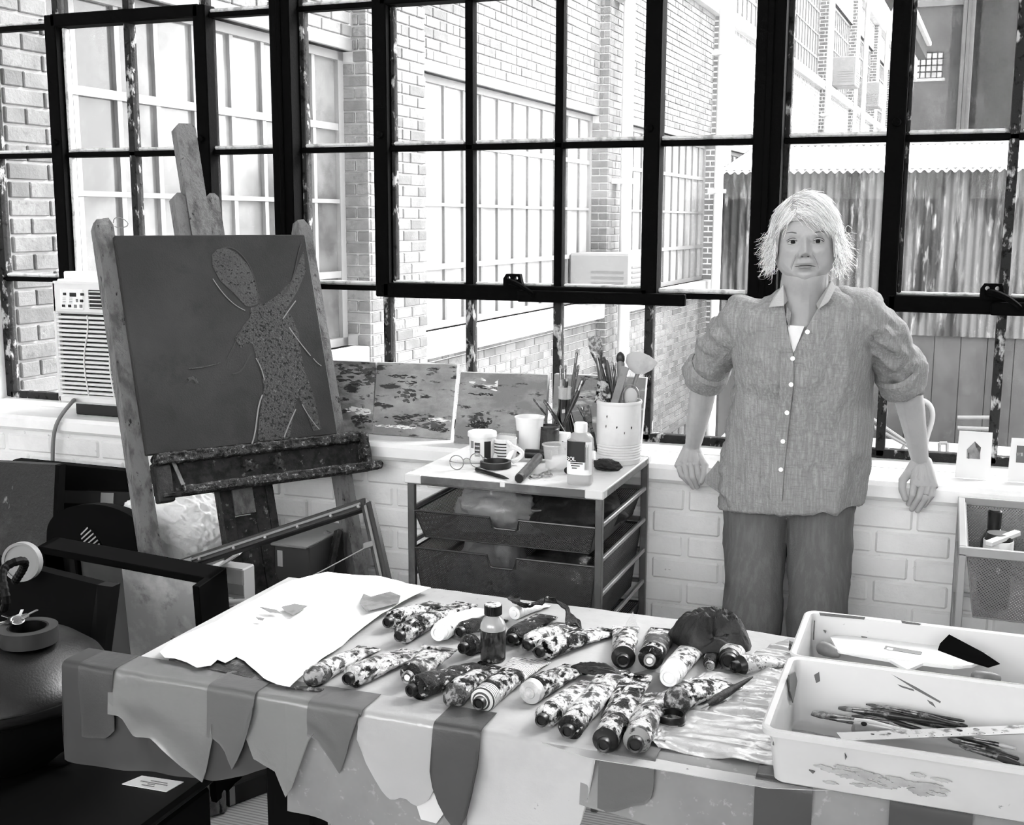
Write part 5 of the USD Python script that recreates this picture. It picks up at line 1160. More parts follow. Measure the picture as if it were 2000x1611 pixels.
# ------------------------------------------------------------------ drawer cart by the wall and what stands on it
def wire_mat(name, v, per=.006, duty=.42):
    nodes = {'geo': ('geometry', {}), 's': ('separate_xyz', {}), 'xy': ('math', {'math_type': 'add'}), 'a': ('math', {'math_type': 'add'}), 'b': ('math', {'math_type': 'subtract'}),
             'p': ('principled_bsdf', {'base_color': g(v), 'roughness': .45, 'metallic': .3}), 'tr': ('transparent_bsdf', {'color': (1, 1, 1)}), 'mx': ('mix_closure', {}), 'mm': ('math', {'math_type': 'maximum'})}
    links = [('geo.position', 's.vector'), ('s.x', 'xy.value1'), ('s.y', 'xy.value2'), ('xy.value', 'a.value1'), ('s.z', 'a.value2'), ('xy.value', 'b.value1'), ('s.z', 'b.value2')]
    for k in 'ab':
        nodes[k+'m'] = ('math', {'math_type': 'multiply', 'value2': 1/per}); nodes[k+'f'] = ('math', {'math_type': 'fraction'}); nodes[k+'l'] = ('math', {'math_type': 'less_than', 'value2': duty}); nodes[k+'o'] = ('math', {'math_type': 'add', 'value2': 40.0})
        links += [(k+'.value', k+'m.value1'), (k+'m.value', k+'o.value1'), (k+'o.value', k+'f.value1'), (k+'f.value', k+'l.value1')]
    links += [('al.value', 'mm.value1'), ('bl.value', 'mm.value2'), ('mm.value', 'mx.fac'), ('tr.BSDF', 'mx.closure1'), ('p.BSDF', 'mx.closure2')]
    M[name] = usdkit.material(stage, '/World/Looks/'+name, nodes, links, surface='mx.closure')
wire_mat('wire_mesh', 66, .0062, .40); wire_mat('wire_mesh_pale', 110, .0072, .42)
mat('cart_steel', 96, .35, metal=.5, spots=(120, 12, .5, .7)); mat('cart_rail', 150, .3, metal=.6); mat('cart_top', 205, .4, spots=(180, 8, .5, .7), spots2=(110, 30, .68, .75)); mat('corner_cap', 205, .45)
mat('bag_dark', 52, .3, spec=.5, spots=(130, 6, .5, .68), bump=(20, .5)); mat('bag_clear', 165, .2, spec=.6, alpha=.6, bump=(14, .6)); mat('cloth_dark', 22, .8, bump=(30, .5))
def cart(name, label, x0, x1, y0, y1, z, board, runners, w=.019, steel='cart_steel', rail='cart_rail'):
    t = thing(name, label, 'cart', ((x0+x1)/2, (y0+y1)/2, 0))
    for x in (x0, x1-w):
        for y in (y0, y1-w):
            part(t, 'leg', box((x, y, 0), (x+w, y+w, z-.02), .002), steel)
    part(t, 'top_frame', cat_(box((x0, y0, z-.026), (x1, y0+w, z-.006), .002), box((x0, y1-w, z-.026), (x1, y1, z-.006), .002), box((x0, y0+w, z-.026), (x0+w, y1-w, z-.006), .002), box((x1-w, y0+w, z-.026), (x1, y1-w, z-.006), .002)), steel)
    for zr in runners:
        for x in (x0+.002, x1-.012): part(t, 'runner', box((x, y0+w, zr-.006), (x+.010, y1-w, zr+.006), .002), rail)
        part(t, 'stretcher', box((x0+w, y1-w, zr-.006), (x1-w, y1-.006, zr+.006), .002), steel)
    if board: 
        part(t, 'top_board', box((x0-.004, y0-.004, z-.006), (x1+.004, y1+.004, z+.001), .002), 'cart_top')
        part(t, 'front_edge', box((x0+.03, y0-.006, z-.020), (x1-.045, y0-.002, z), .001), steel)
        for x in (x0-.006, x1-.045): part(t, 'corner_cap', box((x, y0-.008, z-.022), (x+.05, y0+.03, z+.0025), .003), 'corner_cap')
        part(t, 'corner_cap', box((x1-.03, y1-.03, z-.02), (x1+.006, y1+.006, z+.0025), .003), 'corner_cap')
        q = at(984, 946, 1, y0); part(t, 'tape_bit', box((q[0]-.008, y0-.0085, q[2]-.006), (q[0]+.006, y0-.005, q[2]+.010), .001), 'white_card')
    return t
def drawer(t, x0, x1, y0, y1, zt, zb, m, rimm, notch=None, taper=.02):
    xa, xb, ya, yb = x0+taper, x1-taper, y0+taper, y1-taper
    th = .0012
    def wall(p, q, r, s): return hull([a+o for a in map(np.array, (p, q, r, s)) for o in (np.zeros(3), np.array([th, th, 0]))])
    d = part(t, 'drawer', cat_(wall((x0, y1, zt), (x1, y1, zt), (xb, yb, zb), (xa, yb, zb)), wall((x0, y0, zt), (x0, y1, zt), (xa, yb, zb), (xa, ya, zb)), wall((x1, y0, zt), (x1, y1, zt), (xb, yb, zb), (xb, ya, zb)), box((xa, ya, zb-th), (xb, yb, zb))), m)
    if notch:
        n0, n1, nd = notch
        fy = lambda z: y0+(ya-y0)*(zt-z)/(zt-zb); fx = lambda x, z: x
        zn = zt-nd
        part(d, 'front_mesh', cat_(wall((x0, y0, zt), (n0, y0, zt), (n0, fy(zb), zb), (xa, ya, zb)), wall((n1, y0, zt), (x1, y0, zt), (xb, ya, zb), (n1, fy(zb), zb)), wall((n0, fy(zn), zn), (n1, fy(zn), zn), (n1, fy(zb), zb), (n0, fy(zb), zb))), m)
        rim = [(x0, y0, zt), (n0, y0, zt), (n0+.006, fy(zn+.004), zn+.004), (n0+.014, fy(zn), zn), (n1-.014, fy(zn), zn), (n1-.006, fy(zn+.004), zn+.004), (n1, y0, zt), (x1, y0, zt)]
    else:
        part(d, 'front_mesh', wall((x0, y0, zt), (x1, y0, zt), (xb, ya, zb), (xa, ya, zb)), m); rim = [(x0, y0, zt), (x1, y0, zt)]
    part(d, 'rim_wire', cat_(tube(rim, .0032, 6), tube([(x1, y0, zt), (x1, y1, zt)], .0032, 6), tube([(x0, y0, zt), (x0, y1, zt)], .0032, 6), tube([(x0, y1, zt), (x1, y1, zt)], .0032, 6), tube([(xa, ya, zb), (xb, ya, zb)], .002, 6), tube([(x0, y0, zt), (xa, ya, zb)], .002, 6), tube([(x1, y0, zt), (xb, ya, zb)], .002, 6)), rimm, 40)
    return d
CX0, CX1, CY0, CY1, CZ = -1.334, -.790, -.795, -.305, .872
rz = [at(1160, py, 1, CY0)[2] for py in (1029, 1098, 1166, 1235)]
ct = cart('drawer_cart', 'grey metal drawer cart with mesh baskets against the brick under the window', CX0, CX1, CY0, CY1, CZ, True, rz)
zt1, zb1 = at(834, 1000, 1, CY0)[2], at(846, 1048, 1, CY0)[2]
zt2 = at(828, 1072, 1, CY0)[2]
drawer(ct, CX0+.018, CX1-.018, CY0+.005, CY1-.01, zt1, zb1-.01, 'wire_mesh', 'frame_metal', (at(955, 1020, 1, CY0)[0], at(1012, 1024, 1, CY0)[0], .03), .022)
drawer(ct, CX0+.018, CX1-.018, CY0+.005, CY1-.01, zt2, zt2-.19, 'wire_mesh', 'frame_metal', (at(950, 1088, 1, CY0)[0], at(1007, 1092, 1, CY0)[0], .033), .022)
drawer(ct, CX0+.018, CX1-.018, CY0+.005, CY1-.01, zt2-.24, zt2-.40, 'wire_mesh', 'frame_metal', None, .022)
def lump(name, c, rx, ry, rz_, m, label, cat, seed, k1=.35, flat=.5, group=None):
    s = trimesh.creation.icosphere(4, 1.0); n = s.vertices.copy(); k = 1+2*k1*nz(n, 1.8, seed, 2)+k1*np.abs(nz(n, 5, seed+2, 3))
    v = n*k[:, None]*np.array([rx, ry, rz_]); v[:, 2] = np.maximum(v[:, 2], -flat*rz_); v[:, 2] -= v[:, 2].min(); s.vertices = v+c
    return solo(name, s, m, label, cat, group, True)
d1 = zb1-.008
lump('clear_bag', (CX0+.19, -.60, d1), .12, .10, .085, 'bag_clear', 'clear crinkled plastic bag in the left half of the top mesh drawer', 'bag', 61)
lump('dark_rag', (CX0+.30, -.55, d1), .12, .10, .06, 'bag_dark', 'dark plastic wrapping in the middle of the top mesh drawer', 'bag', 63)
lump('black_cloth', (CX1-.15, -.52, d1), .11, .16, .085, 'cloth_dark', 'black cloth heaped at the right end of the top mesh drawer', 'cloth', 65)
lump('clear_bag', (CX0+.15, -.58, zt2-.188), .10, .12, .13, 'bag_clear', 'clear plastic bag standing in the left of the lower mesh drawer', 'bag', 67)
lump('dark_rag', (CX0+.36, -.55, zt2-.188), .13, .14, .10, 'bag_dark', 'dark wrapped bundle in the right of the lower mesh drawer', 'bag', 69)

# things standing on the cart
mat('tub_white', 232, .3, tl=.1); mat('pot_white', 226, .3); mat('can_white', 215, .35, spots=(200, 8, .5, .7), spots2=(40, 40, .73, .77)); mat('label_black', 30, .5); mat('label_white', 228, .5); mat('print_dark', 60, .5)
mat('clear_plastic', 225, .08, spec=.6, alpha=.22); mat('clear_wall', 215, .12, spec=.6, alpha=.35); mat('spirit', 150, .08, alpha=.45, spec=.6); mat('flask_dark', 12, .08, spec=.7); mat('jar_dark', 60, .35, spots=(26, 30, .45, .6), spots2=(150, 50, .62, .7)); mat('lens', 235, .03, alpha=.16, spec=.8); mat('brush_wood', 84, .45, spots=(36, 40, .5, .62)); mat('bristle_pale', 165, .7, spots=(90, 120, .45, .6))
TOP = CZ+.0015
def on(px, py, z=TOP): return at(px, py, 2, z)
PXM = lambda q: FPX/float((np.asarray(q)-CAM)@FWD)     # pixels per metre at q
# big ribbed can
q = on(1207, 901); S = PXM(q); r = 43/S; H = 122/S
t = thing('ribbed_can', 'big pale ribbed can crammed with brushes at the right of the cart top', 'can', q)
pr = [(.001, 0), (r*.97, 0), (r, .004)]
for k in range(7):
    z = .010+k*.0075; pr += [(r*1.0, z), (r*1.025, z+.0037)]
pr += [(r, .066), (r, H*.93), (r*1.03, H*.95), (r*1.05, H*.975), (r*1.03, H), (r*.97, H), (r*.95, H*.95), (r*.95, .012), (.001, .010)]
part(t, 'can_body', lathe(pr, 56, q), 'can_white', 35); CAN, CR, CH_ = q, r, H
for px, py in ((1187, 813), (1185, 832), (1205, 834), (1220, 846), (1243, 838)):
    a = at(px, py, 1, q[1]-r*.9); u_ = (a-q)*np.array([1, 1, 0]); u_ = u_/np.linalg.norm(u_)*r*1.003; f_ = q+u_+np.array([0, 0, a[2]-q[2]]); t_ = np.cross((0, 0, 1.), u_/r); ww_ = rnd.uniform(.001, .003)
    part(t, 'paint_fleck', hull([f_+t_*ww_*i_+np.array([0, 0, k_])+u_*o_ for i_, k_ in ((-1, .0), (.2, .004), (1, .001), (0, -.005)) for o_ in (-.02, .012)]), 'label_black')
# bottle of spirits
q = on(1133, 944); S = PXM(q); r = 25/S; H = 105/S
t = thing('spirit_bottle', 'clear bottle of spirits with a dark printed label at the front right of the cart', 'bottle', q)
def rsq(r_, z, k=.62, n=40):
    a = np.arange(n)*2*np.pi/n; c, s = np.cos(a), np.sin(a); return np.c_[np.sign(c)*np.abs(c)**k*r_, np.sign(s)*np.abs(s)**k*r_*.8, 0*a+z]+q
part(t, 'bottle', loft([rsq(r*.9, 0), rsq(r, .004), rsq(r, H*.80), rsq(r*.96, H*.86), rsq(r*.75, H*.94), rsq(r*.45, H*.985, .9), rsq(r*.42, H, 1.0)]), 'clear_wall', 40)
part(t, 'liquid', loft([rsq(r*.88, .003), rsq(r*.96, .006), rsq(r*.96, H*.36)]), 'spirit', 40)
lb = [rsq(r*1.012, H*.20), rsq(r*1.012, H*.82)]; lk = [rsq(r*1.02, H*.44), rsq(r*1.02, H*.82)]
def wrap(rs, j0, j1, m, nm): 
    R_ = [x[j0:j1] for x in rs]; R_ = [np.vstack([x, (x-q*np.array([1, 1, 0])-np.array([0, 0, 0]))[::-1]*np.array([.985, .985, 1])+q*np.array([1, 1, 0])]) for x in R_]
    return part(t, nm, loft(R_), m, 40)
wrap(lb, 17, 40, 'label_white', 'label'); wrap(lk, 20, 34, 'label_black', 'label_field')
m = meshkit.text_mesh('SOL', .010, .0006, True); m.apply_transform(frame4((1, 0, 0), (0, 0, 1), (0, -1, 0), q+np.array([-r*.93, -r*.828, H*.46]))); part(t, 'lettering', m, 'label_white')
for k in range(3):
    part(t, 'print_line', box(q+np.array([-r*.55+k*.002, -r*.835, H*(.405-.045*k)]), q+np.array([r*.45-k*.008, -r*.82, H*(.425-.045*k)])), 'print_dark')
for k in range(5): part(t, 'side_print', box(q+np.array([r*.58+k*.0022, -r*.83+k*.0006, H*.3]), q+np.array([r*.60+k*.0022, -r*.80+k*.0006, H*(.78-.05*(k % 2))])), 'ac_grey')
part(t, 'cap', lathe([(.001, H-.004), (r*.50, H-.004), (r*.52, H), (r*.52, H+.018), (r*.46, H+.021), (.001, H+.021)], 30, q), 'pot_white', 40)
# tubs, cups, jars
def pot(name, label, cat, px, py, rb, rt, h, m, rim=True, lip=None, open_=True):
    q = on(px, py); S = PXM(q); rb, rt, h = rb/S, rt/S, h/S
    t = thing(name, label, cat, q)
    pr = [(.001, 0), (rb*.97, 0), (rb, .003), (rt, h*.97), (rt*1.05, h*.97), (rt*1.05, h), (rt*.96, h), (rb*.96, .006), (.001, .005)] if open_ else [(.001, 0), (rb*.97, 0), (rb, .003), (rt, h), (.001, h)]
    part(t, 'body', lathe(pr, 40, q), m, 35); return t, q, rb, rt, h
def patch(t, q, r, h, a0, a1, z0, z1, m, nm):
    a = np.radians(np.linspace(a0, a1, 10)); G = [[q+np.array([r*1.015*math.cos(x), r*1.015*math.sin(x), z*h]) for x in a] for z in (z0, z1)]
    part(t, nm, sheet(G, .0008), m, 40)
t, q, rb, rt, h = pot('medium_tub', 'lidded white tub with printed label at the cart\'s left', 'tub', 942, 897, 24, 26, 47, 'tub_white', open_=False)
part(t, 'lid', lathe([(.001, h+.014), (rt*1.06, h+.013), (rt*1.10, h+.010), (rt*1.10, h), (.001, h)], 40, q), 'pot_white', 40)
patch(t, q, rt, h, 258, 282, .22, .80, 'print_dark', 'printed_block'); patch(t, q, rt, h, 300, 330, .15, .85, 'label_black', 'printed_block'); patch(t, q, rt, h, 236, 252, .55, .85, 'ac_grey', 'printed_block')
for k in range(3): patch(t, q, rt, h*1.0, 259, 281, .3+.17*k, .34+.17*k, 'label_white', 'printed_line')
t, q, rb, rt, h = pot('medium_tub', 'second white tub with striped print half hidden behind the lidded one', 'tub', 985, 896, 22, 24, 42, 'tub_white')
for k in range(5): patch(t, q, rt, h, 240, 300, .2+.14*k, .26+.14*k, 'print_dark', 'printed_line')
t, q, rb, rt, h = pot('yogurt_cup', 'tall white yogurt cup with a small tree print behind the clear cup', 'cup', 1034, 886, 21, 28, 74, 'tub_white')
patch(t, q, rt*.93, h, 215, 236, .42, .64, 'ac_grey', 'printed_tree'); patch(t, q, rt*.88, h, 222, 229, .30, .42, 'ac_grey', 'printed_trunk')
t, q, rb, rt, h = pot('dark_jar', 'dark paint-smeared jar right of the yogurt cup', 'jar', 1071, 886, 20, 21, 56, 'jar_dark'); part(t, 'thread', lathe([(rt*.98, h*.86), (rt*1.05, h*.9), (rt*.98, h*.94)], 40, q), 'jar_dark', 40)
t, q, rb, rt, h = pot('measuring_cup', 'clear plastic measuring cup in the middle of the cart top', 'cup', 1086, 918, 21, 26, 52, 'clear_plastic')
part(t, 'rim', lathe([(rt*.98, h*.95), (rt*1.08, h*.96), (rt*1.08, h), (rt*.98, h*1.01), (rt*.98, h*.95)], 40, q), 'clear_wall', 40)
q = on(1098, 884); t = thing('white_carton', 'small white carton with black flecks behind the spirit bottle', 'carton', q); part(t, 'body', box(q+(-.018, -.015, 0), q+(.02, .02, .06), .002), 'label_white')
for k in range(4): part(t, 'fleck', box(q+(-.012+k*.008, -.0158, .012+.01*(k % 3)), q+(-.008+k*.008, -.0145, .018+.01*(k % 3))), 'label_black')
q = on(1005, 868); t = thing('clear_box', 'shallow clear plastic box at the rear of the cart top', 'box', q); part(t, 'body', box(q+(-.06, -.02, 0), q+(.05, .03, .028), .003), 'clear_plastic')
q = on(1102, 872); fr = .046
t = thing('glass_flask', 'dark-filled glass flask with brushes standing behind the spirit bottle', 'flask', q)
fh = 118/PXM(q)
part(t, 'flask', lathe([(.001, 0), (fr, .0), (fr*1.02, .008), (fr*.92, fh*.25), (fr*.5, fh*.55), (.019, fh*.66), (.019, fh*.8)], 40, q), 'flask_dark', 40)
part(t, 'glass_neck', lathe([(.019, fh*.8), (.019, fh*.95), (.022, fh), (.020, fh), (.017, fh*.95), (.017, fh*.8)], 40, q), 'clear_wall', 40); FL, FH = q, fh
# glasses
mat('glasses_rim', 150, .25, metal=.7)
qa, qb = on(892, 903, TOP+.020), on(931, 899, TOP+.020); d = (qb-qa)/np.linalg.norm(qb-qa)
nv = np.array([-d[1]*-1, d[0]*-1, .35]); nv /= np.linalg.norm(nv); uv = np.cross(nv, d)*-1; uv *= np.sign(uv[2])
t = thing('eyeglasses', 'round thin-rimmed eyeglasses resting at the left corner of the cart top', 'glasses', (qa+qb)/2-np.array([0, 0, .02]))
def loop_(c, rx, rz_, n=30): a = np.linspace(0, 2*np.pi, n); return c+d*(rx*np.cos(a))[:, None]+uv*(rz_*np.sin(a))[:, None]
for c in (qa, qb):
    part(t, 'rim', tube(loop_(c, .0205, .0195), .0014, 6, False), 'glasses_rim', 40)
    P = loop_(c, .020, .019); part(t, 'lens', hull(np.vstack([P+nv*.0004, P-nv*.0004])), 'lens')
part(t, 'bridge', tube(spline([qa+d*.0205+uv*.004, (qa+qb)/2+uv*.009, qb-d*.0205+uv*.004], 8), .0013, 6), 'glasses_rim', 40)
for c, sg_ in ((qa, -1), (qb, 1)):
    h0 = c+d*.021*sg_+uv*.006
    part(t, 'temple', tube(spline([h0, h0-nv*-.012-uv*.004, h0+np.array([.05*sg_*-1+.02, .10, -.02]), h0+np.array([.03, .125, -.03])], 14), .0013, 6), 'glasses_rim', 40)
# ring dish, pen, marker, scissors, clamp, black scraps
q = on(968, 912)
part(thing('tape_ring', 'shallow black ring of tape in front of the white tubs', 'tape', q), 'ring', lathe([(.036, .0), (.043, .001), (.043, .017), (.036, .018), (.034, .006), (.034, .001)], 44, q), 'tape_black', 40)
A, B = on(929, 916, TOP+.005), on(994, 935, TOP+.004); d = B-A
t = thing('black_pen', 'black pen lying in front of the tape ring', 'pen', (A+B)/2)
part(t, 'barrel', tube([A+d*f for f in (0, .02, .5, .8)], [.003, .0052, .0055, .005], 12), 'cap_black', 40); part(t, 'tip', tube([A+d*f for f in (.8, .92, 1)], [.005, .003, .0008], 12), 'brush_dark', 40); part(t, 'clip', bar(A+d*.05+np.array([0, 0, .006]), A+d*.35+np.array([0, 0, .006]), .002, .001), 'chrome')
A, B = on(1014, 934, TOP+.012), on(1053, 892, TOP+.014); d = B-A; L = np.linalg.norm(d); d /= L
t = thing('ink_roller', 'thick black paint-scuffed roller handle pointing at the viewer, right of the pen', 'roller', (A+B)/2)
part(t, 'handle', tube([A, A+d*.004, A+d*L*.5, A+d*L*.97, B], [.010, .0125, .0125, .0125, .010], 20), 'jar_dark', 40); part(t, 'end_cap', tube([A-d*.002, A+d*.012], [.0115, .0132], 20), 'cap_black', 40)
part(t, 'roller_drum', tube([B+np.array([-.045, .012, .004]), B+np.array([.03, .02, .004])], .0135, 18), 'cap_black', 40)
qa = on(1046, 930, TOP+.003); qb = on(1068, 928, TOP+.003)
t = thing('small_scissors', 'small scissors with steel finger loops at the front of the cart top', 'scissors', qa)
for c, a0 in ((qa, .2), (qb, -.2)):
    a = np.linspace(0, 2*np.pi, 24); part(t, 'loop', tube(np.c_[c[0]+.0135*np.cos(a), c[1]+.020*np.sin(a), c[2]+0*a], .0022, 6, False), 'chrome', 40)
mid = (qa+qb)/2+np.array([0, .045, .001])
for c in (qa, qb): part(t, 'blade', bar(c+np.array([0, .02, 0]), mid+(mid-c)*.6+np.array([0, .02, 0]), .006, .002), 'chrome')
q = on(1004, 898)
t = thing('white_clamp', 'white plastic pincer clamp lying before the yogurt cup', 'clamp', q)
a0, a1, a2, a3, a4 = on(966, 897, TOP+.006), on(978, 868, TOP+.042), on(1000, 872, TOP+.05), on(1020, 886, TOP+.03), on(1000, 902, TOP+.008)
part(t, 'arm', tube(spline([a0, a1, a2], 12), .0065, 8), 'pot_white', 40); part(t, 'arm', tube(spline([a2, a3, a4], 12), .0065, 8), 'pot_white', 40)
part(t, 'jaw', bar(on(1002, 878, TOP+.03), on(990, 900, TOP+.008), .012, .006), 'pot_white')
lump('ink_rag', on(1185, 917, TOP), .036, .020, .020, 'rag_black', 'black ink-soaked rag between the spirit bottle and the ribbed can', 'rag', 71)
q = on(1108, 925, TOP); solo('bulb_stopper', trimesh.creation.icosphere(3, .009).apply_translation(q+np.array([0, 0, .009])), 'cap_black', 'little round black stopper just left of the spirit bottle', 'stopper', smooth=True)
lump('ink_rag', on(1030, 886, TOP), .03, .02, .014, 'rag_black', 'small dark scrap behind the ink roller by the yogurt cup', 'rag', 73)
# brushes and tools in the can and the flask: (tip pixel, how far behind the can's axis, look)
def stuck(tip, base, dy, label, name='paint_brush', cat='brush', kind='brush', r=.0045, hm='brush_wood', bw=None, bl=.03, fl=.035, bm='bristle_pale', up=True, group=None):
    A = np.asarray(base, float); B = at(*tip, 1, A[1]+dy)
    if kind == 'brush': return brush(None, None, 0, 0, label, r, 'flat' if bw else 'round', group, hm, name, fl, bl, bw, bm, (A, B))
    t = thing(name, label, cat, A); d = B-A; L = np.linalg.norm(d); d /= L
    part(t, 'handle', tube([A, A+d*L*.3, A+d*L*.7, A+d*L*.93, B], [r*.5, r*.8, r*1.0, r*1.15, r*.6], 10), hm, 40); return t
cb_ = lambda u, v: CAN+np.array([CR*u, CR*v, .03])
stuck((1160, 655), cb_(-.25, .2), .03, 'tall brush with wide pale bristles rising highest from the ribbed can', r=.0085, bw=.019, bl=.045, fl=.035)
stuck((1166, 690), cb_(-.3, .0), .01, 'thin scratched brush crossing the tallest brush', r=.0048, bl=.012)
stuck((1176, 697), cb_(.0, .3), .03, 'fan-tipped brush just right of the tallest brush', r=.004, bw=.009, bl=.02, bm='bristle')
stuck((1185, 703), cb_(.1, .35), .03, 'small spatula-headed wooden tool in the ribbed can', 'wood_tool', 'tool', 'stick', .006)
stuck((1195, 703), cb_(.15, .1), .02, 'dark brush left of the round-ended wooden paddle', r=.004, hm='brush_dark', bl=.014)
stuck((1199, 712), cb_(.2, .4), .02, 'short dark brush deep among the others in the ribbed can', r=.0036, hm='brush_dark', bl=.012)
t = stuck((1212, 698), cb_(.2, .0), .02, 'wooden paddle with a dark rounded tip leaning right in the ribbed can', 'wood_paddle', 'paddle', 'stick', .010, 'wood_handle')
B = at(1212, 700, 1, CAN[1]+.02); part(t, 'dark_tip', (lambda m: (m.apply_scale((1, .8, 1.5)), m.apply_translation(B), m)[2])(trimesh.creation.icosphere(3, .0125)), 'brush_dark', True)
# flat wooden comb with square stamps
A, B = at(1199, 790, 1, CAN[1]-.02), at(1222, 716, 1, CAN[1]-.01); d = (B-A)/np.linalg.norm(B-A)
t = thing('wood_ruler', 'flat wooden stick with square stamped marks standing in the ribbed can', 'stick', A); part(t, 'stick', bar(A-d*.06, B, .022, .005, (0, -1, .1), .001), 'wood_handle')
for f in (.62, .82): part(t, 'stamp', bar(A+(B-A)*f-np.array([0, .0028, 0]), A+(B-A)*(f+.12)-np.array([0, .0028, 0]), .012, .001, (0, -1, .1)), 'ac_grey')
# oval pale spatula, hoop and silver flap
A, B = at(1226, 790, 1, CAN[1]+.02), at(1253, 710, 1, CAN[1]+.04)
t = thing('oval_spatula', 'pale lens-shaped rubber spatula sticking out rightmost from the ribbed can', 'spatula', A)
S = PXM(B); T_ = frame4(np.array([.97, 0, .1]), np.array([-.1, .1, .97]), np.array([0, -1, .1]), B)
mat('rubber_pale', 172, .5, spots=(150, 12, .5, .65))
aa = np.linspace(0, 2*np.pi, 48)[:-1]; px = np.array([(-30, 5), (-27, 18), (-15, 23), (0, 21), (16, 13), (32, 0), (20, -12), (4, -19), (-12, -18), (-24, -8)])
part(t, 'blade', prism(sg.Polygon(px/S).buffer(.003), .005, T_), 'rubber_pale', 40); part(t, 'handle', tube([A, at(1246, 728, 1, CAN[1]+.04)], .006, 10), 'wood_handle', 40)
a = np.linspace(-.3, math.pi+.3, 26); c = at(1232, 775, 1, CAN[1]-.01); S = PXM(c)
solo('wire_hoop', tube(c+np.c_[17/S*np.cos(a), 0*a, 24/S*np.sin(a)-.0], .0016, 6), 'chrome', 'bent wire hoop of a ribbon tool in the ribbed can', 'wire', smooth=40)
solo('wood_scoop', (lambda m: (m.apply_scale((1, .35, 1.35)), m.apply_translation(at(1232, 775, 1, CAN[1]+.002)), m)[2])(trimesh.creation.icosphere(3, .019)), 'brush_pale', 'pale wooden scoop head framed by the wire hoop', 'scoop', smooth=True)
solo('silver_flap', hull([at(x, y, 1, CAN[1]-.03+o) for x, y in ((1168, 742), (1187, 745), (1194, 775), (1176, 790), (1160, 785)) for o in (0, .002)]), 'foil_clean', 'silver foil scraper flap at the left edge of the ribbed can', 'scraper')
stuck((1144, 792), cb_(-.85, -.5), -.03, 'dark brush with splayed bristles drooping over the can\'s left side', r=.005, hm='brush_dark', bw=.010, bl=.03, bm='bristle')
fb = lambda u, v: FL+np.array([.013*u, .013*v, .03])
for tip, u, dy, lab, hm in (((1128, 680), .3, .02, 'long slim brush with a pointed tip rising from the flask', 'brush_wood'), ((1095, 712), -.5, .02, 'pale-handled brush leaning left out of the flask', 'brush_pale'), ((1104, 711), -.2, .03, 'dark brush beside the pale-handled one in the flask', 'brush_dark'), ((1130, 712), .2, .05, 'thin upright brush at the back of the flask', 'brush_wood'), ((1108, 735), -.6, .0, 'second dark brush low in the flask mouth', 'brush_dark')):
    stuck(tip, fb(u, 0), dy, lab, r=.0042, hm=hm, bl=.014, fl=.03)
for a, b, lab, r in (((1142, 735), (1100, 832), 'thick dark handled brush slanting left against the flask', .0065), ((1062, 780), (1103, 845), 'brush with banded handle leaning right by the white carton', .005), ((1041, 778), (1066, 810), 'short banded brush behind the yogurt cup', .003), ((1130, 790), (1152, 835), 'stubby dark brush between flask and ribbed can', .006)):
    A, B = at(*b, 1, FL[1]-.05), at(*a, 1, FL[1]-.02); brush(None, None, 0, 0, lab, r, 'round', None, 'brush_dark', 'paint_brush', .03, .014, None, 'bristle', (A, B))

# ------------------------------------------------------------------ second mesh cart at the right edge
mat('cart_pale', 150, .4, metal=.3)
D0, D1, E0, E1, DZ = .054, .50, -.845, -.31, .832
c2 = cart('mesh_cart', 'pale metal cart with a mesh basket at the right edge behind the bins', D0, D1, E0, E1, DZ, False, [.70, .56, .42], .017, 'cart_pale', 'panel_edge')
zr = at(1893, 1082, 1, E0)[2]
drawer(c2, D0+.018, D1-.018, E0+.012, E1-.012, zr, zr-.155, 'wire_mesh_pale', 'ac_grey', None, .022)
zf = zr-.152
q = at(1940, 1046, 1, -.62); q[2] = zf
t = thing('ink_bottle', 'dark capped ink bottle standing in the right mesh basket', 'bottle', q)
hh = at(1940, 995, 1, -.62)[2]-zf
part(t, 'bottle', lathe([(.001, 0), (.028, 0), (.03, .004), (.03, hh*.62), (.018, hh*.76), (.014, hh*.78), (.001, hh*.78)], 32, q), 'flask_dark', 40); part(t, 'cap', lathe([(.001, hh*.78), (.0155, hh*.78), (.0165, hh*.98), (.013, hh), (.001, hh)], 26, q), 'cap_black', 40); part(t, 'label', lathe([(.0302, hh*.15), (.0308, hh*.16), (.0308, hh*.5), (.0302, hh*.51)], 32, q), 'label_dark', 40)
q2 = at(1950, 1062, 1, -.72); q2[2] = zf
t = thing('ink_jar', 'squat dark jar with a white band and letter B in front of the ink bottle', 'jar', q2)
hj = at(1945, 1040, 1, -.72)[2]-zf
part(t, 'jar', lathe([(.001, 0), (.03, 0), (.032, .004), (.032, hj*.9), (.026, hj), (.001, hj)], 32, q2), 'label_black', 40); part(t, 'band', lathe([(.0322, hj*.72), (.033, hj*.73), (.033, hj*.9), (.0322, hj*.91)], 32, q2), 'label_white', 40)
m = meshkit.text_mesh('B', .012, .001, True); m.apply_transform(frame4((1, 0, 0), (0, 0, 1), (0, -1, 0), q2+np.array([-.004, -.0325, hj*.5]))); part(t, 'letter', m, 'label_white')
A, B = at(1930, 1062, 1, -.78), at(1988, 1040, 1, -.70); part(thing('wooden_block', 'pale wooden bar lying slanted in the right mesh basket', 'bar', A), 'bar', bar(A, B, .018, .012, c=.002), 'corner_cap')
lump('clear_bag', (.36, -.60, zf), .10, .12, .09, 'bag_clear', 'clear plastic bag at the far end of the right mesh basket', 'bag', 77)
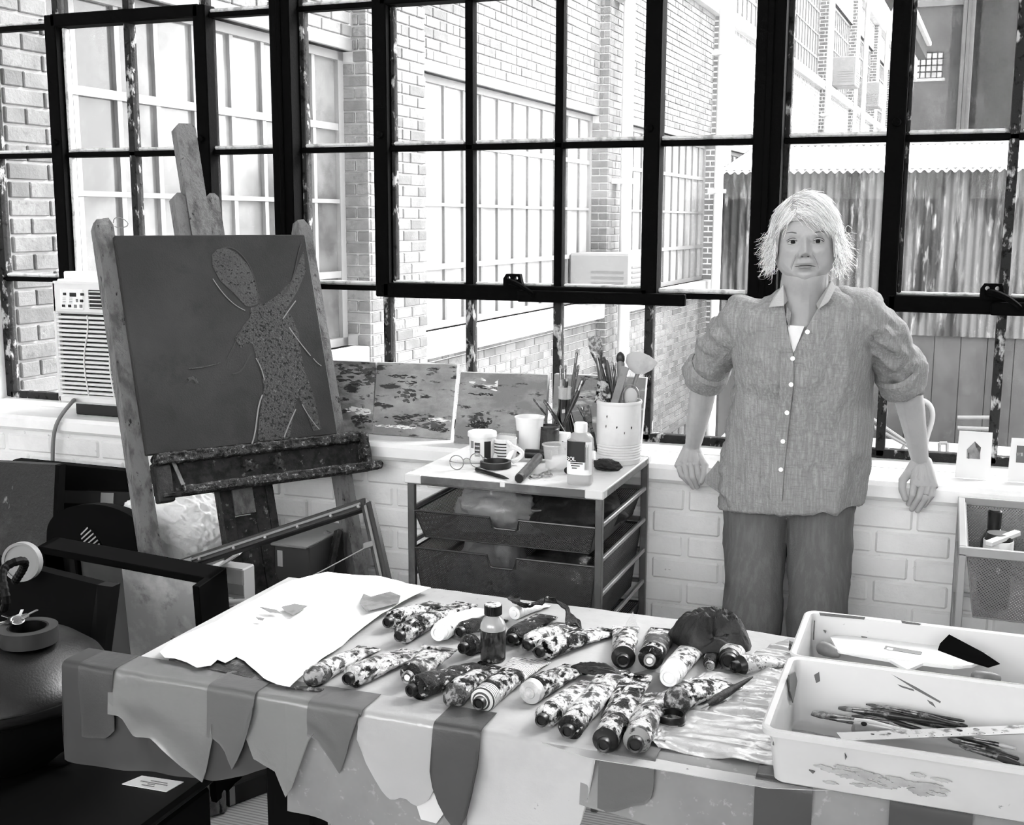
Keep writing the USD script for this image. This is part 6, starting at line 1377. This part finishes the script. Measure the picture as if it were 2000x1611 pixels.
# two small cards propped on the sill at the right
def sill_card(pts, label, draw):
    P = [at(*q, 1, y) for q, y in zip(pts, (-.13, -.13, -.17, -.17))]; P[2][2] = P[3][2] = SZ+.001
    t = thing('house_print', label, 'print', (P[2]+P[3])/2)
    part(t, 'card', hull([p+np.array([0, o, 0]) for p in P for o in (0, .0015)]), 'white_card')
    N = np.cross(P[1]-P[0], P[3]-P[0]); N /= np.linalg.norm(N); N *= -np.sign(N[1])
    for nm, pp, m in draw: part(t, nm, hull([atp(x, y, P[0]-N*-.0, N)+N*o for x, y in pp for o in (.0004, .0012)]), m)
sill_card([(1874, 841), (1939, 845), (1935, 913), (1866, 908)], 'white card with a small grey gabled house print propped on the sill', [('house', [(1888, 878), (1904, 862), (1914, 872), (1914, 897), (1888, 895)], 'stain_grey'), ('house_roof', [(1904, 862), (1916, 874), (1914, 886), (1906, 874)], 'grey_tape_dark'), ('house_door', [(1891, 884), (1893, 884), (1893, 896), (1891, 896)], 'label_black')])
sill_card([(1976, 855), (2040, 859), (2038, 928), (1968, 920)], 'white card with a dark square print at the far right of the sill', [('square', [(1986, 870), (2010, 872), (2010, 905), (1984, 903)], 'grey_tape'), ('square_window', [(1986, 884), (1998, 884), (1998, 891), (1986, 891)], 'white_card')])
# ------------------------------------------------------------------ the woman leaning on the sill
mat('skin', 168, .55, spec=.2, spots=(158, 14, .45, .7), bump=(160, .12))
mat('linen', 140, .9, spec=.1, spots=(166, 190, .42, .66, (1, 1, .06)), spots2=(122, 260, .5, .8, (.05, 1, 1)), bump=(260, .35), tl=.08)
mat('linen_edge', 176, .85, bump=(200, .3)); mat('trouser_cloth', 92, .85, spots=(104, 70, .45, .65, (1, 1, .15)), bump=(200, .3))
mat('tee_white', 225, .8, bump=(80, .2)); mat('button_white', 240, .3); mat('hair_grey', 176, .6, spots=(130, 30, .5, .65, (1, 1, .4)), bump=(90, .6))
mat('hair_strand', 246, .5, spec=.3, tl=.25); mat('hair_mid', 172, .5, spec=.3); mat('eye_white', 176, .5, spec=.15); mat('iris_dark', 22, .45, spec=.15); mat('lash_dark', 52, .6); mat('brow_grey', 96, .7); mat('lip_skin', 128, .45); mat('gold', 190, .2, metal=1.0); mat('shoe_dark', 34, .5)
J = lambda x, y, yy: at(x, y, 1, yy)
def proj(P):
    v = np.asarray(P)-CAM; d = v@FWD; return np.stack([1000+FPX*(v@RT)/d, 805.5-FPX*(v@UP)/d], -1), d
def hit(m, px, py, tol=5.0):
    """the nearest point of a mesh's surface under a pixel"""
    q, d = proj(m.vertices); k = np.hypot(q[:, 0]-px, q[:, 1]-py) < tol
    if not k.any(): return hit(m, px, py, tol*2)
    dd = d[k].min(); r = ray(px, py); return CAM+r/(r@FWD)*dd
feet = {}
HC = J(1573, 476, -.60)                                # middle of the head
tocam = CAM-HC; tocam[2] = 0; tocam /= np.linalg.norm(tocam)
HX = np.cross(tocam, (0, 0, 1.))*-1; HX *= np.sign(HX[0]); HZ = np.array([0, 0, 1.]); tilt = .03
HX, HZ = HX*math.cos(tilt)+HZ*math.sin(tilt), HZ*math.cos(tilt)-HX*math.sin(tilt)
HY = np.cross(HZ, HX); HY = HY*np.sign(HY@tocam)
HS = .94
def HL(x, y, z): return HC+HS*(HX*x+HY*y+HZ*z)

def sculpt_head():
    s = trimesh.creation.icosphere(6, 1.0); u = s.vertices; x, y, z = u[:, 0].copy(), u[:, 1].copy(), u[:, 2].copy()
    jaw = np.clip(-z, 0, 1)**1.4; sk = np.clip(z, 0, 1)
    X = x*(.0755)*(1+.17*np.exp(-((z+.55)/.34)**2))*(1-.14*jaw)*(1+.03*sk); Z = z*.112; Y = np.where(y > 0, y*.090, y*.100)
    Y = Y*(1-.10*jaw*(y < 0))
    # flatten the face front
    fr = np.clip(y, 0, 1)
    Y += fr**2*.006*(1-np.abs(x))
    G = lambda cx, cz, sx, sz: np.exp(-((X-cx)/sx)**2-((Z-cz)/sz)**2)*(y > 0)*np.clip(y*3, 0, 1)
    D = 0*X
    for q in (-1, 1):
        D += -.0125*G(q*.030, .007, .0165, .0115)          # sockets
        D += .0050*G(q*.030, .027, .020, .0065)            # brow ridge
        D += .0078*G(q*.041, -.018, .018, .013)           # cheek
        D += .0085*G(q*.0125, -.0275, .0062, .0065)       # nostril wing
        D += -.0030*G(q*.0075, -.0325, .0035, .0025)      # nostril
        D += .0050*G(q*.031, .0005, .013, .003)*.5        # lower lid bag
        D += .0055*G(q*.034, -.070, .014, .016)           # jowl
        for f in np.linspace(0, 1, 9):                    # fold from nose to mouth corner
            D += -.0030*G(q*(.0185+.0155*f), -.026-.034*f, .0034, .0055)
        D += -.0022*G(q*.026, -.0545, .005, .0035)        # mouth corner
    for f in np.linspace(0, 1, 9): D += (.0046+.0052*f)*G(0, .014-.036*f, .0075+.003*f, .0068)
    D += .0085*G(0, -.0225, .0095, .0075)                 # nose tip
    D += .0030*G(0, -.0465, .022, .0055)+.0040*G(0, -.0595, .018, .0055)+.0065*G(0, -.088, .020, .013)
    D += -.0042*G(0, -.0525, .022, .0018)-.0042*G(0, -.071, .018, .0048)
    for zz_ in (.047, .055, .063): D += -.0006*G(.0, zz_, .03, .0018)   # forehead lines
    Y = Y+D
    # under the chin
    Z = Z+np.where((y > 0) & (z < -.9), -.004, 0)
    s.vertices = HC+HS*(X[:, None]*HX+Y[:, None]*HY+Z[:, None]*HZ); return s
headm = sculpt_head()
def manif(m):
    m = tm(m); m.merge_vertices(); return m3.Manifold(m3.Mesh(np.asarray(m.vertices, np.float32), np.asarray(m.faces, np.uint32)))

SH = (J(1436, 622, -.545), J(1704, 610, -.545))
EL = (J(1380, 728, -.40), J(1768, 735, -.40))
WR = (J(1354, 868, -.285), J(1796, 893, -.285))
HIP = (J(1480, 985, -.42), J(1600, 990, -.42)); KN = (J(1474, 1185, -.49), J(1594, 1190, -.49))
AN = tuple(np.array([k[0]+.0, -.52, .075]) for k in KN)
chest = (SH[0]+SH[1])/2+np.array([0, .0, -.10]); waist = np.array([(HIP[0]+HIP[1])[0]/2, -.45, 1.0]); nk0 = (SH[0]+SH[1])/2+np.array([0, .0, .03]); nk1 = HL(0, -.012, -.075)
bones = [((chest+(-.075, 0, .02), .075), (waist+(-.05, 0, 0), .075)), ((chest+(.075, 0, .02), .075), (waist+(.05, 0, 0), .075)), ((chest+(-.075, 0, .02), .075), (chest+(.075, 0, .02), .075)), ((waist+(-.05, 0, 0), .075), (waist+(.05, 0, 0), .075)),
         ((nk0+(0, -.012, -.05), .056), (chest+(0, -.022, .02), .062)), ((nk0+(0, .0, -.04), .064), (nk1+(0, 0, .0), .056)), ((nk0, .058), (HL(0, .012, -.075), .050)), ((nk0+(-.02, 0, -.03), .045), (SH[0]+(.02, 0, -.03), .034)), ((nk0+(.02, 0, -.03), .045), (SH[1]+(-.02, 0, -.03), .034)),
         ((waist, .08), ((HIP[0]+HIP[1])/2+(0, .01, .03), .075))]
fing = []
HANDK = ([(1325, 908), (1336, 902), (1349, 901), (1361, 905)], [(1785, 944), (1802, 947), (1814, 948), (1824, 948)])
HANDP = ([(1331, 928), (1342, 931), (1353, 931), (1364, 927)], [(1782, 966), (1795, 972), (1807, 974), (1819, 968)])
HANDT = ([(1347, 944), (1354, 951), (1361, 951), (1368, 943)], [(1775, 984), (1781, 994), (1792, 997), (1805, 987)])
THUMB = ([(1364, 888), (1377, 908), (1375, 926), (1370, 940)], [(1776, 922), (1763, 938), (1762, 956), (1768, 974)])
for k in (0, 1):
    bones += [((SH[k]+((.012, -.012)[k], 0, -.03), .034), (EL[k], .034)), ((EL[k], .037), (EL[k]+(WR[k]-EL[k])*.35, .036)), ((EL[k]+(WR[k]-EL[k])*.35, .036), (WR[k], .0235)), ((HIP[k]+(0, .01, 0), .062), (KN[k], .050)), ((KN[k], .055), (AN[k], .038)), ((AN[k]+(0, .03, -.04), .034), (AN[k]+(0, -.14, -.048), .026))]
    kn = [J(*q, -.312) for q in HANDK[k]]
    for i, q in enumerate(kn):
        bones.append(((WR[k]+(WR[k]-EL[k])*.06+np.array([(q-WR[k])[0]*.35, 0, 0]), .0165), (q, .0112)))
    bones.append(((kn[0], .0105), (kn[3], .0105)))
    for i in range(4):
        rr_ = (.0080, .0088, .0090, .0086)[i if k == 0 else 3-i]
        p1, p2 = J(*HANDP[k][i], -.330), J(*HANDT[k][i], -.318); 
        fing += [((kn[i], rr_*1.08), (p1, rr_)), ((p1, rr_), (p2, rr_*.84))]
    th = [J(*q, yy) for q, yy in zip(THUMB[k], (-.287, -.312, -.326, -.330))]
    fing += [((WR[k]+(th[0]-WR[k])*.3, .016), (th[0], .0135)), ((th[0], .0135), (th[1], .0115)), ((th[1], .0110), (th[2], .0098)), ((th[2], .0098), (th[3], .0080))]
core = smoothbones(bones, .016, 8)
fm = smoothbones(fing, .005, 4)
Bm = manif(core)+manif(fm)
Bm = Bm+manif(headm)
for q in (-1, 1):     # ears
    e = trimesh.creation.icosphere(3, 1.0); e.vertices = e.vertices*np.array([.008, .017, .030]); v = e.vertices
    e.vertices = HL(q*.072, -.004, -.012)+HS*(v[:, :1]*HX+v[:, 1:2]*HY+v[:, 2:]*HZ); Bm = Bm+manif(e)
body = tm(Bm)
pr_ = thing('person', 'woman with short tousled grey hair in a loose linen shirt, leaning on the window sill', 'person', (HIP[0][0]/2+HIP[1][0]/2, -.48, 0))
part(pr_, 'body', body, 'skin', 50)

# face: eyes, lids, brows, lips
for q in (-1, 1):
    ec = HL(q*.031, .0705, .0065)
    ey = trimesh.creation.icosphere(3, .0118*HS); ey.apply_translation(ec); e_ = part(pr_, 'eyeball', ey, 'eye_white', True)
    fw = (CAM-ec)/np.linalg.norm(CAM-ec)
    part(e_, 'iris', lathe([(.001, .0006), (.0054, -.0001), (.0056, -.003), (.001, -.003)], 20, ec+fw*.0117*HS, fw), 'iris_dark', True)
    def arc(z0, hgt, w, yy, n=10): 
        a = np.linspace(-1, 1, n); return [HL(q*.031+w*t, yy-.0045*t*t-.002*(t*q > .5), z0+hgt*(1-t*t)) for t in a]
    part(pr_, 'eyelid', tube(arc(.0068, .0062, .0148, .0822), [.0012]+[.0022]*8+[.0012], 8), 'skin', True)
    part(pr_, 'eyelid', tube(arc(.0045, -.0034, .0142, .0812), [.001]+[.0017]*8+[.001], 8), 'skin', True)
    part(pr_, 'lash_line', tube(arc(.0062, .0056, .0148, .0836), [.0005]+[.0011]*8+[.0005], 6), 'lash_dark', True)
    part(pr_, 'lash_line', tube(arc(.0042, -.0030, .0138, .0824), [.0003]+[.0006]*8+[.0003], 6), 'lash_dark', True)
    part(pr_, 'lid_crease', tube(arc(.0088, .0078, .0165, .0815), [.0004]+[.0009]*8+[.0004], 6), 'brow_grey', True)
    part(pr_, 'eyebrow', tube([HL(q*(.014+.034*t), .0895-.012*t*t, .0245+.0075*math.sin(t*2.3)-.001*t) for t in np.linspace(0, 1, 9)], [.0009, .0015, .0017, .0017, .0016, .0014, .0011, .0008, .0004], 6), 'brow_grey', True)
    part(pr_, 'nostril', (lambda m: (m.apply_scale((1, 1, .6)), m.apply_translation(HL(q*.0075, .1035, -.0305)), m)[2])(trimesh.creation.icosphere(2, .0026)), 'lash_dark', True)
    part(pr_, 'smile_line', tube([HL(q*(.0195+.0145*t+.002*math.sin(3*t)), hy, -.027-.036*t) for t, hy in zip(np.linspace(0, 1, 7), (.0965, .0955, .0945, .093, .0915, .0902, .0888))], [.0003]+[.0007]*5+[.0003], 6), 'lip_skin', True)
    # earring
    er = HL(q*.074, .004, -.046)
    ering = part(pr_, 'earring', lathe([(.0035, 0), (.0048, .0012), (.006, 0), (.0048, -.0012), (.0035, 0)], 18, er, HY), 'gold', 40)
    part(ering, 'drop', tube([er-HZ*.006, er-HZ*.013], [.002, .0035], 8), 'lash_dark', True)
part(pr_, 'mouth_line', tube([HL(.0265*t, .0968-.0100*t*t, -.0528-.0034*t*t*(1 if abs(t) > .5 else .6)) for t in np.linspace(-1, 1, 11)], [.0004]+[.0011]*9+[.0004], 6), 'lash_dark', True)
part(pr_, 'lower_lip', tube([HL(.017*t, .0968-.006*t*t, -.0572) for t in np.linspace(-1, 1, 9)], [.0008]+[.0024]*7+[.0008], 8), 'lip_skin', True)

# hair: a body of hair with strands over it
def hair_body():
    s = trimesh.creation.icosphere(5, 1.0); u = s.vertices; x, y, z = u.T
    R_ = np.c_[x*.089, np.where(y > 0, y*.092, y*.112), z*.118]
    low = np.clip(-z, 0, 1); side = np.abs(x)
    k = 1+.10*low*side*1.5+.06*(z > 0)*np.clip(z, 0, 1)+.03*np.clip(x, 0, 1)*np.clip(z+.3, 0, 1)
    st = nz(np.c_[np.arctan2(x, y)*6, z*2.2, 0*z], 1.0, 5, 3); k = k+.10*st; k = k*np.where(z < -.25, 1-.22*np.clip((-z-.25)/.35, 0, 1), 1)
    P = R_*k[:, None]; P[:, 2] += .006
    s.vertices = HC+HS*(P[:, :1]*HX+P[:, 1:2]*HY+P[:, 2:]*HZ); return s
hb = hair_body(); face_ = []
for z_, w in ((.050, .030), (.044, .044), (.030, .054), (.0, .058), (-.06, .057), (-.13, .066)): face_ += [(w*1.0, z_), (-w, z_)]
fo = sg.MultiPoint(face_).convex_hull.buffer(.006)
FT = frame4(HX, HZ, np.cross(HX, HZ), HC); sgn = 1 if np.cross(HX, HZ)@HY > 0 else -1
cut = prism(fo, .3); cut.apply_translation((0, 0, .012 if sgn > 0 else -.312)); cut.apply_transform(FT)
cut2 = box((-.2, -.2, -.3), (.2, .2, -.062)); cut2.apply_transform(frame4(HX, HY, HZ, HC))
hm_ = tm(manif(hb)-manif(cut)-manif(cut2)); hair = part(pr_, 'hair', hm_, 'hair_grey', 60)
r_ = np.random.default_rng(11); curves, wid, cnt = [], [], []
def strand(u0, flow, lift, n=7, length=.9, curl=0.0):
    """a lock from the point u0 of the head (unit vector), drifting along flow"""
    pts = []; u = np.array(u0, float)
    for k in range(n):
        f = k/(n-1); uu = u/np.linalg.norm(u)
        R_ = np.array([uu[0]*.089, uu[1]*(.094 if uu[1] > 0 else .112), uu[2]*.118])
        rad = 1.02+.07*np.clip(uu[2], 0, 1)+.14*np.clip(-uu[2], 0, 1)*abs(uu[0])*1.2+lift*f**2
        P = R_*rad; P[2] += .006; pts.append(HC+HS*(HX*P[0]+HY*P[1]+HZ*P[2]))
        u = uu+flow*length/n+r_.normal(0, .018, 3)+curl*np.array([math.sin(f*6), 0, math.cos(f*6)])*.04
    curves.extend(pts); cnt.append(n); wid.extend(list(np.linspace(.0013, .00035, n)))
for i in range(5200):
    z = r_.uniform(-.42, 1); a = r_.uniform(0, 2*np.pi); u = np.array([math.sqrt(1-z*z)*math.cos(a), math.sqrt(1-z*z)*math.sin(a), z])
    if u[1] > .25 and u[2] < .52 and abs(u[0]) < .80: continue
    if u[2] > .45 and u[1] > -.2:      # top and fringe sweep across to the viewer's right, a little to the left
        sgnx = 1 if u[0] > -.35 else -1
        fl = np.array([.75*sgnx, .35, -.25-.3*r_.random()])
        strand(u, fl, r_.uniform(.0, .10), 8, r_.uniform(.5, 1.0))
    else:
        fl = np.array([np.sign(u[0])*.05, -.12, -1.0]); strand(u, fl, r_.uniform(.02, .34)*(1 if u[2] < .3 else .3), 8, r_.uniform(.2, .3+.45*max(0, u[2]+.35)), r_.uniform(-1.5, 1.5))
for i in range(420):                   # loose fringe over the forehead
    u = np.array([r_.uniform(-.45, .75), .72, r_.uniform(.50, .70)]); u /= np.linalg.norm(u)
    strand(u, np.array([.75 if u[0] > -.25 else -.45, .05, -.42]), r_.uniform(.0, .05), 8, r_.uniform(.35, .75))
for i in range(160):                   # wisps flicking out at the sides
    sd = r_.choice((-1, 1)); u = np.array([sd*.95, r_.uniform(-.3, .35), r_.uniform(-.55, .25)]); u /= np.linalg.norm(u)
    strand(u, np.array([sd*.5, .1, -.45]), r_.uniform(.2, .5), 8, r_.uniform(.4, .7), r_.uniform(-2, 2))
C_ = np.array(curves)-origin[pr_]; off = np.r_[0, np.cumsum(cnt)]
for nm, sel, mm in (('strands', [i for i in range(len(cnt)) if i % 3], 'hair_strand'), ('under_strands', [i for i in range(len(cnt)) if i % 3 == 0], 'hair_mid')):
    bc = UsdGeom.BasisCurves.Define(stage, hair+'/'+nm); bc.CreateTypeAttr('linear'); ix = np.concatenate([np.arange(off[i], off[i+1]) for i in sel])
    bc.CreatePointsAttr(Vt.Vec3fArray.FromNumpy(C_[ix].astype(np.float32))); bc.CreateCurveVertexCountsAttr(Vt.IntArray([int(cnt[i]) for i in sel])); bc.CreateWidthsAttr(Vt.FloatArray([float(wid[i]) for i in ix])); bc.SetWidthsInterpolation('vertex')
    UsdShade.MaterialBindingAPI.Apply(bc.GetPrim()).Bind(M[mm]); tag(hair+'/'+nm, None, None, None, 'stuff')

# trousers, shoes
tb_ = []
for k in (0, 1):
    o = np.array([(-.004, .004)[k], 0, 0])
    tb_ += [((HIP[k]+o+(0, 0, .05), .088), (HIP[k]+o+(0, -.0, -.10), .086)), ((HIP[k]+o+(0, -.0, -.10), .086), (KN[k]+o, .078)), ((KN[k]+o, .078), (AN[k]+(0, .01, .06), .080))]
tb_.append(((HIP[0]+(0, 0, .05), .088), (HIP[1]+(0, 0, .05), .088)))
tr = smoothbones(tb_, .016, 10)
n_ = tr.vertex_normals; v = tr.vertices
tr.vertices = v+n_*(.016*nz(np.c_[v[:, 0]*26, v[:, 1]*20, v[:, 2]*5], 1.0, 3)[:, None]+.018*nz(np.c_[v[:, 0]*8+v[:, 2]*14, v[:, 1]*9, v[:, 2]*10], 1.0, 8)[:, None])
part(pr_, 'trousers', tr, 'trouser_cloth', True)
for k in (0, 1):
    s = smoothbones([((AN[k]+(0, .035, -.040), .034), (AN[k]+(0, -.03, -.036), .038)), ((AN[k]+(0, -.03, -.036), .038), (AN[k]+(0, -.16, -.046), .030))], .012, 6); s.vertices[:, 2] = np.maximum(s.vertices[:, 2], .0005)
    part(pr_, 'shoe', s, 'shoe_dark', True)

# linen shirt: torso and rolled sleeves in one cloth, open at the neck
def ring(z_px, xl, xr, yc, dy, n=44):
    A, B = J(xl, z_px, yc), J(xr, z_px, yc); c = (A+B)/2; w = (B-A)/2; a = np.arange(n)*2*np.pi/n; cs, sn = np.cos(a), np.sin(a)
    return c+np.outer(np.sign(cs)*np.abs(cs)**.85, w)+np.outer(np.sign(sn)*np.abs(sn)**.9*dy, (0, 1, 0))
rings = [ring(986, 1407, 1684, -.43, .125), ring(965, 1404, 1687, -.43, .13), ring(900, 1412, 1691, -.44, .128), ring(840, 1420, 1698, -.455, .125), ring(770, 1432, 1700, -.475, .125), ring(720, 1436, 1702, -.50, .125), ring(670, 1432, 1708, -.52, .12), ring(632, 1424, 1714, -.535, .11), ring(606, 1440, 1702, -.545, .092), ring(590, 1472, 1678, -.55, .082), ring(577, 1506, 1642, -.555, .068), ring(568, 1522, 1626, -.557, .058)]
sh = manif(loft(rings))
def capsule(p, r, q, s): return m3.Manifold.batch_hull([m3.Manifold.sphere(r, 24).translate(list(map(float, p))), m3.Manifold.sphere(s, 24).translate(list(map(float, q)))])
CUFF = (J(1378, 728, -.40), J(1762, 738, -.40))
for k in (0, 1):
    dn_ = CUFF[k]-SH[k]
    sh = sh+capsule(SH[k]+((.016, -.016)[k], 0, -.016), .058, SH[k]+dn_*.55, .057)+capsule(SH[k]+dn_*.55, .058, CUFF[k], .050)
sh = sh+capsule(J(1500, 612, -.55), .046, SH[0]+(.02, 0, .004), .052)+capsule(J(1645, 606, -.55), .046, SH[1]+(-.02, 0, .004), .052)
sh = sh.refine_to_length(.010); st = tm(sh); st.merge_vertices(); trimesh.smoothing.filter_taubin(st, lamb=.5, nu=.53, iterations=14)
n_ = st.vertex_normals; v = st.vertices
wr = .028*nz(np.c_[v[:, 0]*24, v[:, 1]*18, v[:, 2]*4.5], 1.0, 21, 3)+.012*nz(np.c_[v[:, 0]*14+v[:, 2]*9, v[:, 1]*9, v[:, 2]*16-v[:, 0]*8], 1.0, 23, 3)+.003*nz(v, 70, 25, 2)
rg = lambda q, s_: 1-4*np.abs(nz(q, 1.0, s_, 1))
wr = wr+.013*rg(np.c_[v[:, 0]*13+v[:, 2]*2.0, v[:, 1]*8, v[:, 2]*2.6], 51)*np.clip((v[:, 0]-HC[0]+.02)/.06, .25, 1)
low = np.clip((1.05-v[:, 2])/.25, 0, 1); wr = wr*(1-.25*low)
arm = (v[:, 0] < J(1436, 700, -.5)[0]) | (v[:, 0] > J(1706, 700, -.5)[0])
wr = wr+arm*.032*nz(np.c_[v[:, 0]*16, v[:, 1]*16, v[:, 2]*36+v[:, 0]*20], 1.0, 31, 3)
st.vertices = v+n_*wr[:, None]
# the V of the neck
def vcut(pts, y0, y1):
    P = np.array([J(x, y, y0) for x, y in pts]+[J(x, y, y1) for x, y in pts]); return m3.Manifold.hull_points(P)
neck = [(1529, 560), (1532, 600), (1537, 640), (1549, 690), (1569, 648), (1597, 602), (1622, 555)]
shm = manif(st)-vcut(neck, -.75, -.535)
shirt = tm(shm); part(pr_, 'shirt', shirt, 'linen', 50)
tee = vcut([(1538, 635), (1542, 662), (1550, 690), (1560, 666), (1571, 637), (1555, 641)], -.634, -.54); part(pr_, 'undershirt', tee.refine_to_length(.02), 'tee_white', 40)
# cuffs rolled up
for k in (0, 1):
    ax = (CUFF[k]-SH[k]); ax /= np.linalg.norm(ax); c0 = CUFF[k]-ax*.020+np.array([0, 0, -.004])
    tip = ((-.25, 0, -.06), (.25, 0, -.04))[k]; ax2 = ax+np.array(tip)*.3; ax2 /= np.linalg.norm(ax2)
    m = lathe([(.040, .046), (.053, .048), (.061, .038), (.0635, .012), (.062, -.012), (.054, -.022), (.046, -.018), (.040, .046)], 48, c0, ax2); m = m.subdivide_to_size(.012); m.merge_vertices()
    nn = m.vertex_normals; m.vertices = m.vertices+nn*(.014*nz(m.vertices, 34, 41+k, 3)[:, None]); part(pr_, 'cuff', m, 'linen', 60)
# placket, buttons, collar, hem
pl = [hit(shirt, x, y, 7) for x, y in ((1549, 690), (1550, 720), (1549, 750), (1545, 790), (1540, 830), (1536, 870), (1532, 910), (1529, 950), (1527, 978))]
pl = spline(np.array(pl), 30); G = np.array([[p+np.array([dx, dy, 0]) for dx, dy in ((-.032, -.0012), (-.026, -.0034), (-.004, -.0036), (.0, -.0030), (.001, .001))] for p in pl]); part(pr_, 'placket', sheet(G, .0014), 'linen', 60)
for x, y in ((1592, 590), (1577, 648), (1548, 700), (1545, 751), (1537, 806), (1529, 862), (1525, 917)):
    q = hit(shirt, x, y, 6); q = q+(CAM-q)/np.linalg.norm(CAM-q)*.014
    part(pr_, 'button', lathe([(.001, -.0012), (.0055, -.0012), (.006, 0), (.0055, .0012), (.0035, .0008), (.001, .0008)], 18, q, CAM-q), 'button_white', 40)
def patch3(pts, yy, m, nm, th=.003, seed=0):
    P = np.array([J(x, y, a) for (x, y), a in zip(pts, yy)])
    if nm == 'collar_flap':
        P = []
        for x, y in pts:
            h_ = hit(shirt, x, y, 6); h_[1] = np.clip(h_[1], -.66, -.60); P.append(J(x, y, h_[1]-.026))
        P = np.array(P)
    P = P; return part(pr_, nm, hull(np.vstack([P, P+np.array([0, th, .001])])), m, 40)
# standing collar round the neck and its two flaps
ang = np.linspace(math.radians(-62), math.radians(242), 40); cc = (J(1524, 578, -.555)+J(1626, 574, -.555))/2; cw = (J(1626, 574, -.555)-J(1524, 578, -.555))[0]/2
G = []
for f in np.linspace(0, 1, 5): G.append(np.c_[cc[0]+cw*(1.04-.05*f)*np.cos(ang), cc[1]+.062*(1.05-.06*f)*np.sin(ang)+.006, cc[2]-.016+.046*f+0*ang+.006*np.sin(ang*.5+.5)])
part(pr_, 'collar', sheet(np.array(G), .003), 'linen', 60)
patch3([(1530, 556), (1511, 580), (1501, 600), (1531, 597), (1538, 588)], (-.60, -.615, -.632, -.640, -.632), 'linen_edge', 'collar_flap', .004)
patch3([(1624, 548), (1632, 562), (1618, 590), (1598, 604), (1594, 594), (1612, 575)], (-.585, -.60, -.63, -.640, -.632, -.61), 'linen_edge', 'collar_flap', .004)
patch3([(1537, 597), (1545, 612), (1541, 640), (1535, 620)], (-.632, -.638, -.636, -.632), 'linen', 'neck_facing', .003)
# side flap of the shirt tail, ring on the left hand
patch3([(1402, 900), (1378, 930), (1376, 942), (1398, 946), (1412, 968), (1420, 940)], (-.43, -.42, -.42, -.43, -.44, -.45), 'linen', 'shirt_tail', .006)
a, b = J(1814, 948, -.312), J(1807, 974, -.330); q = a+(b-a)*.75
part(pr_, 'finger_ring', lathe([(.0092, -.0012), (.0102, 0), (.0092, .0012)], 20, q, b-a), 'gold', 40)
